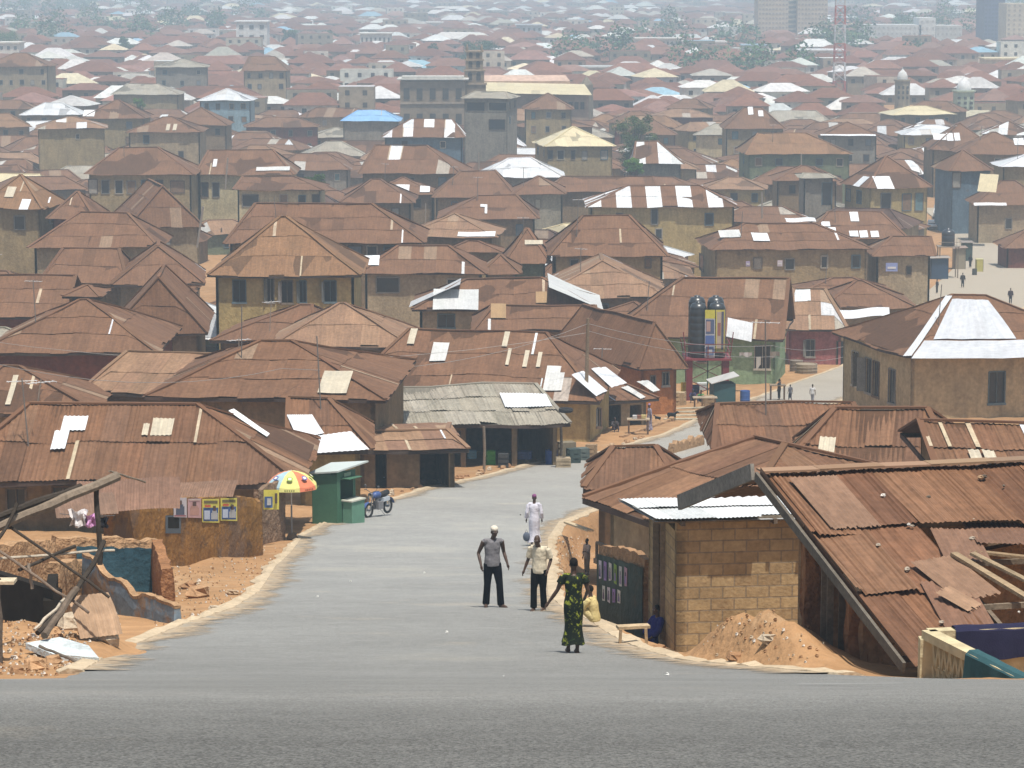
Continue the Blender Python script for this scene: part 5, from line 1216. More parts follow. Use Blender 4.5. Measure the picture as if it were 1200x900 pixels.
# pale slab, rocks and rubble
def slab():
    mb = MB(); pts = [(30, 757, 44.5), (62, 770, 43.9), (116, 775, 43.6), (104, 760, 44.3), (70, 750, 44.9)]; q = [P(*p) for p in pts]
    q = [V(p.x, p.y, max(p.z, ground(p.x, p.y) + .03)) for p in q]; mb.idx([p + V(0, 0, .05) for p in q] + [p - V(0, 0, .05) for p in q], [(0, 1, 2, 3, 4), (9, 8, 7, 6, 5)] + [(i, (i + 1) % 5, 5 + (i + 1) % 5, 5 + i) for i in range(5)], (.50, .55, .56)); tag(mb.build('concrete_slab', M['rock']), 'pale blue grey broken slab lying in the rubble at left', 'slab')
slab()
def rocks():
    rnd = random.Random(33); n = 0
    def put(px, row, r, col, flat=.7, lab=None, cat='rock', grp='loose stones along the road edges'):
        g = G(px, row)
        if on_road(g.x, g.y) : return
        mb = MB(); rock(mb, g + V(0, 0, r * .3), r, col, rnd, flat)
        tag(mb.build('rock', M['rock']), lab or 'loose stone on the dirt beside the road', cat, grp)
    SC_ = [(.42, .30, .19), (.36, .22, .12), (.46, .38, .28), (.30, .17, .09)]
    for px, row, r, lab in ((40, 785, .2, 'flat pale stone in the corner rubble'), (62, 778, .13, 'blocky stone under the pale slab'), (20, 790, .12, 'small stone in the bottom left rubble'), (110, 745, .28, 'big mud lump on the rubble by the bent sheet'), (125, 752, .2, 'brown mud lump at the road edge'), (84, 738, .3, 'large orange mud block below the split timber'), (232, 700, .3, 'mud boulder right of the blue stub wall'), (222, 690, .22, 'mud boulder behind the bigger one by the blue stub'), (272, 697, .16, 'pale rock on the bank below the ochre wall'), (252, 715, .12, 'white rock near the kerb below the ochre wall'), (234, 694, .15, 'light rock on the orange bank'), (285, 650, .18, 'stone on the bank near the corner of the ochre wall'), (205, 662, .2, 'broken block at the foot of the ochre wall'), (318, 632, .28, 'mud block beside the parasol foot'), (330, 622, .2, 'low stone right behind the parasol foot'), (744, 768, .1, 'small stone at the right kerb'), (772, 764, .13, 'brown half brick at the right kerb'), (900, 752, .12, 'brown stone on top of the dirt mound'), (862, 775, .13, 'pale flat stone low on the dirt mound')):
        put(px, row, r, rnd.choice(SC_), rnd.uniform(.5, .9), lab)
    for k in range(46):                # line of stones at the far left kerb
        t = k / 46; Yk = 112 + t * 50; x = xat(LP, Yk) - rnd.uniform(.5, 1.3); mb = MB(); r = rnd.uniform(.08, .26); rock(mb, (x, Yk, ground(x, Yk) + r * .3), r, rnd.choice(SC_), rnd); tag(mb.build('rock', M['rock']), 'rough brown stone in the row along the left kerb bend', 'rock', 'stones lining the left kerb bend')
    for k in range(18):
        x, y = rnd.uniform(3.0, 4.6), rnd.uniform(62, 92); x = xat(RP, y) + rnd.uniform(.9, 2.2); mb = MB(); r = rnd.uniform(.06, .2); rock(mb, (x, y, ground(x, y) + r * .3), r, rnd.choice(SC_), rnd); tag(mb.build('rock', M['rock']), 'rough stone in the ditch below the right kerb', 'rock', 'stones in the ditch right of the road')
    # fine rubble as one mass
    mb = MB()
    for k in range(2600):
        z_ = rnd.random()
        if z_ < .45: px, row = rnd.uniform(-10, 140), rnd.uniform(700, 797)
        elif z_ < .7: px, row = rnd.uniform(180, 330), rnd.uniform(640, 740)
        elif z_ < .76: px, row = rnd.gauss(875, 45), rnd.uniform(706, 795)
        else: px, row = rnd.uniform(640, 690), rnd.uniform(630, 700)
        g = G(px, row)
        if on_road(g.x, g.y) or g.y < 38 or (xat(LP, g.y) - .25 < g.x < xat(RP, g.y) + .25): continue
        r = rnd.uniform(.012, .05) * (1.3 if rnd.random() < .1 else .8); rock_lo(mb, g + V(0, 0, r * .3), r, rnd.choice(SC_ + [(.6, .56, .5)]), rnd)
    tag(mb.build('rubble', M['rock']), 'small stones and crumbs strewn over the dirt verges', 'rubble', kind='stuff')
def rock_lo(mb, c, r, col, rnd):
    a = rnd.random() * 6; pts = [c + V(math.cos(a + k * 2.09) * r * rnd.uniform(.7, 1.3), math.sin(a + k * 2.09) * r * rnd.uniform(.7, 1.3), 0) for k in range(3)] + [c + V(math.cos(a + k * 2.09 + .6) * r * .6, math.sin(a + k * 2.09 + .6) * r * .6, r * .8) for k in range(3)] + [c - V(0, 0, r)]
    mb.idx(pts, [(0, 1, 4, 3), (1, 2, 5, 4), (2, 0, 3, 5), (3, 4, 5), (1, 0, 6), (2, 1, 6), (0, 2, 6)], col)
rocks()
# green kiosk
def kiosk():
    g = G(372, 614); Yk = g.y; root = empty('kiosk', g); tag(root, 'green sheet metal kiosk with a slanting white roof and serving hatch', 'kiosk')
    a = R(-30); u = V(math.cos(a), math.sin(a), 0); v = V(-math.sin(a), math.cos(a), 0); GRN = (.055, .145, .085)
    B = P(401, 598, Yk - .3); A = P(366, 612, Yk); A = V(A.x, A.y, g.z); u = V(.92, -.39, 0).normalized(); v = V(.55, .83, 0).normalized()
    W_, dp = 1.05, 1.15; B = A + u * .0; C0 = A; Bc = A + u * W_; h0, h1 = 1.9, 2.2
    e = .02
    # side facing the viewer (A->B) blank, side facing the road (B->C) with hatch
    Bc.z = g.z; Cc = Bc + v * dp; Dd = A + v * dp; zb = g.z - .6
    mb = MB(); cut_wall(mb, A, Bc, zb, zb, g.z + h0, [], .04, GRN); cut_wall(mb, Bc, Cc, zb, zb, g.z + h0 + .1, [(.2, 1.0, g.z + .95, g.z + 1.7)], .04, GRN); cut_wall(mb, Cc, Dd, zb, zb, g.z + h0, [], .04, GRN); cut_wall(mb, Dd, A, zb, zb, g.z + h0, [], .04, GRN)
    mb.build('body', M['paint'], root)
    mb = MB(); p = [A - u * .1 - v * .1 + V(0, 0, h0 - .02), Bc + u * .1 - v * .1 + V(0, 0, h0 + .14), Cc + u * .45 + v * .15 + V(0, 0, h0 + .36), Dd - u * .1 + v * .2 + V(0, 0, h0 + .18)]
    mb.idx(p + [q + V(0, 0, .06) for q in p], [(3, 2, 1, 0), (4, 5, 6, 7), (0, 1, 5, 4), (1, 2, 6, 5), (2, 3, 7, 6), (3, 0, 4, 7)], (.50, .55, .52)); mb.build('roof', M['tin'], root)
    mb = MB(); q = Bc + v * .65 + u * .25; rot = Matrix.Rotation(math.atan2(v.y, v.x), 3, 'Z'); mb.box((q.x, q.y, g.z + .4), (.8, .42, 1.0), (.12, .26, .18), rot=rot); mb.box((q.x, q.y, g.z + .92), (.9, .5, .05), (.5, .5, .42), rot=rot); mb.build('counter', M['paint'], root)
    mb = MB(); q = Bc + v * .6 + u * .2; mb.box((q.x, q.y, g.z + 1.76), (.8, .4, .03), GRN, rot=rot); mb.build('hatch_flap', M['paint'], root)
    mb = MB(); q = Bc + v * .6 + u * .03; mb.box((q.x, q.y, g.z + 1.87), (.4, .02, .14), (.32, .42, .3), rot=rot); mb.build('sign_plate', M['paint'], root)
kiosk()
# parasol
def parasol():
    g = G(342, 633); root = empty('parasol', g); tag(root, 'faded parasol with yellow, red and blue panels standing by the road', 'parasol'); r = .97; top = 2.42
    mb = MB(); mb.tube([g + V(0, 0, .1), g + V(0, 0, 1.2)], .03, (.25, .24, .23)); mb.tube([g + V(0, 0, 1.2), g + V(0, 0, top + .02)], .022, (.62, .6, .56)); mb.build('pole', M['metal'], root)
    mb = MB(); rock(mb, g + V(0, 0, .08), .24, (.2, .15, .1), rn, .8); mb.build('base', M['rock'], root)
    cols = [(.62, .60, .22), (.64, .20, .11), (.62, .60, .22), (.6, .55, .25), (.28, .46, .52), (.62, .58, .38), (.6, .25, .15), (.35, .5, .55)]
    cv = empty('canopy', V(0, 0, 0)); bpy.data.objects.remove(cv); mb = MB(); can = None
    prof = [(0, 0), (.25, -.03), (.5, -.12), (.75, -.29), (.93, -.47), (.965, -.62)]
    for k in range(8):
        mb = MB(); a0, a1 = R(-112 + k * 45), R(-112 + (k + 1) * 45); N_ = 4
        for i in range(len(prof) - 1):
            for j in range(N_):
                def q(i_, t): a_ = lerp(a0, a1, t); rr = prof[i_][0] * r * (1 - .055 * math.sin(math.pi * t)); return g + V(math.cos(a_) * rr, math.sin(a_) * rr, top + prof[i_][1] * r - .03 * math.sin(math.pi * t) * prof[i_][0] + (.03 * math.sin(math.pi * t) if i_ == 5 else 0))
                mb.face([q(i, j / N_), q(i + 1, j / N_), q(i + 1, (j + 1) / N_), q(i, (j + 1) / N_)], cols[k])
        if k == 0: can = mb.build('canopy', M['cloth'], root, smooth=True); par = can
        else: mb.build('panel', M['cloth'], can)
        # printed marks: round badge on the panel
        am = (a0 + a1) / 2
        if k in (1, 2, 0, 7):
            mm = MB(); ce = V(math.cos(am), math.sin(am), 0); i0 = .66; up_ = V(0, 0, 1); c = g + ce * (i0 * r + .03) + V(0, 0, top - .20 * r); sd_ = V(-ce.y, ce.x, 0); dn = (ce * .3 + V(0, 0, -.26)).normalized(); nn = sd_.cross(dn).normalized()
            if nn.z < 0: nn = -nn
            c = c + nn * .03; cb = (.10, .12, .35) if k in (1, 7) else (.3, .42, .1)
            mm.face([c + sd_ * x * .10 + dn * y * .09 for x, y in ((-1, -.6), (-.5, -1), (.5, -1), (1, -.6), (1, .6), (.5, 1), (-.5, 1), (-1, .6))], cb)
            mm.face([c + nn * .006 + sd_ * x * .055 + dn * y * .05 for x, y in ((-1, -1), (1, -1), (1, 1), (-1, 1))], (.75, .7, .6)); mm.build('printed_badge', M['cloth'], can)
            mm = MB(); c2 = g + ce * (.955 * r) + V(0, 0, top - .56 * r) + ce * .012
            for t in range(5): o = (t - 2) * .075; mm.face([c2 + sd_ * (o - .025) + V(0, 0, -.03), c2 + sd_ * (o + .025) + V(0, 0, -.03), c2 + sd_ * (o + .025) + V(0, 0, .03) - ce * .01, c2 + sd_ * (o - .025) + V(0, 0, .03) - ce * .01], shade(cols[k], .35))
            mm.build('printed_mark', M['cloth'], can)
    for k in range(8):
        a_ = R(-112 + k * 45); mb = MB(); mb.tube([g + V(math.cos(a_) * .95 * r, math.sin(a_) * .95 * r, top - .56 * r), g + V(math.cos(a_) * .5 * r, math.sin(a_) * .5 * r, top - .16 * r), g + V(0, 0, top - .03)], .007, (.3, .3, .3), n=4); mb.build('rib', M['metal'], root)
parasol()
# motorbike
def motorbike():
    c = G(437, 606); g = c; root = empty('motorcycle', g); tag(root, 'blue motorcycle parked on the left edge of the road facing downhill', 'motorcycle')
    f = V(-.55, -.835, 0).normalized(); s = V(-f.y, f.x, 0); g = V(g.x, g.y, g.z); Z = V(0, 0, 1)
    g = g - f * .35
    wf, wr = g + f * .63 + Z * .29, g - f * .63 + Z * .29
    def at(x, y, z): return g + f * x + s * y + Z * z
    for w_, nm in ((wf, 'front'), (wr, 'rear')):
        mb = MB(); N_ = 26; R_, t_ = .25, .05
        for i in range(N_):
            for j in range(8):
                def q(i_, j_): a = 2 * math.pi * i_ / N_; b = 2 * math.pi * j_ / 8; rr = R_ + t_ * math.cos(b); return w_ + f * math.cos(a) * rr + Z * math.sin(a) * rr + s * t_ * .8 * math.sin(b)
                mb.face([q(i, j), q(i + 1, j), q(i + 1, j + 1), q(i, j + 1)], (.02, .02, .02))
        ob = mb.build('wheel', M['rubber'], root, smooth=True)
        mb = MB()
        for k in range(12): a = math.pi * 2 * k / 12; mb.tube([w_ + s * .02, w_ + f * math.cos(a) * .22 + Z * math.sin(a) * .22], .005, (.5, .5, .5), n=4)
        mb.tube([w_ - s * .07, w_ + s * .07], .05, (.5, .5, .5), n=10); mb.build('hub', M['chrome'], ob)
    mb = MB()
    for sd in (-.085, .085): mb.tube([wf + s * sd, at(.46, sd, .92)], [.025, .022], (.4, .4, .4))
    mb.build('fork', M['chrome'], root)
    mb = MB(); mb.tube([at(-.32, -.0, 1.0 - .02), at(.44, 0, .93)], .001, (.1, .1, .1)); mb.tube([at(.40, -.36, 1.06), at(.42, -.2, 1.05), at(.47, 0, .97), at(.42, .2, 1.05), at(.40, .36, 1.06)], .014, (.1, .1, .1)); mb.build('handlebar', M['metal'], root)
    mb = MB()
    for sd in (-1, 1): mb.tube([at(.44, .2 * sd, 1.05), at(.43, .3 * sd, 1.2)], .007, (.1, .1, .1), n=5); mb.lathe(at(.42, .31 * sd, 1.22), [(.0, -.03), (.05, -.02), (.055, .0), (.05, .02), (0, .03)], (.1, .1, .1), n=8, axis=f)
    mb.build('mirror', M['metal'], root)
    mb = MB(); mb.lathe(at(.52, 0, .88), [(0, -.09), (.07, -.07), (.095, 0), (.09, .03), (0, .05)], (.12, .12, .13), n=14, axis=f); mb.build('headlight', M['chrome'], root)
    BL = (.05, .09, .24)
    mb = MB(); mb.tube([at(.36, 0, .78), at(.2, 0, .84), at(-.02, 0, .82), at(-.14, 0, .76)], [.07, .135, .13, .07], BL, n=12); mb.build('fuel_tank', M['metal'], root, smooth=True)
    mb = MB(); mb.tube([at(-.05, 0, .80), at(-.3, 0, .79), at(-.62, 0, .84)], [.10, .13, .11], (.025, .025, .028), n=10); mb.build('seat', M['rubber'], root, smooth=True)
    mb = MB(); mb.tube([at(.36, 0, .84), at(.25, 0, .5), at(.12, 0, .3), at(-.2, 0, .3), at(-.3, 0, .62)], .025, (.04, .04, .05)); mb.tube([wr, at(-.2, 0, .34)], .03, (.1, .1, .1)); mb.tube([wr + s * .1, at(-.45, .1, .75)], .025, (.4, .4, .4)); mb.tube([wr - s * .1, at(-.45, -.1, .75)], .025, (.4, .4, .4)); mb.build('frame', M['metal'], root)
    mb = MB(); mb.box(at(.0, 0, .42), (.32, .28, .3), (.2, .2, .21), rot=Matrix.Rotation(math.atan2(f.y, f.x), 3, 'Z')); mb.tube([at(.05, 0, .5), at(.12, 0, .68)], .08, (.3, .3, .3)); mb.build('engine', M['metal'], root)
    mb = MB(); mb.tube([at(.12, -.12, .4), at(.05, -.15, .25), at(-.5, -.17, .28), at(-.8, -.18, .36)], [.02, .025, .035, .045], (.5, .5, .5)); mb.build('exhaust', M['chrome'], root)
    mb = MB()
    for i in range(10):
        a0, a1 = R(30 + i * 11), R(41 + i * 11); q = lambda a, y: wf + f * math.cos(a) * .33 + Z * math.sin(a) * .33 + s * y; mb.face([q(a0, -.07), q(a1, -.07), q(a1, .07), q(a0, .07)], BL)
        q2 = lambda a, y: wr + f * math.cos(a) * .36 + Z * math.sin(a) * .36 + s * y; mb.face([q2(a0 + .5, -.08), q2(a1 + .5, -.08), q2(a1 + .5, .08), q2(a0 + .5, .08)], BL)
    mb.build('mudguard', M['metal'], root)
    mb = MB(); mb.box(at(-.36, 0, .62), (.42, .3, .16), (.5, .55, .6), rot=Matrix.Rotation(math.atan2(f.y, f.x), 3, 'Z')); mb.build('side_cover', M['metal'], root)
    mb = MB(); mb.tube([at(.02, .1, .28), at(-.05, .32, .02)], .014, (.2, .2, .2)); mb.build('kickstand', M['metal'], root)
motorbike()
# ---------------------------------------------------------------- people
def smooth_mesh(mb, name, mt, parent, vox, loc=None, it=3):
    o = mb.build(name, mt, parent, smooth=True, loc=loc)
    r = o.modifiers.new('remesh', 'REMESH'); r.mode = 'VOXEL'; r.voxel_size = vox; r.use_smooth_shade = True
    s = o.modifiers.new('smooth', 'SMOOTH'); s.iterations = it; s.factor = .5
    return o
def ell(mb, c, r, col=(.1, .1, .1), n=14, rot=None):
    pts = []; fs = []
    for i in range(n // 2 + 1):
        p = math.pi * i / (n // 2)
        for j in range(n):
            a = 2 * math.pi * j / n; q = V(math.sin(p) * math.cos(a) * r[0], math.sin(p) * math.sin(a) * r[1], -math.cos(p) * r[2])
            pts.append(Vector(c) + (rot @ q if rot is not None else q))
    for i in range(n // 2):
        for j in range(n): fs.append((i * n + j, i * n + (j + 1) % n, (i + 1) * n + (j + 1) % n, (i + 1) * n + j))
    mb.idx(pts, fs, col)
def ringtube(mb, pts, col=(.1, .1, .1), n=12):   # pts: (point, rx, ry) horizontal ellipses
    i0 = len(mb.v)
    for c, rx, ry in pts:
        for j in range(n): a = 2 * math.pi * j / n; mb.v.append((c[0] + rx * math.cos(a), c[1] + ry * math.sin(a), c[2]))
    for k in range(len(pts) - 1):
        for j in range(n):
            mb.f.append((i0 + k * n + j, i0 + k * n + (j + 1) % n, i0 + (k + 1) * n + (j + 1) % n, i0 + (k + 1) * n + j)); mb.c.append(col); mb.uv.append(None); mb.mi.append(0)
    mb.f.append(tuple(i0 + j for j in reversed(range(n)))); mb.f.append(tuple(i0 + (len(pts) - 1) * n + j for j in range(n)))
    for _ in range(2): mb.c.append(col); mb.uv.append(None); mb.mi.append(0)
def person(label, foot, Hh, face, pose=None, top=None, bottom=None, dress=None, cap=None, hair=(.012, .01, .009), vox=.014, cat='person', shoes=(.06, .045, .035), bald=False, female=False, cloth_mat=None, group=None, bag=None):
    """local frame: +y is the way the person faces, x their right; joint positions in units of body height"""
    P0 = dict(ankL=(-.055, 0, .045), ankR=(.055, 0, .045), kneL=(-.055, .01, .285), kneR=(.055, .01, .285), hip=(0, 0, .53), chest=(0, 0, .73), neck=(0, 0, .83), head=(0, .01, .92),
              shL=(-.108, 0, .80), shR=(.108, 0, .80), elL=(-.14, -.01, .63), elR=(.14, -.01, .63), haL=(-.15, .02, .475), haR=(.15, .02, .475), foL=None, foR=None)
    P0.update(pose or {}); S = Hh; c_, s_ = math.cos(face), math.sin(face)
    # local x is the person's right: with facing +y, right is +x
    def T(p): x, y, z = p[0] * S, p[1] * S, p[2] * S; return V(x * c_ - y * s_, x * s_ + y * c_, z)
    J = {k: T(v) for k, v in P0.items() if v is not None}; fw = V(-s_, c_, 0); rt = V(c_, s_, 0)
    hipL, hipR = J['hip'] - rt * .048 * S, J['hip'] + rt * .048 * S
    g = Vector(foot)
    mb = MB()
    for a, k, h_ in (('L', 'kneL', hipL), ('R', 'kneR', hipR)):
        mb.tube([h_, h_.lerp(J[k], .5), J[k], J[k].lerp(J['ank' + a], .35), J['ank' + a]], [.052 * S, .045 * S, .031 * S, .032 * S, .019 * S], (0, 0, 0), n=10)
        fd = T(P0['fo' + a]) if P0['fo' + a] else fw
        fd = fd.normalized(); e = J['ank' + a]; z0 = e.z - .03 * S
        mb.tube([e - fd * .02 * S + V(0, 0, -.022 * S), e + fd * .05 * S + V(0, 0, -.022 * S), e + fd * .10 * S + V(0, 0, -.03 * S)], [.021 * S, .022 * S, .015 * S], (0, 0, 0), n=8)
        mb.tube([e + V(0, 0, .01), e - V(0, 0, .03 * S)], .02 * S, (0, 0, 0), n=8)
        sh, el, ha = J['sh' + a], J['el' + a], J['ha' + a]
        mb.tube([sh, sh.lerp(el, .5), el, el.lerp(ha, .4), ha], [.031 * S, .027 * S, .021 * S, .021 * S, .014 * S], (0, 0, 0), n=9)
        # hand: palm, four fingers, thumb
        hd = (ha - el).normalized(); sd = rt if abs(hd.dot(rt)) < .8 else V(0, 0, 1); sp = (fw - hd * fw.dot(hd)); sp = sp.normalized() if sp.length > .2 else (rt - hd * rt.dot(hd)).normalized(); nm = hd.cross(sp).normalized()
        mb.tube([ha - hd * .005 * S, ha + hd * .025 * S, ha + hd * .045 * S], [.013 * S, .018 * S, .016 * S], (0, 0, 0), n=8)
        for q, (o, l) in enumerate(((-.018, .030), (-.006, .037), (.006, .035), (.018, .028))):
            b = ha + hd * .042 * S + sp * o * S * .9; mb.tube([b, b + hd * l * .55 * S, b + hd * l * S + nm * (.012 * S if a == 'L' else -.012 * S)], [.0062 * S, .0056 * S, .0046 * S], (0, 0, 0), n=6)
        b = ha + hd * .012 * S + sp * .014 * S; mb.tube([b, b + sp * .02 * S + hd * .018 * S, b + sp * .022 * S + hd * .036 * S], [.0075 * S, .0065 * S, .005 * S], (0, 0, 0), n=6)
    H_, C_, N_, D_ = J['hip'], J['chest'], J['neck'], J['head']
    wr_ = .9 if female else 1.
    def rt_ring(c, rx, ry): return (c, rx, ry)
    torso = [(H_ - V(0, 0, .03 * S), .075, .058), (H_ + V(0, 0, .03 * S), .082, .062), (H_.lerp(C_, .5), .068 * wr_, .052), (C_, .088 * wr_, .062), (C_.lerp(J['neck'], .6), .082 * wr_, .055), (N_ - V(0, 0, .012 * S), .045, .04)]
    def ring_tube(mb, rs, k=1., add=0.):
        n = 14; i0 = len(mb.v)
        for c, rx, ry in rs:
            for j in range(n): a = 2 * math.pi * j / n; q = c + rt * math.cos(a) * (rx * S * k + add) + fw * math.sin(a) * (ry * S * k + add); mb.v.append(tuple(q))
        for kk in range(len(rs) - 1):
            for j in range(n): mb.f.append((i0 + kk * n + j, i0 + kk * n + (j + 1) % n, i0 + (kk + 1) * n + (j + 1) % n, i0 + (kk + 1) * n + j)); mb.c.append((0, 0, 0)); mb.uv.append(None); mb.mi.append(0)
        mb.f.append(tuple(i0 + j for j in reversed(range(n)))); mb.f.append(tuple(i0 + (len(rs) - 1) * n + j for j in range(n)))
        for _ in range(2): mb.c.append((0, 0, 0)); mb.uv.append(None); mb.mi.append(0)
    ring_tube(mb, torso)
    mb.tube([J['shL'], J['shR']], .03 * S, (0, 0, 0), n=9); mb.tube([hipL, hipR], .05 * S, (0, 0, 0), n=9)
    mb.tube([N_ - V(0, 0, .03 * S), D_ - V(0, 0, .03 * S)], [.032 * S, .029 * S], (0, 0, 0), n=10)
    hr = Matrix.Rotation(face, 3, 'Z'); ell(mb, D_ + V(0, 0, .008 * S), (.040 * S, .050 * S, .062 * S), rot=hr); ell(mb, D_ - V(0, 0, .028 * S) + fw * .012 * S, (.029 * S, .034 * S, .036 * S), rot=hr)
    ell(mb, D_ + fw * .052 * S - V(0, 0, .006 * S), (.009 * S, .013 * S, .015 * S), n=8, rot=hr); ell(mb, D_ + fw * .046 * S - V(0, 0, .031 * S), (.014 * S, .008 * S, .007 * S), n=8, rot=hr)
    for sd in (-1, 1): ell(mb, D_ + rt * .042 * S * sd - V(0, 0, .004 * S), (.005 * S, .010 * S, .016 * S), n=8, rot=hr); ell(mb, D_ + rt * .016 * S * sd + fw * .044 * S + V(0, 0, .016 * S), (.011 * S, .007 * S, .004 * S), n=8, rot=hr)
    body = smooth_mesh(mb, 'person', M['skin'], None, vox * .72, it=1); body.location = g; tag(body, label, cat, group)
    def piece(mb, name, col, mt=None, v=vox, it=3):
        mb.c = [col] * len(mb.f); o = smooth_mesh(mb, name, mt or CLOTH(col), None, v, it=it); o.parent = body; o.location = (0, 0, 0); return o
    # eyes
    if vox < .02:
        mb = MB()
        for sd in (-1, 1): ell(mb, D_ + rt * .016 * S * sd + fw * .0455 * S + V(0, 0, .006 * S), (.006 * S, .005 * S, .0045 * S), (.5, .48, .45), n=8, rot=hr)
        o = mb.build('eyes', M['paint']); o.parent = body; o.location = (0, 0, 0)
    if hair and not bald:
        mb = MB(); ell(mb, D_ + V(0, 0, .022 * S) - fw * .008 * S, (.0445 * S, .051 * S, .053 * S), rot=hr); piece(mb, 'hair', hair, v=vox * .8, it=1)
    if cap:
        mb = MB(); ell(mb, D_ + V(0, 0, .036 * S) - fw * .002 * S, (.0465 * S, .055 * S, .042 * S), rot=hr); piece(mb, 'cap', cap, v=vox * .8, it=1)
    if top:
        mb = MB(); col, sleeve, hem = top; lo = H_ - V(0, 0, hem * S)
        rs = [(lo, .099, .080), (H_ + V(0, 0, .03 * S), .098, .078), (H_.lerp(C_, .5), .089, .070), (C_, .099, .072), (C_.lerp(N_, .6), .09, .062), (N_ - V(0, 0, .012 * S), .045, .042)]
        ring_tube(mb, rs)
        for a in 'LR':
            sh, el, ha = J['sh' + a], J['el' + a], J['ha' + a]
            if sleeve == 0: mb.tube([sh * .98 + C_ * .02, sh + (el - sh) * .05], [.034 * S, .034 * S], (0, 0, 0))
            elif sleeve < 1: mb.tube([sh, sh.lerp(el, sleeve)], [.038 * S, .041 * S], (0, 0, 0))
            else: mb.tube([sh, el, el.lerp(ha, sleeve - 1)], [.042 * S, .045 * S, .050 * S], (0, 0, 0))
        mb.tube([J['shL'], J['shR']], .034 * S, (0, 0, 0)); piece(mb, 'shirt', col, cloth_mat)
    if bottom:
        mb = MB(); col, ln = bottom
        ring_tube(mb, [(H_ - V(0, 0, .04 * S), .086, .070), (H_ + V(0, 0, .045 * S), .090, .069)])
        for a, h_ in (('L', hipL), ('R', hipR)):
            k, an = J['kne' + a], J['ank' + a]
            if ln < 1: mb.tube([h_, h_.lerp(k, .5), h_.lerp(k, ln)], [.058 * S, .055 * S, .052 * S], (0, 0, 0), n=10)
            else: mb.tube([h_, h_.lerp(k, .5), k, k.lerp(an, .55), k.lerp(an, (ln - 1))], [.059 * S, .054 * S, .042 * S, .042 * S, .044 * S], (0, 0, 0), n=10)
        mb.tube([hipL, hipR], .056 * S, (0, 0, 0)); piece(mb, 'trousers', col)
    if dress:
        col, hemz, flare, sleeve = dress; mb = MB(); n = 40; mid = (J['ankL'] + J['ankR']) / 2; hz = hemz * S
        ks = (J['kneL'] + J['kneR']) / 2
        st = [(N_ - V(0, 0, .015 * S), .045, .042), (C_.lerp(N_, .6), .086, .058), (C_, .094, .07), (H_.lerp(C_, .45), .068, .058), (H_ + V(0, 0, .02 * S), .094, .078), (V(H_.x, H_.y, H_.z - .05 * S).lerp(ks, .2), .095 * flare ** .3, .080), (ks, .068 * flare, .066 * flare), (V(lerp(ks.x, mid.x, .6), lerp(ks.y, mid.y, .6), lerp(ks.z, hz, .6)), .082 * flare, .075 * flare), (V(mid.x, mid.y, hz), .098 * flare, .088 * flare)]
        g_ = []
        for i, (c, rx, ry) in enumerate(st):
            row = []
            for j in range(n):
                a = 2 * math.pi * j / n; fo = 1 + (.055 * math.sin(a * 7 + i * .3) + .03 * math.sin(a * 11 + 2)) * clamp((i - 4) / 3)
                row.append(tuple(c + rt * math.cos(a) * rx * S * fo * 1.08 + fw * math.sin(a) * ry * S * fo * 1.16 + V(0, 0, (.012 * S * math.sin(a * 3)) * (i == len(st) - 1))))
            g_.append(row)
        mb.idx([q_ for rw in g_ for q_ in rw], [(i * n + j, i * n + (j + 1) % n, (i + 1) * n + (j + 1) % n, (i + 1) * n + j) for i in range(len(st) - 1) for j in range(n)], col)
        o = mb.build('dress', cloth_mat or CLOTH(col), smooth=True); o.parent = body; o.location = (0, 0, 0)
        sb = o.modifiers.new('subsurf', 'SUBSURF'); sb.levels = 1; sb.render_levels = 1
        if sleeve:
            mb = MB()
            for a in 'LR':
                sh, el, ha = J['sh' + a], J['el' + a], J['ha' + a]
                if sleeve <= 1: mb.tube([sh, sh.lerp(el, sleeve)], [.036 * S, .046 * S], (0, 0, 0))
                else: mb.tube([sh, el, el.lerp(ha, sleeve - 1)], [.038 * S, .038 * S, .042 * S], (0, 0, 0))
            mb.tube([J['shL'], J['shR']], .036 * S, (0, 0, 0)); mb.c = [col] * len(mb.f); piece(mb, 'sleeves', col, cloth_mat)
    if shoes and vox < .02:
        mb = MB()
        for a in 'LR':
            fd = T(P0['fo' + a]).normalized() if P0['fo' + a] else fw; e = J['ank' + a]; ell(mb, e + fd * .04 * S + V(0, 0, -.034 * S), (.028 * S, .075 * S, .014 * S), rot=Matrix.Rotation(math.atan2(fd.y, fd.x) - math.pi / 2, 3, 'Z'))
        piece(mb, 'sandals', shoes, v=.012, it=1)
    return body, J
CM = {}
def CLOTH(col):
    k = tuple(round(c, 3) for c in col)
    if k not in CM: CM[k] = mat('cloth_' + '_'.join(str(int(c * 100)) for c in k), col, rough=.9, n1=(5., .14), n2=(30., .12), bump=(9., .03), spec=.08)
    return CM[k]
def gp(px, row, up=0.): g = G(px, row); return V(g.x, g.y, g.z + up)
FV = math.pi                           # facing the viewer
person('man in grey sleeveless shirt and dark jeans with a white cap', gp(577, 712), 1.80, FV + .25,
       dict(ankL=(-.095, .03, .045), ankR=(.065, -.05, .045), kneL=(-.075, .05, .285), kneR=(.06, .0, .285), elL=(-.150, -.045, .65), haL=(-.175, .035, .52), elR=(.16, -.035, .65), haR=(.150, .06, .52), head=(-.018, .03, .91), shL=(-.112, 0, .795), shR=(.106, .01, .80), foL=(-.5, .8, 0), foR=(.3, 1, 0)),
       top=((.17, .165, .175), 0, .03), bottom=((.004, .0045, .008), 2.05), cap=(.62, .57, .48), hair=None, shoes=(.05, .035, .025))
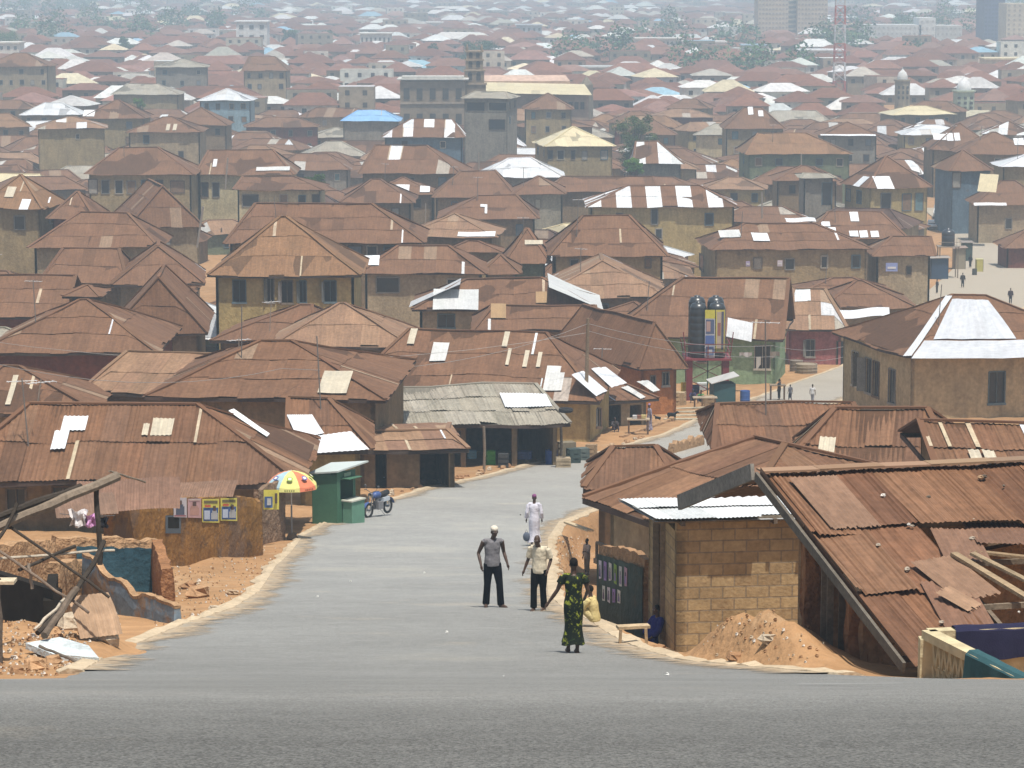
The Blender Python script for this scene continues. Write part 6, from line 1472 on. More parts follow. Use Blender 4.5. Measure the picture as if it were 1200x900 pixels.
person('man in cream short sleeved shirt and black trousers looking down', gp(632, 716), 1.68, FV - .35,
       dict(ankL=(-.045, -.05, .045), ankR=(.06, .04, .045), kneL=(-.05, .01, .285), kneR=(.055, .05, .285), elL=(-.140, -.03, .65), haL=(-.125, .05, .53), elR=(.15, -.01, .64), haR=(.185, .04, .51), head=(.012, .05, .895), neck=(.004, .018, .825), shL=(-.106, .0, .79), shR=(.108, .01, .80)),
       top=((.56, .50, .38), .85, .05), bottom=((.003, .003, .0035), 2.0), bald=True, shoes=(.25, .2, .15))
DM = mat('print_dress', (.010, .015, .010), rough=.85, n1=None, n2=None, bump=(20., .01), coord='Object', stain=[(11., .545, (.30, .34, .04), .95), (16., .6, (.06, .13, .03), .8)], spec=.1)
person('barefoot woman seen from behind in a dark green print dress', gp(672, 765), 1.62, .12,
       dict(ankL=(-.05, .02, .045), ankR=(.035, -.03, .045), kneL=(-.045, .02, .285), kneR=(.045, .0, .285), elL=(-.165, .015, .655), haL=(-.255, .05, .515), elR=(.145, -.015, .65), haR=(.135, .10, .56)),
       dress=((.02, .03, .015), .10, 1.12, .5), cloth_mat=DM, shoes=(.12, .06, .04), female=True)
person('man in a long white robe and purple cap walking up with a grey bag', gp(626, 640), 1.76, FV * .42 - 1.9 + .5,
       dict(ankL=(-.04, -.08, .045), ankR=(.04, .08, .045), kneL=(-.04, -.02, .285), kneR=(.04, .07, .285), elL=(-.135, -.02, .64), haL=(-.15, .04, .50), elR=(.135, -.02, .64), haR=(.14, .05, .5)),
       dress=((.60, .60, .68), .09, 1.25, 1.75), cap=(.20, .07, .17), hair=None, vox=.018, shoes=(.03, .03, .03))
def bag():
    g = gp(617, 640); c = P(617, 629, g.y - .1); mb = MB(); ell(mb, c, (.12, .07, .16), (.10, .12, .16), n=12); mb.tube([c + V(-.04, 0, .14), c + V(0, 0, .26), c + V(.04, 0, .14)], .008, (.08, .09, .12), n=5); tag(mb.build('bag', M['cloth'], smooth=True), 'grey blue bag in the white robed man hand', 'bag')
bag()
SIT = dict(ankL=(-.10, .30, .05), ankR=(.06, .32, .05), kneL=(-.10, .22, .30), kneR=(.08, .24, .30), hip=(0, 0, .10), chest=(0, .03, .31), neck=(0, .06, .41), head=(0, .08, .50), shL=(-.10, .05, .38), shR=(.10, .05, .38), elL=(-.12, .12, .26), elR=(.12, .14, .26), haL=(-.08, .24, .28), haR=(.07, .26, .28))
person('child in pale yellow clothes sitting on the right kerb', gp(697, 736, .05), 1.35, 1.1, SIT, top=((.52, .43, .20), 1.8, .04), bottom=((.48, .40, .2), 1.8), vox=.016)
person('boy in a pale shirt standing in the ditch by the brown post', gp(688, 674), 1.28, 2.2, dict(elL=(-.14, .06, .66), haL=(-.10, .17, .66)), top=((.50, .43, .37), 1.6, .10), bottom=((.42, .34, .24), 1.7), vox=.02)
LEAN = dict(ankL=(-.10, .34, .05), ankR=(.0, .40, .05), kneL=(-.08, .20, .27), kneR=(.05, .20, .26), hip=(0, 0, .40), chest=(0, -.07, .59), neck=(0, -.09, .69), head=(0, -.06, .78), shL=(-.10, -.09, .66), shR=(.10, -.09, .66), elL=(-.13, -.02, .52), elR=(.13, .0, .52), haL=(-.08, .08, .42), haR=(.06, .09, .42))
bx = P(765, 700, 55.2); person('person in a deep blue robe resting against the block house doorway', V(bx.x, bx.y, ground(bx.x, bx.y) + .02), 1.42, 2.1, LEAN, top=((.022, .025, .14), 1.8, .16), bottom=((.022, .025, .14), 2.0), vox=.018)
def bench():
    g = gp(742, 757); root = empty('bench', g); tag(root, 'low rough wooden bench between kerb and blue robed person', 'bench'); mb = MB(); mb.bar(g + V(-.28, 0, .33), g + V(.28, .12, .33), .2, .05, (.42, .32, .2)); mb.build('seat', M['wood'], root)
    for x in (-.22, .22): mb = MB(); mb.bar(g + V(x, x * .2, .31), g + V(x * 1.1, x * .2, -.1), .14, .05, (.36, .26, .16)); mb.build('leg', M['wood'], root)
bench()
# small figures farther down the road
W1 = dict(ankL=(-.05, .07, .045), ankR=(.05, -.07, .045), kneL=(-.05, .06, .285), kneR=(.05, .0, .285), haL=(-.16, .06, .5), haR=(.16, -.02, .49))
person('child in a white shirt walking on the road past the corner house', gp(952, 473), 1.32, -.4, W1, top=((.62, .62, .62), .6, .06), bottom=((.30, .30, .33), 1.2), vox=.03)
person('person in black carrying a tray on the head at the road edge', gp(913, 469), 1.45, 1.0, dict(elR=(.16, 0, .86), haR=(.08, 0, .97), elL=(-.13, 0, .64)), top=((.03, .03, .035), .5, .06), bottom=((.02, .02, .02), 1.8), vox=.03)
person('child with a white bag walking beside the tray carrier', gp(926, 471), 1.2, .6, W1, top=((.12, .12, .14), .6, .06), bottom=((.06, .06, .08), 1.4), vox=.03)
person('person in dark clothes walking down the far road', gp(1128, 337), 1.75, FV, W1, top=((.04, .035, .035), 1.6, .1), bottom=((.03, .03, .035), 1.9), vox=.035)
person('person in dark clothes at the right end of the far road', gp(1184, 356), 1.7, FV, None, top=((.05, .035, .04), 1.6, .1), bottom=((.03, .03, .035), 1.9), vox=.035)
person('person standing at the low wall below the shops', gp(1098, 344), 1.6, 2., None, top=((.06, .06, .07), 1.3, .1), bottom=((.05, .05, .05), 1.9), vox=.035)
person('person in black beside the yellow box on the far road', gp(1137, 314), 1.7, 2.6, None, top=((.02, .02, .022), 1.3, .1), bottom=((.02, .02, .02), 1.9), vox=.035)
person('person standing by the parked van at the head of the road', gp(1104, 268), 1.75, FV, None, top=((.05, .05, .06), 1.3, .1), bottom=((.03, .03, .03), 1.9), vox=.04)
RM = mat('patterned_robe', (.30, .28, .34), rough=.9, n1=None, n2=None, bump=None, stain=[(7., .5, (.06, .06, .12), .8), (9., .6, (.5, .42, .4), .7)], spec=.1)
person('woman in a patterned wrapper standing at the roadside stall', gp(761, 505), 1.62, 1.9, None, dress=((.4, .38, .42), .05, 1.2, 1.5), cloth_mat=RM, cap=(.3, .2, .35), hair=None, vox=.03)
person('vendor in dark clothes seated under the shop awning', gp(720, 506), 1.5, 3.3, SIT, top=((.06, .05, .05), 1.3, .05), bottom=((.07, .05, .05), 1.8), vox=.03)
person('seller in a green shirt behind crates under the water tower', gp(822, 473), 1.6, 2.8, SIT, top=((.06, .24, .08), .6, .05), bottom=((.04, .04, .06), 1.8), vox=.03)
person('seller in a dark headscarf beside the green shirted seller', gp(812, 471), 1.6, 3., SIT, top=((.05, .04, .09), 1.3, .05), bottom=((.05, .04, .05), 1.8), cap=(.05, .04, .1), vox=.03)
# ---------------------------------------------------------------- street things in the middle distance
# wooden utility pole and wires
def pole(px, row, top, r, lab, lean=0, col=(.20, .15, .10)):
    g = G(px, row); t = P(px + lean, top, g.y); mb = MB(); mb.tube([g - V(0, 0, .3), g.lerp(t, .5), t], [r, r * .9, r * .75], col, n=10); o = mb.build('utility_pole', M['wood']); tag(o, lab, 'pole'); return t
def wire(pts, lab, r=.012, sag=.4, col=(.25, .24, .23)):
    mb = MB()
    for p, q in zip(pts, pts[1:]):
        mb.tube([p.lerp(q, k / 10) - V(0, 0, sag * 4 * (k / 10) * (1 - k / 10)) for k in range(11)], r, col, n=4)
    tag(mb.build('wire', M['metal']), lab, 'wire')
tp = pole(686, 516, 373, .12, 'tall wooden utility pole beside the yellow walled shop row', lean=3)
tp2 = pole(702, 285, 241, .12, 'leaning grey pole by the alley between the brown roofs', 1) if False else None
wire([tp - V(0, 0, .3), P(330, 432, 128), P(-60, 412, 110)], 'power line running left from the utility pole over the roofs', sag=.9)
wire([tp - V(0, 0, .8), P(-40, 396, 150)], 'lower power line running left from the utility pole', sag=1.4, r=.01)
wire([tp - V(0, 0, .3), P(905, 405, 205), P(1010, 400, 215)], 'power line running right from the pole to the green house', sag=.5, r=.014)
wire([tp - V(0, 0, .7), P(905, 418, 205), P(1010, 412, 215)], 'second power line from the pole toward the pink house', sag=.5, r=.014)
def roof_pole(px, row, top, D, lab, lean=0, ant=False, r=.05):
    a, b = P(px, row, D), P(px + lean, top, D); mb = MB(); mb.tube([a, b], r, (.28, .24, .2), n=6)
    nm = 'pole'
    if ant:
        nm = 'antenna'; w_ = .9
        mb.tube([b + V(-w_ / 2, -.3, -.1), b + V(w_ / 2, .3, -.1)], .02, (.5, .5, .5), n=5)
        for k in range(5): x = (k / 4 - .5) * w_; c = b + V(x, x * .66, -.1); mb.tube([c + V(-.12, .18, 0), c + V(.12, -.18, 0)], .014, (.5, .5, .5), n=4)
    tag(mb.build(nm, M['metal']), lab, nm)
roof_pole(43, 480, 445, 106, 'bent television antenna over the long patched roof', 5, True, .03)
roof_pole(280, 420, 396, 136, 'television antenna between the brown roofs above the steep pyramid', 0, True, .03)
roof_pole(316, 388, 352, 182, 'thin pole with a small antenna by the ochre pyramid house', 2, True, .03)
roof_pole(231, 290, 242, 300, 'tall leaning pole in the alley', 7, False, .12)
roof_pole(264, 222, 185, 390, 'slim pole beside the pale yellow walled house', 3, False, .12)
roof_pole(679, 340, 310, 250, 'thin mast between two brown roofs in the middle', 0, False, .05)
roof_pole(498, 292, 238, 300, 'thin mast above the white guttered house', 1, False, .06)
roof_pole(561, 208, 178, 420, 'dark post left of the white hip roof', 0, False, .1)
roof_pole(939, 212, 180, 440, 'slim post on the blue door house', 0, False, .1)
roof_pole(893, 256, 225, 352, 'slim mast behind the long ochre house', 0, False, .1)
# water tank stand
def tank_tower():
    g = G(833, 476); Dk = 196.; c = P(829, 470, Dk); gz_ = ground(c.x, c.y); zp = P(832, 421, Dk).z; root = empty('water_tower', V(c.x, c.y, gz_)); tag(root, 'dark red steel stand carrying black water tanks by the green house', 'water tower')
    RD = (.17, .028, .032); w_, d_ = 1.25, 1.3
    for sx in (-1, 1):
        for sy in (-1, 1):
            mb = MB(); x, y = c.x + sx * w_, c.y + d_ + sy * d_; mb.box((x, y, (gz_ - .5 + zp) / 2), (.42 if sy < 0 else .25, .3, zp - gz_ + .5), RD); mb.build('leg', M['metal'], root)
    mb = MB(); y = c.y + .02
    for k in range(2):
        z0, z1 = gz_ + .2 + k * (zp - gz_ - .4) / 2, gz_ + .2 + (k + 1) * (zp - gz_ - .4) / 2
        mb.bar((c.x - w_, y, z0), (c.x + w_, y, z1), .05, .05, RD); mb.bar((c.x + w_, y, z0), (c.x - w_, y, z1), .05, .05, RD)
    mb.bar((c.x, y, gz_), (c.x, y, zp), .08, .08, (.03, .06, .04)); mb.build('brace', M['metal'], root)
    mb = MB(); mb.box((c.x, c.y + d_, zp), (w_ * 2 + .7, d_ * 2 + .6, .12), shade(RD, 1.3)); mb.build('platform', M['metal'], root)
    mb = MB()
    for z in (.5, 1.05):
        for p, q in (((-1, -1), (1, -1)), ((1, -1), (1, 1)), ((-1, 1), (1, 1)), ((-1, -1), (-1, 1))): mb.bar((c.x + p[0] * 1.5, c.y + d_ + p[1] * 1.5, zp + z), (c.x + q[0] * 1.5, c.y + d_ + q[1] * 1.5, zp + z), .05, .05, RD)
    for x, y in ((-1, -1), (1, -1), (-1, 1), (1, 1), (0, -1)): mb.bar((c.x + x * 1.5, c.y + d_ + y * 1.5, zp), (c.x + x * (1.5 if x == 0 else 1.7), c.y + d_ + y * 1.55, zp + (1.9 if x and y < 0 else 1.05)), .06, .06, RD)
    mb.build('railing', M['metal'], root)
    k = 0; hts = (3.6, 3.75, 3.6, 3.75)
    for sx, sy, lab in ((-1, -1, 'front left'), (1, -1, 'front right'), (-1, 1, 'back left'), (1, 1, 'back right')):
        r = .59; h_ = 3.75 if sy < 0 else 4.0; q = V(c.x + sx * .64, c.y + d_ + sy * .68, zp + .06); mb = MB()
        prof = [(0, 0), (r, 0)]; z = 0
        for i in range(7): z += h_ / 8; prof += [(r, z), (r * .97, z + .04), (r, z + .08)]
        prof += [(r * .93, h_ * .93), (r * .75, h_ * .985), (r * .4, h_), (.2, h_), (.2, h_ + .09), (0, h_ + .09)]
        nb = len(prof) - 8
        mb.lathe(q, prof, (.028, .032, .036), n=22); t = mb.build('water_tank', M['tank'], smooth=True); tag(t, f'ribbed black plastic water tank, {lab} of the four on the red stand', 'tank', 'tanks on the red stand')
    for (x0, x1, z0, z1, cols) in ((-.22, .46, .1, 3.4, 0), (.52, 1.12, .45, 3.4, 1)):
        mb = MB(); y = c.y + d_ - 1.38
        q = lambda x, z, k=0: (c.x + x, y - k * .006, zp + z)
        mb.face([q(x0, z0), q(x1, z0), q(x1, z1), q(x0, z1)], (.55, .48, .12) if cols else (.5, .5, .52))
        w2, hh = x1 - x0, z1 - z0; rnd = random.Random(cols)
        ban = [(.0, .82, 1, 1, (.55, .5, .08)), (.08, .5, .92, .8, (.10, .12, .2)), (.15, .55, .55, .76, (.42, .28, .24)), (.05, .28, .95, .47, (.09, .14, .34)), (.1, .05, .9, .24, (.13, .18, .35)), (.2, .1, .75, .18, (.5, .5, .5))] if not cols else [(.12, .1, .6, .95, (.45, .36, .28)), (.62, .06, .9, .96, (.10, .10, .14)), (.2, .4, .55, .7, (.3, .13, .1)), (.1, .02, .9, .08, (.2, .2, .1))]
        for i, (a, b, a2, b2, cc) in enumerate(ban): mb.face([q(x0 + w2 * a, z0 + hh * b, i + 1), q(x0 + w2 * a2, z0 + hh * b, i + 1), q(x0 + w2 * a2, z0 + hh * b2, i + 1), q(x0 + w2 * a, z0 + hh * b2, i + 1)], cc)
        tag(mb.build('banner', M['cloth']), 'yellow banner with a pale figure on the right of the tanks' if cols else 'long banner with yellow head and blue lettering bands on the tanks', 'banner')
M['tank'] = mat('tank_plastic', vcol=True, rough=.32, n1=(2., .1), n2=None, bump=None, spec=.6)
tank_tower()
def shed(px, row, D, w_, d_, h_, col, rcol, lab, a=0., name='shed', tilt=.25, over=.25, ztop=None):
    c = P(px, row, D); z = ground(c.x, c.y); root = empty(name, V(c.x, c.y, z)); tag(root, lab, name); ang = R(a); u = V(math.cos(ang), math.sin(ang), 0); v = V(-math.sin(ang), math.cos(ang), 0); c = V(c.x, c.y, z)
    A, B = c - u * w_ / 2, c + u * w_ / 2; C_, D_ = B + v * d_, A + v * d_; mb = MB(); zt = z + h_
    cut_wall(mb, A, B, z - .4, z - .4, zt, [(w_ * .2, w_ * .8, z + h_ * .45, z + h_ * .85)] if 'hatch' in lab else [], .05, col); cut_wall(mb, B, C_, z - .4, z - .4, zt, [], .05, col); cut_wall(mb, C_, D_, z - .4, z - .4, zt, [], .05, col); cut_wall(mb, D_, A, z - .4, z - .4, zt, [], .05, col); mb.build('body', M['paint'], root)
    mb = MB(); p = [A - u * over - v * over + V(0, 0, h_ + .02), B + u * over - v * over + V(0, 0, h_ + .02 + tilt), C_ + u * over + v * over + V(0, 0, h_ + .06 + tilt), D_ - u * over + v * over + V(0, 0, h_ + .06)]
    mb.idx(p + [q + V(0, 0, .05) for q in p], [(3, 2, 1, 0), (4, 5, 6, 7), (0, 1, 5, 4), (1, 2, 6, 5), (2, 3, 7, 6), (3, 0, 4, 7)], rcol); mb.build('roof', M['tin'], root); return root
shed(849, 477, 192, 1.5, 1.4, 1.35, (.03, .09, .10), (.5, .5, .48), 'small teal stall with a slanting pale roof under the water tanks', a=8, tilt=.5, over=.2)
shed(1101, 328, D_at_row(328), 2.1, 2., 2.5, (.03, .06, .11), (.35, .3, .25), 'dark blue green kiosk on the road by the small house', name='kiosk', tilt=.05)
shed(1125, 316, D_at_row(316), 1.4, 2., 2.6, (.28, .24, .17), (.3, .2, .14), 'narrow tan roadside shop right of the dark blue kiosk', name='shop', tilt=.1)
shed(1134, 307, D_at_row(307), 1.2, 2., 2.4, (.05, .08, .07), (.25, .2, .16), 'dark shop hut at the end of the roadside row', name='shop', tilt=.0)
shed(1148, 319, D_at_row(319), .9, .8, 1.5, (.45, .40, .12), (.5, .45, .2), 'faded yellow box kiosk standing alone by the far road', name='kiosk', tilt=0., over=.02)
shed(1160, 284, D_at_row(284), 2.6, 3., 2.6, (.16, .12, .08), (.6, .6, .6), 'mud hut below the dented white sheet by the road', name='hut', tilt=.3, a=-10)
shed(1122, 262, D_at_row(262), 1.6, 3., 3., (.14, .11, .08), (.2, .12, .08), 'mud lean-to beside the blue walled house', name='hut', tilt=.2)
# drum, goods
def drum(px, row, D, r, h_, col, lab, name='drum', cat='drum'):
    c = P(px, row, D); z = ground(c.x, c.y); mb = MB(); mb.lathe((c.x, c.y, z), [(0, 0), (r, 0), (r, h_ * .33), (r * 1.05, h_ * .35), (r, h_ * .37), (r, h_ * .66), (r * 1.05, h_ * .68), (r, h_ * .7), (r, h_), (r * .9, h_), (r * .9, h_ - .04), (0, h_ - .04)], col, n=16); tag(mb.build(name, M['paint'], smooth=False), lab, cat)
drum(873, 471, 192, .33, .9, (.04, .10, .30), 'blue plastic drum right of the teal stall'); drum(646, 532, 142, .3, .75, (.03, .08, .3), 'blue drum at the mouth of the open shed')
drum(933, 438, 226, .52, .85, (.24, .19, .14), 'shorter concrete well ring at the corner of the pink house', 'well_ring', 'well ring'); drum(945, 436, 224, .85, .75, (.30, .24, .17), 'broad pale concrete well ring by the pink house', 'well_ring', 'well ring')
drum(1142, 322, D_at_row(323), .3, .8, (.06, .06, .05), 'dark drum below the yellow box kiosk')
def crate(px, row, D, w_, h_, col, lab, name='crate', cat='crate', m='wood', up=0.):
    c = P(px, row, D); z = ground(c.x, c.y) + up; mb = MB(); mb.box((c.x, c.y, z + h_ / 2), (w_, w_ * .8, h_), col, rot=Matrix.Rotation(rn.uniform(-.4, .4), 3, 'Z'))
    for k in range(3): mb.box((c.x, c.y - w_ * .42, z + h_ * (k + .5) / 3), (w_ * 1.02, .03, h_ * .22), shade(col, 1.15))
    tag(mb.build(name, M[m]), lab, cat)
crate(660, 535, 140, .7, .5, (.34, .27, .18), 'pale wooden box beside the blue drum at the shed'); crate(672, 531, 143, .6, .75, (.05, .07, .065), 'dark green chest in the row of goods by the pole'); crate(681, 529, 145, .7, .65, (.10, .12, .11), 'grey green chest next to the utility pole'); crate(693, 527, 147, .55, .7, (.28, .19, .11), 'brown crate at the foot of the utility pole'); crate(664, 524, 146, .8, .9, (.20, .17, .12), 'sacks piled behind the dark green chest', 'sack_pile', 'sacks', 'cloth')
crate(795, 478, 190, .9, .9, (.36, .27, .16), 'cardboard coloured box left of the water tower', 'box', 'box'); crate(803, 470, 198, .5, .75, (.55, .42, .04), 'yellow jerrycan left of the water tower leg', 'jerrycan', 'jerrycan', 'paint', .4); crate(830, 476, 190, .75, .7, (.30, .22, .13), 'brown carton between the tower legs', 'box', 'box'); crate(815, 470, 197, .5, .6, (.04, .04, .1), 'dark blue sack behind the green shirted seller', 'sack', 'sack', 'cloth', .4); crate(823, 462, 201, .7, .5, (.5, .52, .5), 'white basin stack behind the sellers', 'basin', 'basin', 'paint', .5)
crate(575, 541, 141.5, .42, .75, (.07, .26, .04), 'bright green sack standing in the dark open shed', 'sack', 'sack', 'cloth'); crate(553, 536, 141, .4, .4, (.03, .10, .16), 'small blue bowl in the dark open shed', 'bowl', 'bowl', 'paint', .3); crate(615, 531, 142, .6, .4, (.03, .05, .14), 'dark blue basin in the dark open shed', 'basin', 'basin', 'paint', .3); crate(590, 530, 140, .5, .7, (.05, .05, .05), 'black sack by the shed post', 'sack', 'sack', 'cloth')
def table_(px, row, D, w_, h_, lab, top=(.35, .28, .2)):
    c = P(px, row, D); z = ground(c.x, c.y); root = empty('table', V(c.x, c.y, z)); tag(root, lab, 'table'); mb = MB(); mb.box((c.x, c.y, z + h_), (w_, .7, .06), top); mb.build('tabletop', M['wood'], root)
    for sx in (-1, 1):
        for sy in (-1, 1): mb = MB(); mb.box((c.x + sx * w_ * .42, c.y + sy * .28, z + h_ / 2), (.07, .07, h_), (.15, .1, .07)); mb.build('leg', M['wood'], root)
table_(748, 506, 164, 1.3, .9, 'vendor table beside the woman in the patterned wrapper'); table_(911, 470, 196, 1.1, 1.05, 'small roadside table left of the walking children', (.22, .17, .12)); table_(826, 478, 188, 1.6, .7, 'seller table below the water tanks')
for k, (px, row) in enumerate(((744, 497), (749, 496), (754, 497))): crate(px, row, 164, .25, .2, ((.5, .5, .5), (.25, .12, .08), (.5, .42, .2))[k], ('white bowl on the vendor table', 'brown bundle on the vendor table', 'yellow bundle on the vendor table')[k], 'goods', 'goods', 'cloth', .93)
# steps of pale planks
def steps():
    for k in range(4):
        p, q = P(784 - k * 2, 481 + k * 4, 187 - k * 3.6), P(830 - k * 3, 479 + k * 4.5, 187 - k * 3.8); mb = MB(); mb.bar(p + V(0, 0, .05), q + V(0, 0, .05), .35, .16, (.42, .38, .28)); tag(mb.build('step', M['rock']), ('topmost', 'second', 'third', 'lowest')[k] + ' long pale step beside the teal stall', 'step', 'pale steps by the teal stall')
steps()
# goats
def goat(px, row, lab, face, s=1., col=(.02, .018, .016)):
    g = gp(px, row) if 'gp' in globals() else G(px, row); f = V(math.cos(face), math.sin(face), 0); sd = V(-f.y, f.x, 0); mb = MB(); Z = V(0, 0, 1)
    mb.tube([f * -.30 + Z * .50, f * -.1 + Z * .47, f * .15 + Z * .48, f * .30 + Z * .54], [.10, .14, .14, .09], col, n=10)
    mb.tube([f * .27 + Z * .55, f * .42 + Z * .70], [.08, .055], col, n=8); mb.tube([f * .38 + Z * .71, f * .58 + Z * .63], [.06, .035], col, n=8)
    for a in (-1, 1):
        mb.tube([f * .40 + sd * .05 * a + Z * .74, f * .34 + sd * .14 * a + Z * .70], [.02, .015], col, n=6)
        mb.tube([f * .24 + sd * .08 * a + Z * .46, f * .25 + sd * .08 * a + Z * .24, f * .24 + sd * .08 * a + Z * .0], [.05, .025, .022], col, n=7)
        mb.tube([f * -.25 + sd * .08 * a + Z * .48, f * -.19 + sd * .08 * a + Z * .30, f * -.30 + sd * .08 * a + Z * .20, f * -.27 + sd * .08 * a], [.07, .04, .025, .022], col, n=7)
    mb.tube([f * -.36 + Z * .54, f * -.42 + Z * .62], [.025, .015], col, n=6)
    mb.v = [(x * s, y * s, z * s) for x, y, z in mb.v]
    o = mb.build('goat', M['paint'], smooth=True); r = o.modifiers.new('remesh', 'REMESH'); r.mode = 'VOXEL'; r.voxel_size = .025; o.location = g; tag(o, lab, 'goat')
goat(787, 494, 'small black goat standing on the sand beside the steps', -.5, .9); goat(771, 496, 'dark goat lying low near the shop row', 2.6, .6, (.05, .035, .025)); goat(719, 537, 'tiny dark kid goat on the road edge', .3, .45)
# tyre on the grey roof
def tyre():
    c = P(663, 483, 139.5) + V(0, 0, .1); mb = MB()
    for i in range(20):
        for j in range(8):
            def q(i_, j_): a = 2 * math.pi * i_ / 20; b = 2 * math.pi * j_ / 8; r = .27 + .09 * math.cos(b); return c + V(math.cos(a) * r, math.sin(a) * r, .11 * math.sin(b))
            mb.face([q(i, j), q(i + 1, j), q(i + 1, j + 1), q(i, j + 1)], (.03, .03, .03))
    tag(mb.build('tyre', M['rubber'], smooth=True), 'black tyre lying on the grey roof of the open shed', 'tyre')
tyre()
# tank on roof by the far road
def far_tank():
    c = P(1111, 288, 350); mb = MB(); mb.lathe(c, [(0, 0), (.8, 0), (.8, .5), (.77, .55), (.8, .6), (.8, 1.2), (.77, 1.25), (.8, 1.3), (.8, 1.7), (.5, 1.95), (.2, 2.), (.2, 2.15), (0, 2.15)], (.03, .035, .045), n=20); o = mb.build('water_tank', M['tank'], smooth=True); tag(o, 'single black water tank on a stand beside the upper road', 'tank')
    g = ground(c.x, c.y); root = empty('tank_stand', V(c.x, c.y, g)); tag(root, 'thin legged stand under the single black tank', 'stand')
    mb = MB(); mb.box((c.x, c.y, c.z - .06), (2.6, 2.2, .1), (.25, .2, .15)); mb.build('platform', M['metal'], root)
    for sx in (-1, 1):
        for sy in (-1, 1): mb = MB(); mb.box((c.x + sx * 1.1, c.y + sy * .9, (c.z + g) / 2), (.12, .12, c.z - g), (.2, .16, .12)); mb.build('leg', M['metal'], root)
    mb = MB()
    for x in (.9, 1.3): mb.bar((c.x + x, c.y - 1, c.z), (c.x + x, c.y - 1, c.z + 1.), .05, .05, (.25, .2, .15))
    mb.bar((c.x - 1.3, c.y - 1, c.z + .5), (c.x + 1.3, c.y - 1, c.z + .5), .05, .05, (.25, .2, .15)); mb.build('railing', M['metal'], root)
far_tank()
# vehicles at the head of the road
def vehicle(px, row, lab, name, L, W_, Hh, col, van, rot):
    g = G(px, row); root = empty(name, g); tag(root, lab, 'van' if van else 'car'); m_ = Matrix.Rotation(rot, 3, 'Z')
    def q(x, y, z): return g + m_ @ V(x, y, z)
    if van: prof = [(0, .35), (0, 1.0), (.25, 1.15), (.75, 1.75), (1.2, Hh), (L - .2, Hh), (L, Hh - .2), (L, .35)]
    else: prof = [(0, .3), (0, .75), (1.0, .88), (1.6, Hh - .05), (2.0, Hh), (L - 1.2, Hh - .03), (L - .5, .98), (L, .92), (L, .35)]
    mb = MB(); n = len(prof); rings = []
    for sx, k in ((-1, .86), (-1, 1.), (1, 1.), (1, .86)):
        rings.append([q(sx * W_ / 2 * (1. if z < 1. or k == 1. else .82) * (1 if k == 1 else 1), y, z) if k == 1 else q(sx * W_ / 2 * .8, y, z + .02) for y, z in prof])
    def narrow(sx): return [q(sx * W_ / 2 * (1 - .13 * clamp((z - .9) / (Hh - .9))), y, z) for y, z in prof]
    a, b = narrow(-1), narrow(1)
    for k in range(n): mb.face([a[k], b[k], b[(k + 1) % n], a[(k + 1) % n]], col)
    mb.face(a[::-1], col); mb.face(b, col); mb.build('body', M['carp'], root)
    mb = MB(); i = 2 if van else 2; z0, z1 = prof[i][1] + .04, prof[i + 2][1] - .08; y0, y1 = prof[i][0], prof[i + 2][0] - .1
    mb.face([q(-W_ * .42, y0 - .02, z0), q(W_ * .42, y0 - .02, z0), q(W_ * .36, y1 - .12, z1), q(-W_ * .36, y1 - .12, z1)], (.03, .035, .04)); mb.build('windscreen', M['glass'], root)
    for sx in (-1, 1):
        mb = MB(); x = sx * (W_ / 2 + .01); ya, yb = y1 + .15, L - (.3 if van else 1.1); k = 1 - .11; mb.face([q(x, ya - .3, z0 + .02), q(x, yb, z0 + .02), q(x * k, yb, z1), q(x * k, ya, z1)], (.03, .035, .04)); mb.build('side_window', M['glass'], root)
        mb = MB(); mb.box(q(sx * W_ * .36, -.02, .72), (.3, .06, .16), (.6, .6, .55), rot=m_); mb.build('headlight', M['chrome'], root)
        for y in (.8, L - .85): mb = MB(); mb.lathe(q(sx * (W_ / 2 - .08), y, .31), [(0, -.1), (.31, -.1), (.31, .1), (.18, .1), (.16, .06), (0, .06)], (.02, .02, .02), n=16, axis=m_ @ V(sx, 0, 0)); mb.build('wheel', M['rubber'], root)
    mb = MB(); mb.box(q(0, -.04, .45), (W_ * .98, .12, .2), (.1, .1, .1), rot=m_); mb.build('bumper', M['metal'], root)
M['carp'] = mat('car_paint', vcol=True, rough=.3, n1=(1., .04), n2=None, bump=None, spec=.5)
vehicle(1100, 257, 'silver grey van parked at the head of the road', 'van', 4.6, 1.75, 1.95, (.33, .36, .37), True, -.15); vehicle(1094, 270, 'white car parked behind a wall at the road head', 'car', 4.2, 1.65, 1.4, (.6, .6, .6), False, -.1)
# rubble wall pieces at the road bend and low mud wall
def mud_bits():
    for k, (p, q, h_, lab) in enumerate(((P(786, 520, 150), P(822, 512, 156), .5, 'crumbled mud wall stub at the road bend above the rusty low roof'), (P(728, 516, 162), P(788, 496, 176), .16, 'low broken kerb wall along the shop row'), (P(905, 478, 191), P(860, 480, 189), .25, 'low earthen kerb before the teal stall'), (P(1090, 356, 300), P(1142, 333, 318), .3, 'low wall between the bare yard and the far road'))):
        z = min(ground(p.x, p.y), ground(q.x, q.y)); mb = MB(); rug_wall(mb, p, q, z - .5, 0, .35, MUDL, 70 + k, topamp=h_ * .5, topfn=lambda t: lerp(ground(p.x, p.y), ground(q.x, q.y), t) + h_, surf=.05, nz=4); tag(mb.build('mud_wall', M['mudwall']), lab, 'wall')
mud_bits()
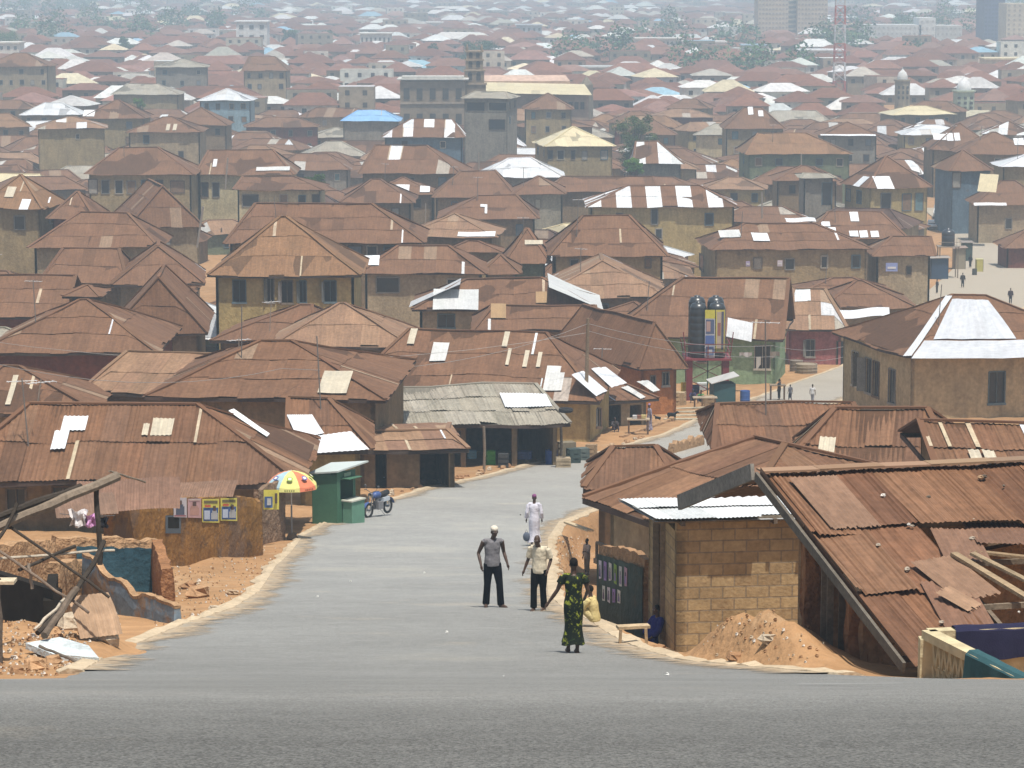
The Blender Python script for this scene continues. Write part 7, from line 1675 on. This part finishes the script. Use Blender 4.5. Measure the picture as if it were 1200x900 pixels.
# laundry on the green house
for px, row, c_, lab, w_, h_ in ((874, 413, (.6, .6, .62), 'white cloth on the line before the green house', .9, .35), (889, 418, (.45, .42, .38), 'long pale garment hanging before the dark window of the green house', .35, 1.0), (908, 412, (.3, .26, .22), 'brownish cloth hanging at the right of the green house window', .7, .5)):
    c = P(px, row, 207.5); mb = MB()
    for i in range(6):
        x0, x1 = (i / 6 - .5) * w_, ((i + 1) / 6 - .5) * w_; f = lambda x: .05 * math.sin(x * 12); g2 = lambda x: -h_ * (.8 + .2 * math.sin(x * 9 + px)); mb.face([c + V(x0, f(x0), 0), c + V(x1, f(x1), 0), c + V(x1, f(x1) + .05, g2(x1)), c + V(x0, f(x0) + .05, g2(x0))], c_)
    tag(mb.build('laundry', M['cloth']), lab, 'laundry')
# stones / wrap
def fence_posts():
    mb = MB(); c = P(590, 545, 132)
    tag(mb.build('x', M['wood']), '', '') if False else None
# open shed posts
for px, row, top, lab in ((505 + 62, 545, 500, 'rough post holding up the grey shed roof at its left bay'), (657, 538, 492, 'rough post at the right corner of the grey shed roof')):
    g = P(px, row, 137.2 if px < 600 else 141.8); z = ground(g.x, g.y); t = P(px, top, g.y); mb = MB(); mb.tube([V(g.x, g.y, z - .2), V(g.x + .04, g.y, (z + t.z) / 2), t], .07, (.2, .16, .12), n=7); tag(mb.build('post', M['wood']), lab, 'post')
# poster on the small roadside house and on the white walled kiosk house
for px0, y0, px1, y1, D_, c1, lab in ((1038, 308, 1052, 318, 303.3, (.25, .3, .55), 'blue and white poster on the small roadside house'), (911, 305, 917, 312, 299, (.5, .45, .5), 'small pale poster on the long ochre house'), (874, 306, 879, 312, 299, (.35, .3, .45), 'small lilac poster near the left end of the long ochre house')):
    mb = MB(); a, b = P(px0, y1, D_), P(px1, y0, D_); mb.face([a, V(b.x, a.y, a.z), V(b.x, a.y, b.z), V(a.x, a.y, b.z)], c1); mb.face([V(lerp(a.x, b.x, .15), a.y - .03, lerp(a.z, b.z, .3)), V(lerp(a.x, b.x, .85), a.y - .03, lerp(a.z, b.z, .3)), V(lerp(a.x, b.x, .85), a.y - .03, lerp(a.z, b.z, .55)), V(lerp(a.x, b.x, .15), a.y - .03, lerp(a.z, b.z, .55))], (.6, .6, .62)); tag(mb.build('poster', M['paint']), lab, 'poster')

# aerials over the roofs
def aerials():
    rnd = random.Random(15); ks = [h for h in HOUSES[:NCAT] if 100 < h['D'] < 520]; rnd.shuffle(ks)
    for h in ks[:26]:
        c = h['c'].lerp(h['A'], rnd.uniform(.2, .6)); z0 = lerp(h['ze'], h['zr'], .3); hh = rnd.uniform(2.6, 4.2); mb = MB(); k = 1 + h['D'] / 500; b = V(c.x + rnd.uniform(-.25, .25), c.y, z0 + hh)
        mb.tube([(c.x, c.y, z0), b], .022 * k, (.16, .15, .14), n=5)
        if rnd.random() < .6:
            a = rnd.uniform(-.6, .6); d = V(math.cos(a), math.sin(a), 0)
            mb.tube([b - d * .55 - V(0, 0, .1), b + d * .55 - V(0, 0, .1)], .014 * k, (.4, .4, .4), n=4)
            for j in range(4): q = b + d * (j / 3 - .5) - V(0, 0, .1); mb.tube([q + V(-d.y, d.x, 0) * .22, q - V(-d.y, d.x, 0) * .22], .01 * k, (.4, .4, .4), n=4)
        ws = h['label'].split()[:9]
        while ws[-1] in ('with', 'a', 'an', 'the', 'of', 'and', 'over', 'under', 'in', 'at', 'behind', 'its', 'on', 'one', 'by', 'two', 'whose', 'below', 'above', 'beside', 'left', 'right', 'to', 'before'): ws.pop()
        tag(mb.build('antenna', M['metal']), 'thin antenna pole above the ' + ' '.join(ws), 'antenna', 'antennas over the roofs')
aerials()
# ---------------------------------------------------------------- litter and small marks
def litter():
    rnd = random.Random(3)
    for k, (px, row, lab) in enumerate(((411, 682, 'white paper scrap on the asphalt left of centre'), (782, 792, 'white scrap near the right kerb at the bottom'), (497, 672, 'tiny white scrap in the road centre'), (590, 889, 'small white chip on the asphalt at the bottom edge'), (523, 742, 'small pale scrap on the lower road'), (450, 560, 'pale scrap near the left kerb bend'), (372, 700, 'crumpled grey scrap on the left lane'), (610, 604, 'dark clod on the road beyond the walkers'))):
        g = G(px, row); mb = MB(); s = .035 if row < 850 else .012; c = (.65, .65, .62) if 'dark' not in lab else (.08, .06, .04)
        rock_lo(mb, g + V(0, 0, s * .4), s, c, rnd); tag(mb.build('litter', M['cloth']), lab, 'litter')
    # faint painted line on the crest
    mb = MB(); a, b = P(935, 807, 22.), P(1062, 805.5, 23.); 
    for k in range(12):
        x0, x1 = lerp(a.x, b.x, k / 12), lerp(a.x, b.x, (k + 1) / 12)
        y0, y1 = lerp(22, 23.2, k / 12), lerp(22, 23.2, (k + 1) / 12)
        mb.face([(x0, y0, gz(x0, y0) + .016), (x1, y1, gz(x1, y1) + .016), (x1, y1 + .12, gz(x1, y1 + .12) + .016), (x0, y0 + .12, gz(x0, y0 + .12) + .016)], (.5, .5, .48))
    tag(mb.build('road_marking', M['paint']), kind='structure')
litter()
# dust blown onto the asphalt along both kerbs, thin sheets with ragged edges
def dust():
    for T, sgn in ((LP, 1), (RP, -1)):
        mb = MB(); Y = 40. if sgn > 0 else 38.5; pr = []
        while Y < 200:
            X = xat(T, Y); wv = max(.04, .35 + .55 * mnoise.noise(V(Y * .35, sgn * 4, 0)) + .25 * mnoise.noise(V(Y * 1.4, sgn * 4, 0)))
            wv = wv * 1.3 + .25; row = [(X + sgn * wv * t, Y, base(Y) + .03 + .014 * (1 - t) + .010) for t in (-.1, .4, 1)]
            pr.append(row); Y += .3 if Y < 90 else .8
        for a, b in zip(pr, pr[1:]):
            for k in range(2): mb.face([a[k], a[k + 1], b[k + 1], b[k]], (.4, .3, .2), uv=[((0, .35, 1)[k], 0), ((0, .35, 1)[k + 1], 0), ((0, .35, 1)[k + 1], 0), ((0, .35, 1)[k], 0)])
        tag(mb.build('dust_verge', M['dust']), kind='structure')
M['dust'] = mat('road_dust', (.37, .29, .20), rough=1., n1=(.9, .15), n2=(7., .15), bump=(20., .01), coord='World', spec=.05, stain=[(2.2, .5, (.27, .25, .21), .8)])
def fade(m):                           # the dust thins out toward the lane
    t = m.node_tree; N, L = t.nodes, t.links; tc = N.new('ShaderNodeTexCoord'); sp = N.new('ShaderNodeSeparateXYZ'); L.new(tc.outputs['UV'], sp.inputs[0]); g = N.new('ShaderNodeNewGeometry'); n = N.new('ShaderNodeTexNoise'); n.inputs['Scale'].default_value = 3.; n.inputs['Detail'].default_value = 8; n.inputs['Roughness'].default_value = .75; L.new(g.outputs['Position'], n.inputs['Vector'])
    s = N.new('ShaderNodeMath'); s.operation = 'SUBTRACT'; L.new(n.outputs[0], s.inputs[0]); q = N.new('ShaderNodeMath'); q.operation = 'MULTIPLY'; q.inputs[1].default_value = .42; L.new(sp.outputs[0], q.inputs[0]); L.new(q.outputs[0], s.inputs[1])
    r = N.new('ShaderNodeMapRange'); r.inputs[1].default_value = .12; r.inputs[2].default_value = .42; L.new(s.outputs[0], r.inputs[0]); L.new(r.outputs[0], N['Principled BSDF'].inputs['Alpha'])
fade(M['dust'])
dust()
# ---------------------------------------------------------------- far landmarks
KEEP = []
def keep(x, y, r, d=40): KEEP.append((x, y, r, d))
def tbox(root, name, c, w_, d_, z0, z1, col, m='mass', fl=0, nx=0, wc=(.06, .055, .05), ww=.5, wh=.5, rot=0.):
    """block with rows of recessed looking window strips modelled as separate panes"""
    rt = Matrix.Rotation(rot, 3, 'Z'); mb = MB(); mb.box((c[0], c[1], (z0 + z1) / 2), (w_, d_, z1 - z0), col, rot=rt); b = mb.build(name, M[m], root)
    if fl:
        H_ = (z1 - z0) / fl; one = fl * nx <= 48; src = None
        for f in range(fl):
            mb = MB()
            for k in range(nx):
                x = -w_ / 2 + w_ * (k + .5) / nx; z = z0 + H_ * (f + .5); p = Vector((c[0], c[1], 0)) + rt @ V(x, -d_ / 2 - .08, 0)
                if one:
                    if src is None: mb.box((0, 0, 0), (w_ / nx * ww, .16, H_ * wh), wc, rot=rt); src = mb.build('window', M[m], b); base_ = Vector(src.location); o = src
                    else: o = src.copy(); COL.objects.link(o)
                    o.location = base_ + V(p.x, p.y, z)
                else: mb.box((p.x, p.y, z), (w_ / nx * ww, .16, H_ * wh), wc, rot=rt)
            if not one: mb.build('window_band', M[m], b)
    return b
def landmark(px, row, D, lab, name, cat, r=20):
    D = D or D_at_row(row)
    p = P(px, row, D); z = base(D); root = empty(name, V(p.x, D, z)); tag(root, lab, cat); keep(p.x, D, r); return root, p, z
# three storey block and church
def church():
    root, p, z = landmark(556, 125, 640, 'tall brown church tower with arched louvres in three tiers', 'church_tower', 'tower', 8)
    BR = (.24, .18, .12); zt = P(556, 60, 640).z; w_ = 3.9
    tiers = [(z - 2, P(0, 98, 640).z, 5.0), (P(0, 98, 640).z, P(0, 82, 640).z, 4.3), (P(0, 82, 640).z, P(0, 70, 640).z, 3.8), (P(0, 70, 640).z, zt, 3.5)]
    for k, (z0, z1, w2) in enumerate(tiers):
        mb = MB(); mb.box((p.x, p.y, (z0 + z1) / 2), (w2, w2, z1 - z0), BR); mb.box((p.x, p.y, z1), (w2 + .5, w2 + .5, .35), shade(BR, 1.25)); t = mb.build('tier', M['mass'], root)
        mb = MB()
        for sx in (-1, 1): mb.box((p.x + sx * w2 * .22, p.y - w2 / 2 - .06, lerp(z0, z1, .5)), (w2 * .22, .14, (z1 - z0) * .45), (.05, .04, .035)); mb.lathe((p.x + sx * w2 * .22, p.y - w2 / 2 - .13, lerp(z0, z1, .725)), [(0, 0), (w2 * .11, 0)], (.05, .04, .035), n=10, axis=V(0, -1, 0))
        mb.build('louvre', M['mass'], t)
    mb = MB()
    for sx in (-1, 1):
        for sy in (-1, 1): mb.lathe((p.x + sx * 1.6, p.y + sy * 1.6, zt + .1), [(.25, 0), (.25, .8), (0, 1.5)], BR, n=8)
    mb.build('pinnacle', M['mass'], root)
    root, p, z = landmark(625, 125, 665, 'long church nave under a broad sunlit cream roof', 'church_nave', 'church', 26)
    a, b = P(560, 107, 655), P(694, 119, 640); c0, c1 = P(560, 91, 672), P(680, 97, 665); zb = z
    mb = MB(); A, B = V(P(562, 109, 650).x, 650, P(562, 109, 650).z), V(P(694, 117, 650).x, 650, P(562, 109, 650).z - .5); rz = P(600, 97, 662).z
    r0, r1 = V(A.x, 660, rz), V(B.x - 1.5, 660, rz); slope_face(mb, A, B, r1, r0, ROOFS['cream'], rn, 640, jag=.3, strips=0); A2, B2 = V(A.x, 670, A.z), V(B.x, 670, B.z); slope_face(mb, B2, A2, r0, r1, ROOFS['cream'], rn, 640, jag=.3, strips=0)
    mb.build('roof', M['tin'], root)
    mb = MB(); A, B = V(P(562, 96, 668).x, 668, P(562, 95, 668).z), V(P(668, 96, 668).x, 668, P(562, 95, 668).z); mb.box(((A.x + B.x) / 2, 672, (A.z + base(672)) / 2), (B.x - A.x, 8, A.z - base(672)), (.38, .26, .19)); r0, r1 = V(A.x + 1, 673, A.z + 1.2), V(B.x - 1, 673, A.z + 1.2); mb.face([A, B, r1, r0], (.50, .35, .27)); mb.build('clerestory', M['mass'], root)
    mb = MB(); x0, x1 = P(565, 109, 651).x, P(690, 117, 651).x; mb.box(((x0 + x1) / 2, 660, (z - 3 + P(0, 110, 650).z) / 2), (x1 - x0, 17, P(0, 110, 650).z - z + 3), (.30, .22, .16)); mb.build('wall', M['mass'], root)
    for k in range(9): mb = MB(); mb.box((lerp(x0, x1, .5 + k * .055), 651.4, P(0, 124, 651).z), (.9, .14, 1.6), (.06, .05, .05)); mb.build('window', M['mass'], root)
    mb = MB(); q = P(689, 100, 655); mb.lathe((q.x, 668, base(668)), [(1.6, 0), (1.5, P(0, 99, 668).z - base(668)), (.2, P(0, 90, 668).z - base(668))], (.2, .17, .13), n=6); tag(mb.build('belfry_pinnacle', M['mass']), 'small dark stone pinnacle at the right end of the cream nave', 'spire')
    root, p, z = landmark(507, 140, 630, 'three storey brown block with a flat pale roof left of the church tower', 'school_block', 'building', 12)
    zt = P(0, 95, 630).z; w_ = (545 - 469) / F * 630; cx = P(507, 100, 630).x; tbox(root, 'wall', (cx, 636), w_, 12, z - 2, zt, (.24, .185, .13), fl=3, nx=5, ww=.45, wh=.42)
    mb = MB(); mb.box((cx, 636, zt + .35), (w_ + 1.4, 13.4, .22), (.5, .49, .45), rot=Matrix.Rotation(.0, 3, 'Z')); mb.box((cx, 633, zt + .7), (w_ * .95, 6, .6), (.48, .47, .43)); mb.build('roof', M['mass'], root)
    mb = MB()
    for f in range(1, 3): mb.box((cx, 630 - .12, lerp(z, zt, f / 3)), (w_, .3, .35), (.3, .24, .18))
    mb.build('floor_band', M['mass'], root)
church()
def minaret(px, row, top, D, lab, wd, col, domec):
    root, p, z = landmark(px, row, D, lab, 'minaret', 'tower', 6); zt = P(px, top, D).z; w_ = wd / F * D; zc = lerp(z, zt, .88)
    mb = MB(); mb.lathe((p.x, D, z - 2), [(w_ * .52, 0), (w_ * .52, zc - z + 2), (w_ * .6, zc - z + 2.1), (w_ * .6, zc - z + 2.5), (w_ * .4, zc - z + 2.5)], col, n=8); t = mb.build('shaft', M['mass'], root)
    for fl in range(3):
        for sx in (-.3, 0, .3): mb = MB(); mb.box((p.x + sx * w_, D - w_ * .50, lerp(z, zc, .5 + fl * .16)), (w_ * .14, .3, (zc - z) * .09), (.06, .055, .05)); mb.build('window', M['mass'], t)
    mb = MB(); r = w_ * .36; mb.lathe((p.x, D, zc + .4), [(r, 0), (r, .6), (r * .95, 1.1), (r * .7, 1.1 + r * .6), (r * .3, 1.1 + r * .95), (.06, 1.1 + r * 1.3), (0, 1.1 + r * 1.8)], domec, n=16); mb.build('dome', M['mass'], root, smooth=True)
minaret(1057, 124, 90, 760, 'brown eight sided mosque tower with white dome, left one', 17, (.28, .24, .17), (.62, .62, .6)); minaret(1129, 131, 103, 720, 'squat pale green mosque tower with white dome, right one', 24, (.36, .40, .30), (.66, .66, .66))
def hall():
    root, p, z = landmark(1135, 150, 700, 'pale green mosque hall with a long low tan roof', 'mosque_hall', 'mosque', 18); x0, x1 = P(1100, 140, 700).x, P(1178, 140, 700).x; zt = P(0, 140, 700).z
    mb = MB(); mb.box(((x0 + x1) / 2, 707, (z - 2 + zt) / 2), (x1 - x0, 13, zt - z + 2), (.36, .40, .30)); b = mb.build('wall', M['mass'], root)
    mb = MB(); r0, r1 = V(x0 + .5, 707, P(0, 129, 707).z), V(x1 - 3, 707, P(0, 129, 707).z); A, B, C_, D_ = V(x0 - 1, 699.5, zt), V(x1 + 1, 699.5, zt), V(x1 + 1, 714, zt), V(x0 - 1, 714, zt); mb.face([A, B, r1, r0], (.42, .38, .27)); mb.face([B, C_, r1], (.4, .36, .25)); mb.face([C_, D_, r0, r1], (.4, .36, .25)); mb.face([D_, A, r0], (.4, .38, .3)); mb.build('roof', M['mass'], root)
    for k in range(8): mb = MB(); mb.box((lerp(x0, x1, (k + .5) / 8), 700.4, P(0, 146, 700).z), (1., .2, 1.6), (.07, .07, .06)); mb.build('window', M['mass'], root)
hall()
# tower blocks on the far plain
def towers():
    D = D_at_row(50)
    root, p, z = landmark(930, 40, D, 'massive pale twin slab tower block rising out of the frame', 'tower_block', 'building', 60); zt = P(0, -30, D).z
    for x0, x1, dy in ((889, 924, 0), (935, 970, 0)): tbox(root, 'slab', ((P(x0, 0, D).x + P(x1, 0, D).x) / 2, D + 12 + dy), (x1 - x0) / F * D, 24, z - 5, zt, (.44, .36, .27), fl=17, nx=9, wc=(.24, .20, .17), ww=.6, wh=.35)
    tbox(root, 'core', (P(929.5, 0, D).x, D + 14), 11 / F * D, 20, z - 5, zt - 3, (.42, .36, .28), fl=15, nx=1, wc=(.10, .09, .08), ww=.8, wh=.5)
    D = D_at_row(54)
    root, p, z = landmark(1168, 52, D, 'dark blue glass tower block at the right', 'tower_block', 'building', 40); tbox(root, 'slab', (P(1166, 0, D).x, D + 12), 24 / F * D, 24, z - 5, P(0, -30, D).z, (.10, .11, .20), fl=20, nx=6, wc=(.06, .07, .13), ww=.7, wh=.5)
    root, p, z = landmark(1191, 54, D - 40, 'cream tower block next to the dark blue one', 'tower_block', 'building', 40); tbox(root, 'slab', (P(1192, 0, D - 40).x, D - 30), 24 / F * D, 22, z - 5, P(0, 4, D - 40).z, (.50, .43, .32), fl=12, nx=4, wc=(.3, .26, .2), ww=.4, wh=.4)
    D = D_at_row(57)
    for x0, x1, t, r_, col, lab in ((1013, 1080, 29, 51, (.50, .51, .50), 'long white six storey slab on the far plain'), (1078, 1097, 21, 55, (.56, .57, .56), 'tall white windowless block beside the long white slab'), (1098, 1128, 30, 57, (.46, .46, .44), 'pale grey double block at the right of the white slab')):
        root, p, z = landmark((x0 + x1) / 2, r_, D, lab, 'office_block', 'building', 25); tbox(root, 'wall', ((P(x0, 0, D).x + P(x1, 0, D).x) / 2, D + 10), (x1 - x0) / F * D, 20, z - 5, P(0, t, D).z, col, fl=6, nx=max(2, int((x1 - x0) / 5)), wc=shade(col, .7), ww=.4, wh=.3)
    for px, r_, top, wd, D, col, lab, fl, nx in ((295, 61, 26, 36, 1150, (.62, .63, .62), 'plain white four storey block among the roofs at left', 4, 3), (15 + 5, 74, 52, 0, 1150, (0, 0, 0), '', 0, 0), (502, 36, 27, 32, 1700, (.55, .55, .53), 'white two storey building with arcade in the distance', 2, 8), (110, 50, 34, 0, 0, (0, 0, 0), '', 0, 0),
            (700, 92, 80, 62, 900, (.36, .37, .36), 'long grey building with open frame floors right of the church', 2, 14), (1150 - 15, 55, 0, 0, 0, (0, 0, 0), '', 0, 0), (963, 80, 60, 50, 1250, (.55, .56, .57), 'white two storey block at the foot of the lattice mast', 2, 7), (826, 66, 50, 48, 1350, (.55, .53, .5), 'white colonnaded building on the right plain', 2, 9), (884, 70, 54, 26, 1300, (.45, .5, .5), 'small pale blue roofed hall on the right plain', 1, 6), (440, 56, 40, 36, 1450, (.55, .54, .5), 'white terrace building left of the far trees', 2, 7), (10, 70, 51, 24, 1300, (.58, .56, .5), 'cream three storey block at the far left', 3, 3), (760, 62, 46, 80, 1450, (.48, .46, .42), 'long many windowed school on the far right slope', 3, 16), (620, 48, 30, 30, 1700, (.40, .42, .45), 'dark grey framed office in the far centre', 3, 5), (1180, 82, 70, 50, 1250, (.50, .42, .28), 'cream roofed hall at the far right edge', 1, 8)):
        if not lab: continue
        D = D_at_row(r_ + 3); root, p, z = landmark(px, r_, D, lab, 'town_block', 'building', wd / F * D * .6 + 6); zt = P(0, top, D).z; w_ = wd / F * D; tbox(root, 'wall', (p.x, D + 7), w_, 13, z - 3, zt, col, fl=fl, nx=nx, ww=.4, wh=.38); mb = MB(); mb.box((p.x, D + 7, zt + .3), (w_ + 1.2, 14.4, .5), shade(col, 1.1) if 'hall' not in lab else (.3, .4, .48) if 'blue' in lab else (.55, .47, .3)); mb.build('roof', M['mass'], root)
towers()
def mast():
    D = 830; g = P(983, 125, D); z = base(D); x = g.x; root = empty('radio_mast', V(x, D, z)); tag(root, 'slender red and white lattice radio mast rising out of the frame', 'mast'); keep(x, D, 5)
    zt = P(985, -60, D).z; n = 16; w0, w1 = 3.4, 2.2
    legs = lambda t: [V(x + sx * lerp(w0, w1, t) / 2, D + sy * lerp(w0, w1, t) / 2, lerp(z, zt, t)) for sx, sy in ((-1, -1), (1, -1), (1, 1), (-1, 1))]
    for k in range(n):
        a, b = legs(k / n), legs((k + 1) / n); col = (.45, .12, .10) if (k // 2) % 2 == 0 else (.6, .6, .6); mb = MB()
        for i in range(4): mb.bar(a[i], b[i], .16, .16, col); mb.bar(a[i], b[(i + 1) % 4], .09, .09, col); mb.bar(a[(i + 1) % 4], b[i], .09, .09, col); mb.bar(b[i], b[(i + 1) % 4], .09, .09, col)
        mb.build('lattice_section', M['mass'], root)
mast()
def mast2():
    D = 1900; g = P(1099, 30, D); z = base(D); mb = MB(); zt = P(0, -40, D).z
    for sx, sy in ((-1, -1), (1, -1), (0, 1)): mb.bar((g.x + sx * 1.6, D + sy * 1.6, z), (g.x + sx * .5, D + sy * .5, zt), .3, .3, (.4, .3, .3))
    for k in range(24): zz = lerp(z, zt, k / 24); mb.bar((g.x - 1.5, D - 1.5, zz), (g.x + 1.4, D - 1.4, zz + 3), .2, .2, (.4, .3, .3))
    tag(mb.build('radio_mast', M['mass']), 'faint thin mast behind the white blocks at far right', 'mast')
mast2()
# ---------------------------------------------------------------- trees
def tree(px, row, top, wd, D, lab, col, seed, dens=1., leaf=.35, trunk=True):
    rnd = random.Random(seed); p = P(px, row, D); z = base(D) if trunk else P(px, row, D).z; zt = P(px, top, D).z; Hh = zt - z; cb = clamp((P(px, row, D).z - z) / Hh, .2, .75); r = wd / F * D / 2; root = empty('tree', V(p.x, D, z)); tag(root, lab, 'tree'); keep(p.x, D, r, 8)
    mb = MB(); c = V(p.x, D, z); mb.tube([c - V(0, 0, .5), c + V(.1, 0, Hh * .25), c + V(-.1, 0, Hh * .5), c + V(0, 0, Hh * .8)], [r * .06 + .1, r * .05 + .08, r * .04 + .05, .05], (.1, .07, .05), n=8)
    cl = []
    for k in range(int(20 * dens) + 8):
        a = rnd.random() * 6.28; rr = r * rnd.uniform(.15, .72); h_ = Hh * rnd.uniform(cb + .03, .95); e = c + V(math.cos(a) * rr, math.sin(a) * rr, h_); mb.tube([c + V(0, 0, Hh * rnd.uniform(.25, .5)), e.lerp(c + V(0, 0, h_), .4) - V(0, 0, Hh * .04), e], [.1 + r * .02, .07, .03], (.1, .07, .05), n=5); cl.append((e, rnd.uniform(.16, .34) * r))
    mb.build('trunk', M['bark'], root)
    mb = MB()
    for e, q in cl:
        cc = jit(col, .25, rnd)
        for _ in range(int(260 * dens)):
            d_ = V(rnd.gauss(0, 1), rnd.gauss(0, 1), rnd.gauss(0, 1)); d_ = d_.normalized() * q * rnd.uniform(.45, 1.08); d_.z *= min(.8, .5 * Hh * (1 - cb) / (q + .01)); o = e + d_; s = leaf * .6 * rnd.uniform(.6, 1.3)
            a = V(rnd.gauss(0, 1), rnd.gauss(0, 1), rnd.gauss(0, .5)).normalized() * s; b = V(rnd.gauss(0, 1), rnd.gauss(0, 1), rnd.gauss(0, 1)).normalized() * s * .6; mb.face([o - a * .5, o + b * .5, o + a * .5, o - b * .5], jit(cc, .2, rnd))
    mb.build('crown', M['leaf'], root)
tree(744, 200, 131, 66, 500, 'large feathery green tree beside the cream roofed house', (.085, .125, .05), 1, 1.4, .5)
tree(742, 204, 182, 26, 452, 'small bright green bush tree at the foot of the large tree', (.10, .19, .04), 2, .9, .4)
tree(366, 226, 203, 34, 400, 'bright green treetop behind the low yellow house', (.07, .12, .035), 3, .8, .4)
tree(12, 122, 86, 44, 760, 'green tree at the left edge below the pale walled house', (.08, .15, .06), 4, 1., .5)
tree(6, 66, 37, 48, 1150, 'round green tree at the upper left edge', (.06, .14, .04), 5, 1.1, .6)
tree(147, 62, 42, 26, 1150, 'dark green tree in the haze above the roofs at left', (.07, .13, .05), 6, .8, .7)
tree(164, 140, 113, 18, 640, 'slim bright green tree between brown roofs at left', (.10, .18, .04), 7, .7, .45)
tree(940, 131, 114, 60, 790, 'wide bright green tree left of the mosque tower', (.09, .18, .05), 8, 1.2, .7)
tree(560, 84, 50, 66, 1000, 'broad dark tree behind the church tower', (.06, .11, .055), 9, 1.3, .9)
tree(508, 70, 52, 26, 1050, 'dark tree left of the broad dark tree', (.06, .11, .055), 10, .8, .9)
tree(690, 72, 52, 34, 1250, 'green tree clump on the far right slope', (.075, .13, .06), 11, .9, 1.1)
tree(745, 46, 24, 40, 1700, 'far hazy tree near the hill foot', (.075, .13, .06), 12, .9, 1.4)
tree(340, 50, 34, 26, 1300, 'hazy tree right of the plain white block', (.075, .13, .06), 13, .8, 1.1)
tree(385, 52, 36, 30, 1300, 'hazy tree two clumps right of the white block', (.075, .13, .06), 14, .8, 1.1)
def woods():
    rnd = random.Random(77); mb = MB(); n = 0
    while n < 430:
        Y = 900 * (6.5 ** rnd.random()); X = rnd.uniform(-.19, .19) * Y; px = 600 + X / Y * F
        dens = mnoise.noise(V(X * .004, Y * .0016, 3)) + .35 * sm(Y, 2600, 5200) + (.25 if px < 330 and Y > 1800 else 0) + (.2 if px > 880 and Y > 2300 else 0)
        if dens < .16 or any(abs(q[0] - X) < q[2] + 6 and abs(q[1] - Y) < 60 for q in KEEP): n += .15; continue
        n += 1; r = rnd.uniform(4, 9) * (1 + Y / 4500); h_ = rnd.uniform(7, 13) * (1 + Y / 6000); z = base(Y); cc = jit((.075, .13, .06), .25, rnd)
        for _ in range(300):
            d_ = V(rnd.gauss(0, 1), rnd.gauss(0, 1), rnd.gauss(0, 1)).normalized() * rnd.uniform(.5, 1.05); o = V(X + d_.x * r * .85, Y + d_.y * r, z + h_ * .55 + d_.z * h_ * .5); s = rnd.uniform(.7, 1.5) * (1 + Y / 4000)
            a = V(rnd.gauss(0, 1), rnd.gauss(0, 1), rnd.gauss(0, .5)).normalized() * s; b = V(rnd.gauss(0, 1), rnd.gauss(0, 1), rnd.gauss(0, 1)).normalized() * s * .7; mb.face([o - a * .5, o + b * .5, o + a * .5, o - b * .5], jit(cc, .2, rnd))
    tag(mb.build('far_woods', M['leaf']), 'hazy patches of trees among the far roofs', 'trees', kind='stuff')
woods()
far_mass()
# ---------------------------------------------------------------- haze
def haze():
    mb = MB(); y0, y1, x = -60., 12500., 4200.
    mb.box((0, (y0 + y1) / 2, 215), (2 * x, y1 - y0, 770), (.5, .5, .5))
    m = bpy.data.materials.new('haze_air'); m.use_nodes = True; t = m.node_tree; t.nodes.clear()
    o = t.nodes.new('ShaderNodeOutputMaterial'); v = t.nodes.new('ShaderNodeVolumePrincipled')
    v.inputs['Color'].default_value = (.62, .82, 1., 1); v.inputs['Density'].default_value = HAZE; v.inputs['Anisotropy'].default_value = .0
    t.links.new(v.outputs[0], o.inputs['Volume'])
    ob = mb.build('haze', m); tag(ob, kind='stuff', label='pale dusty haze hanging over the whole town')
HAZE = .00055
haze()
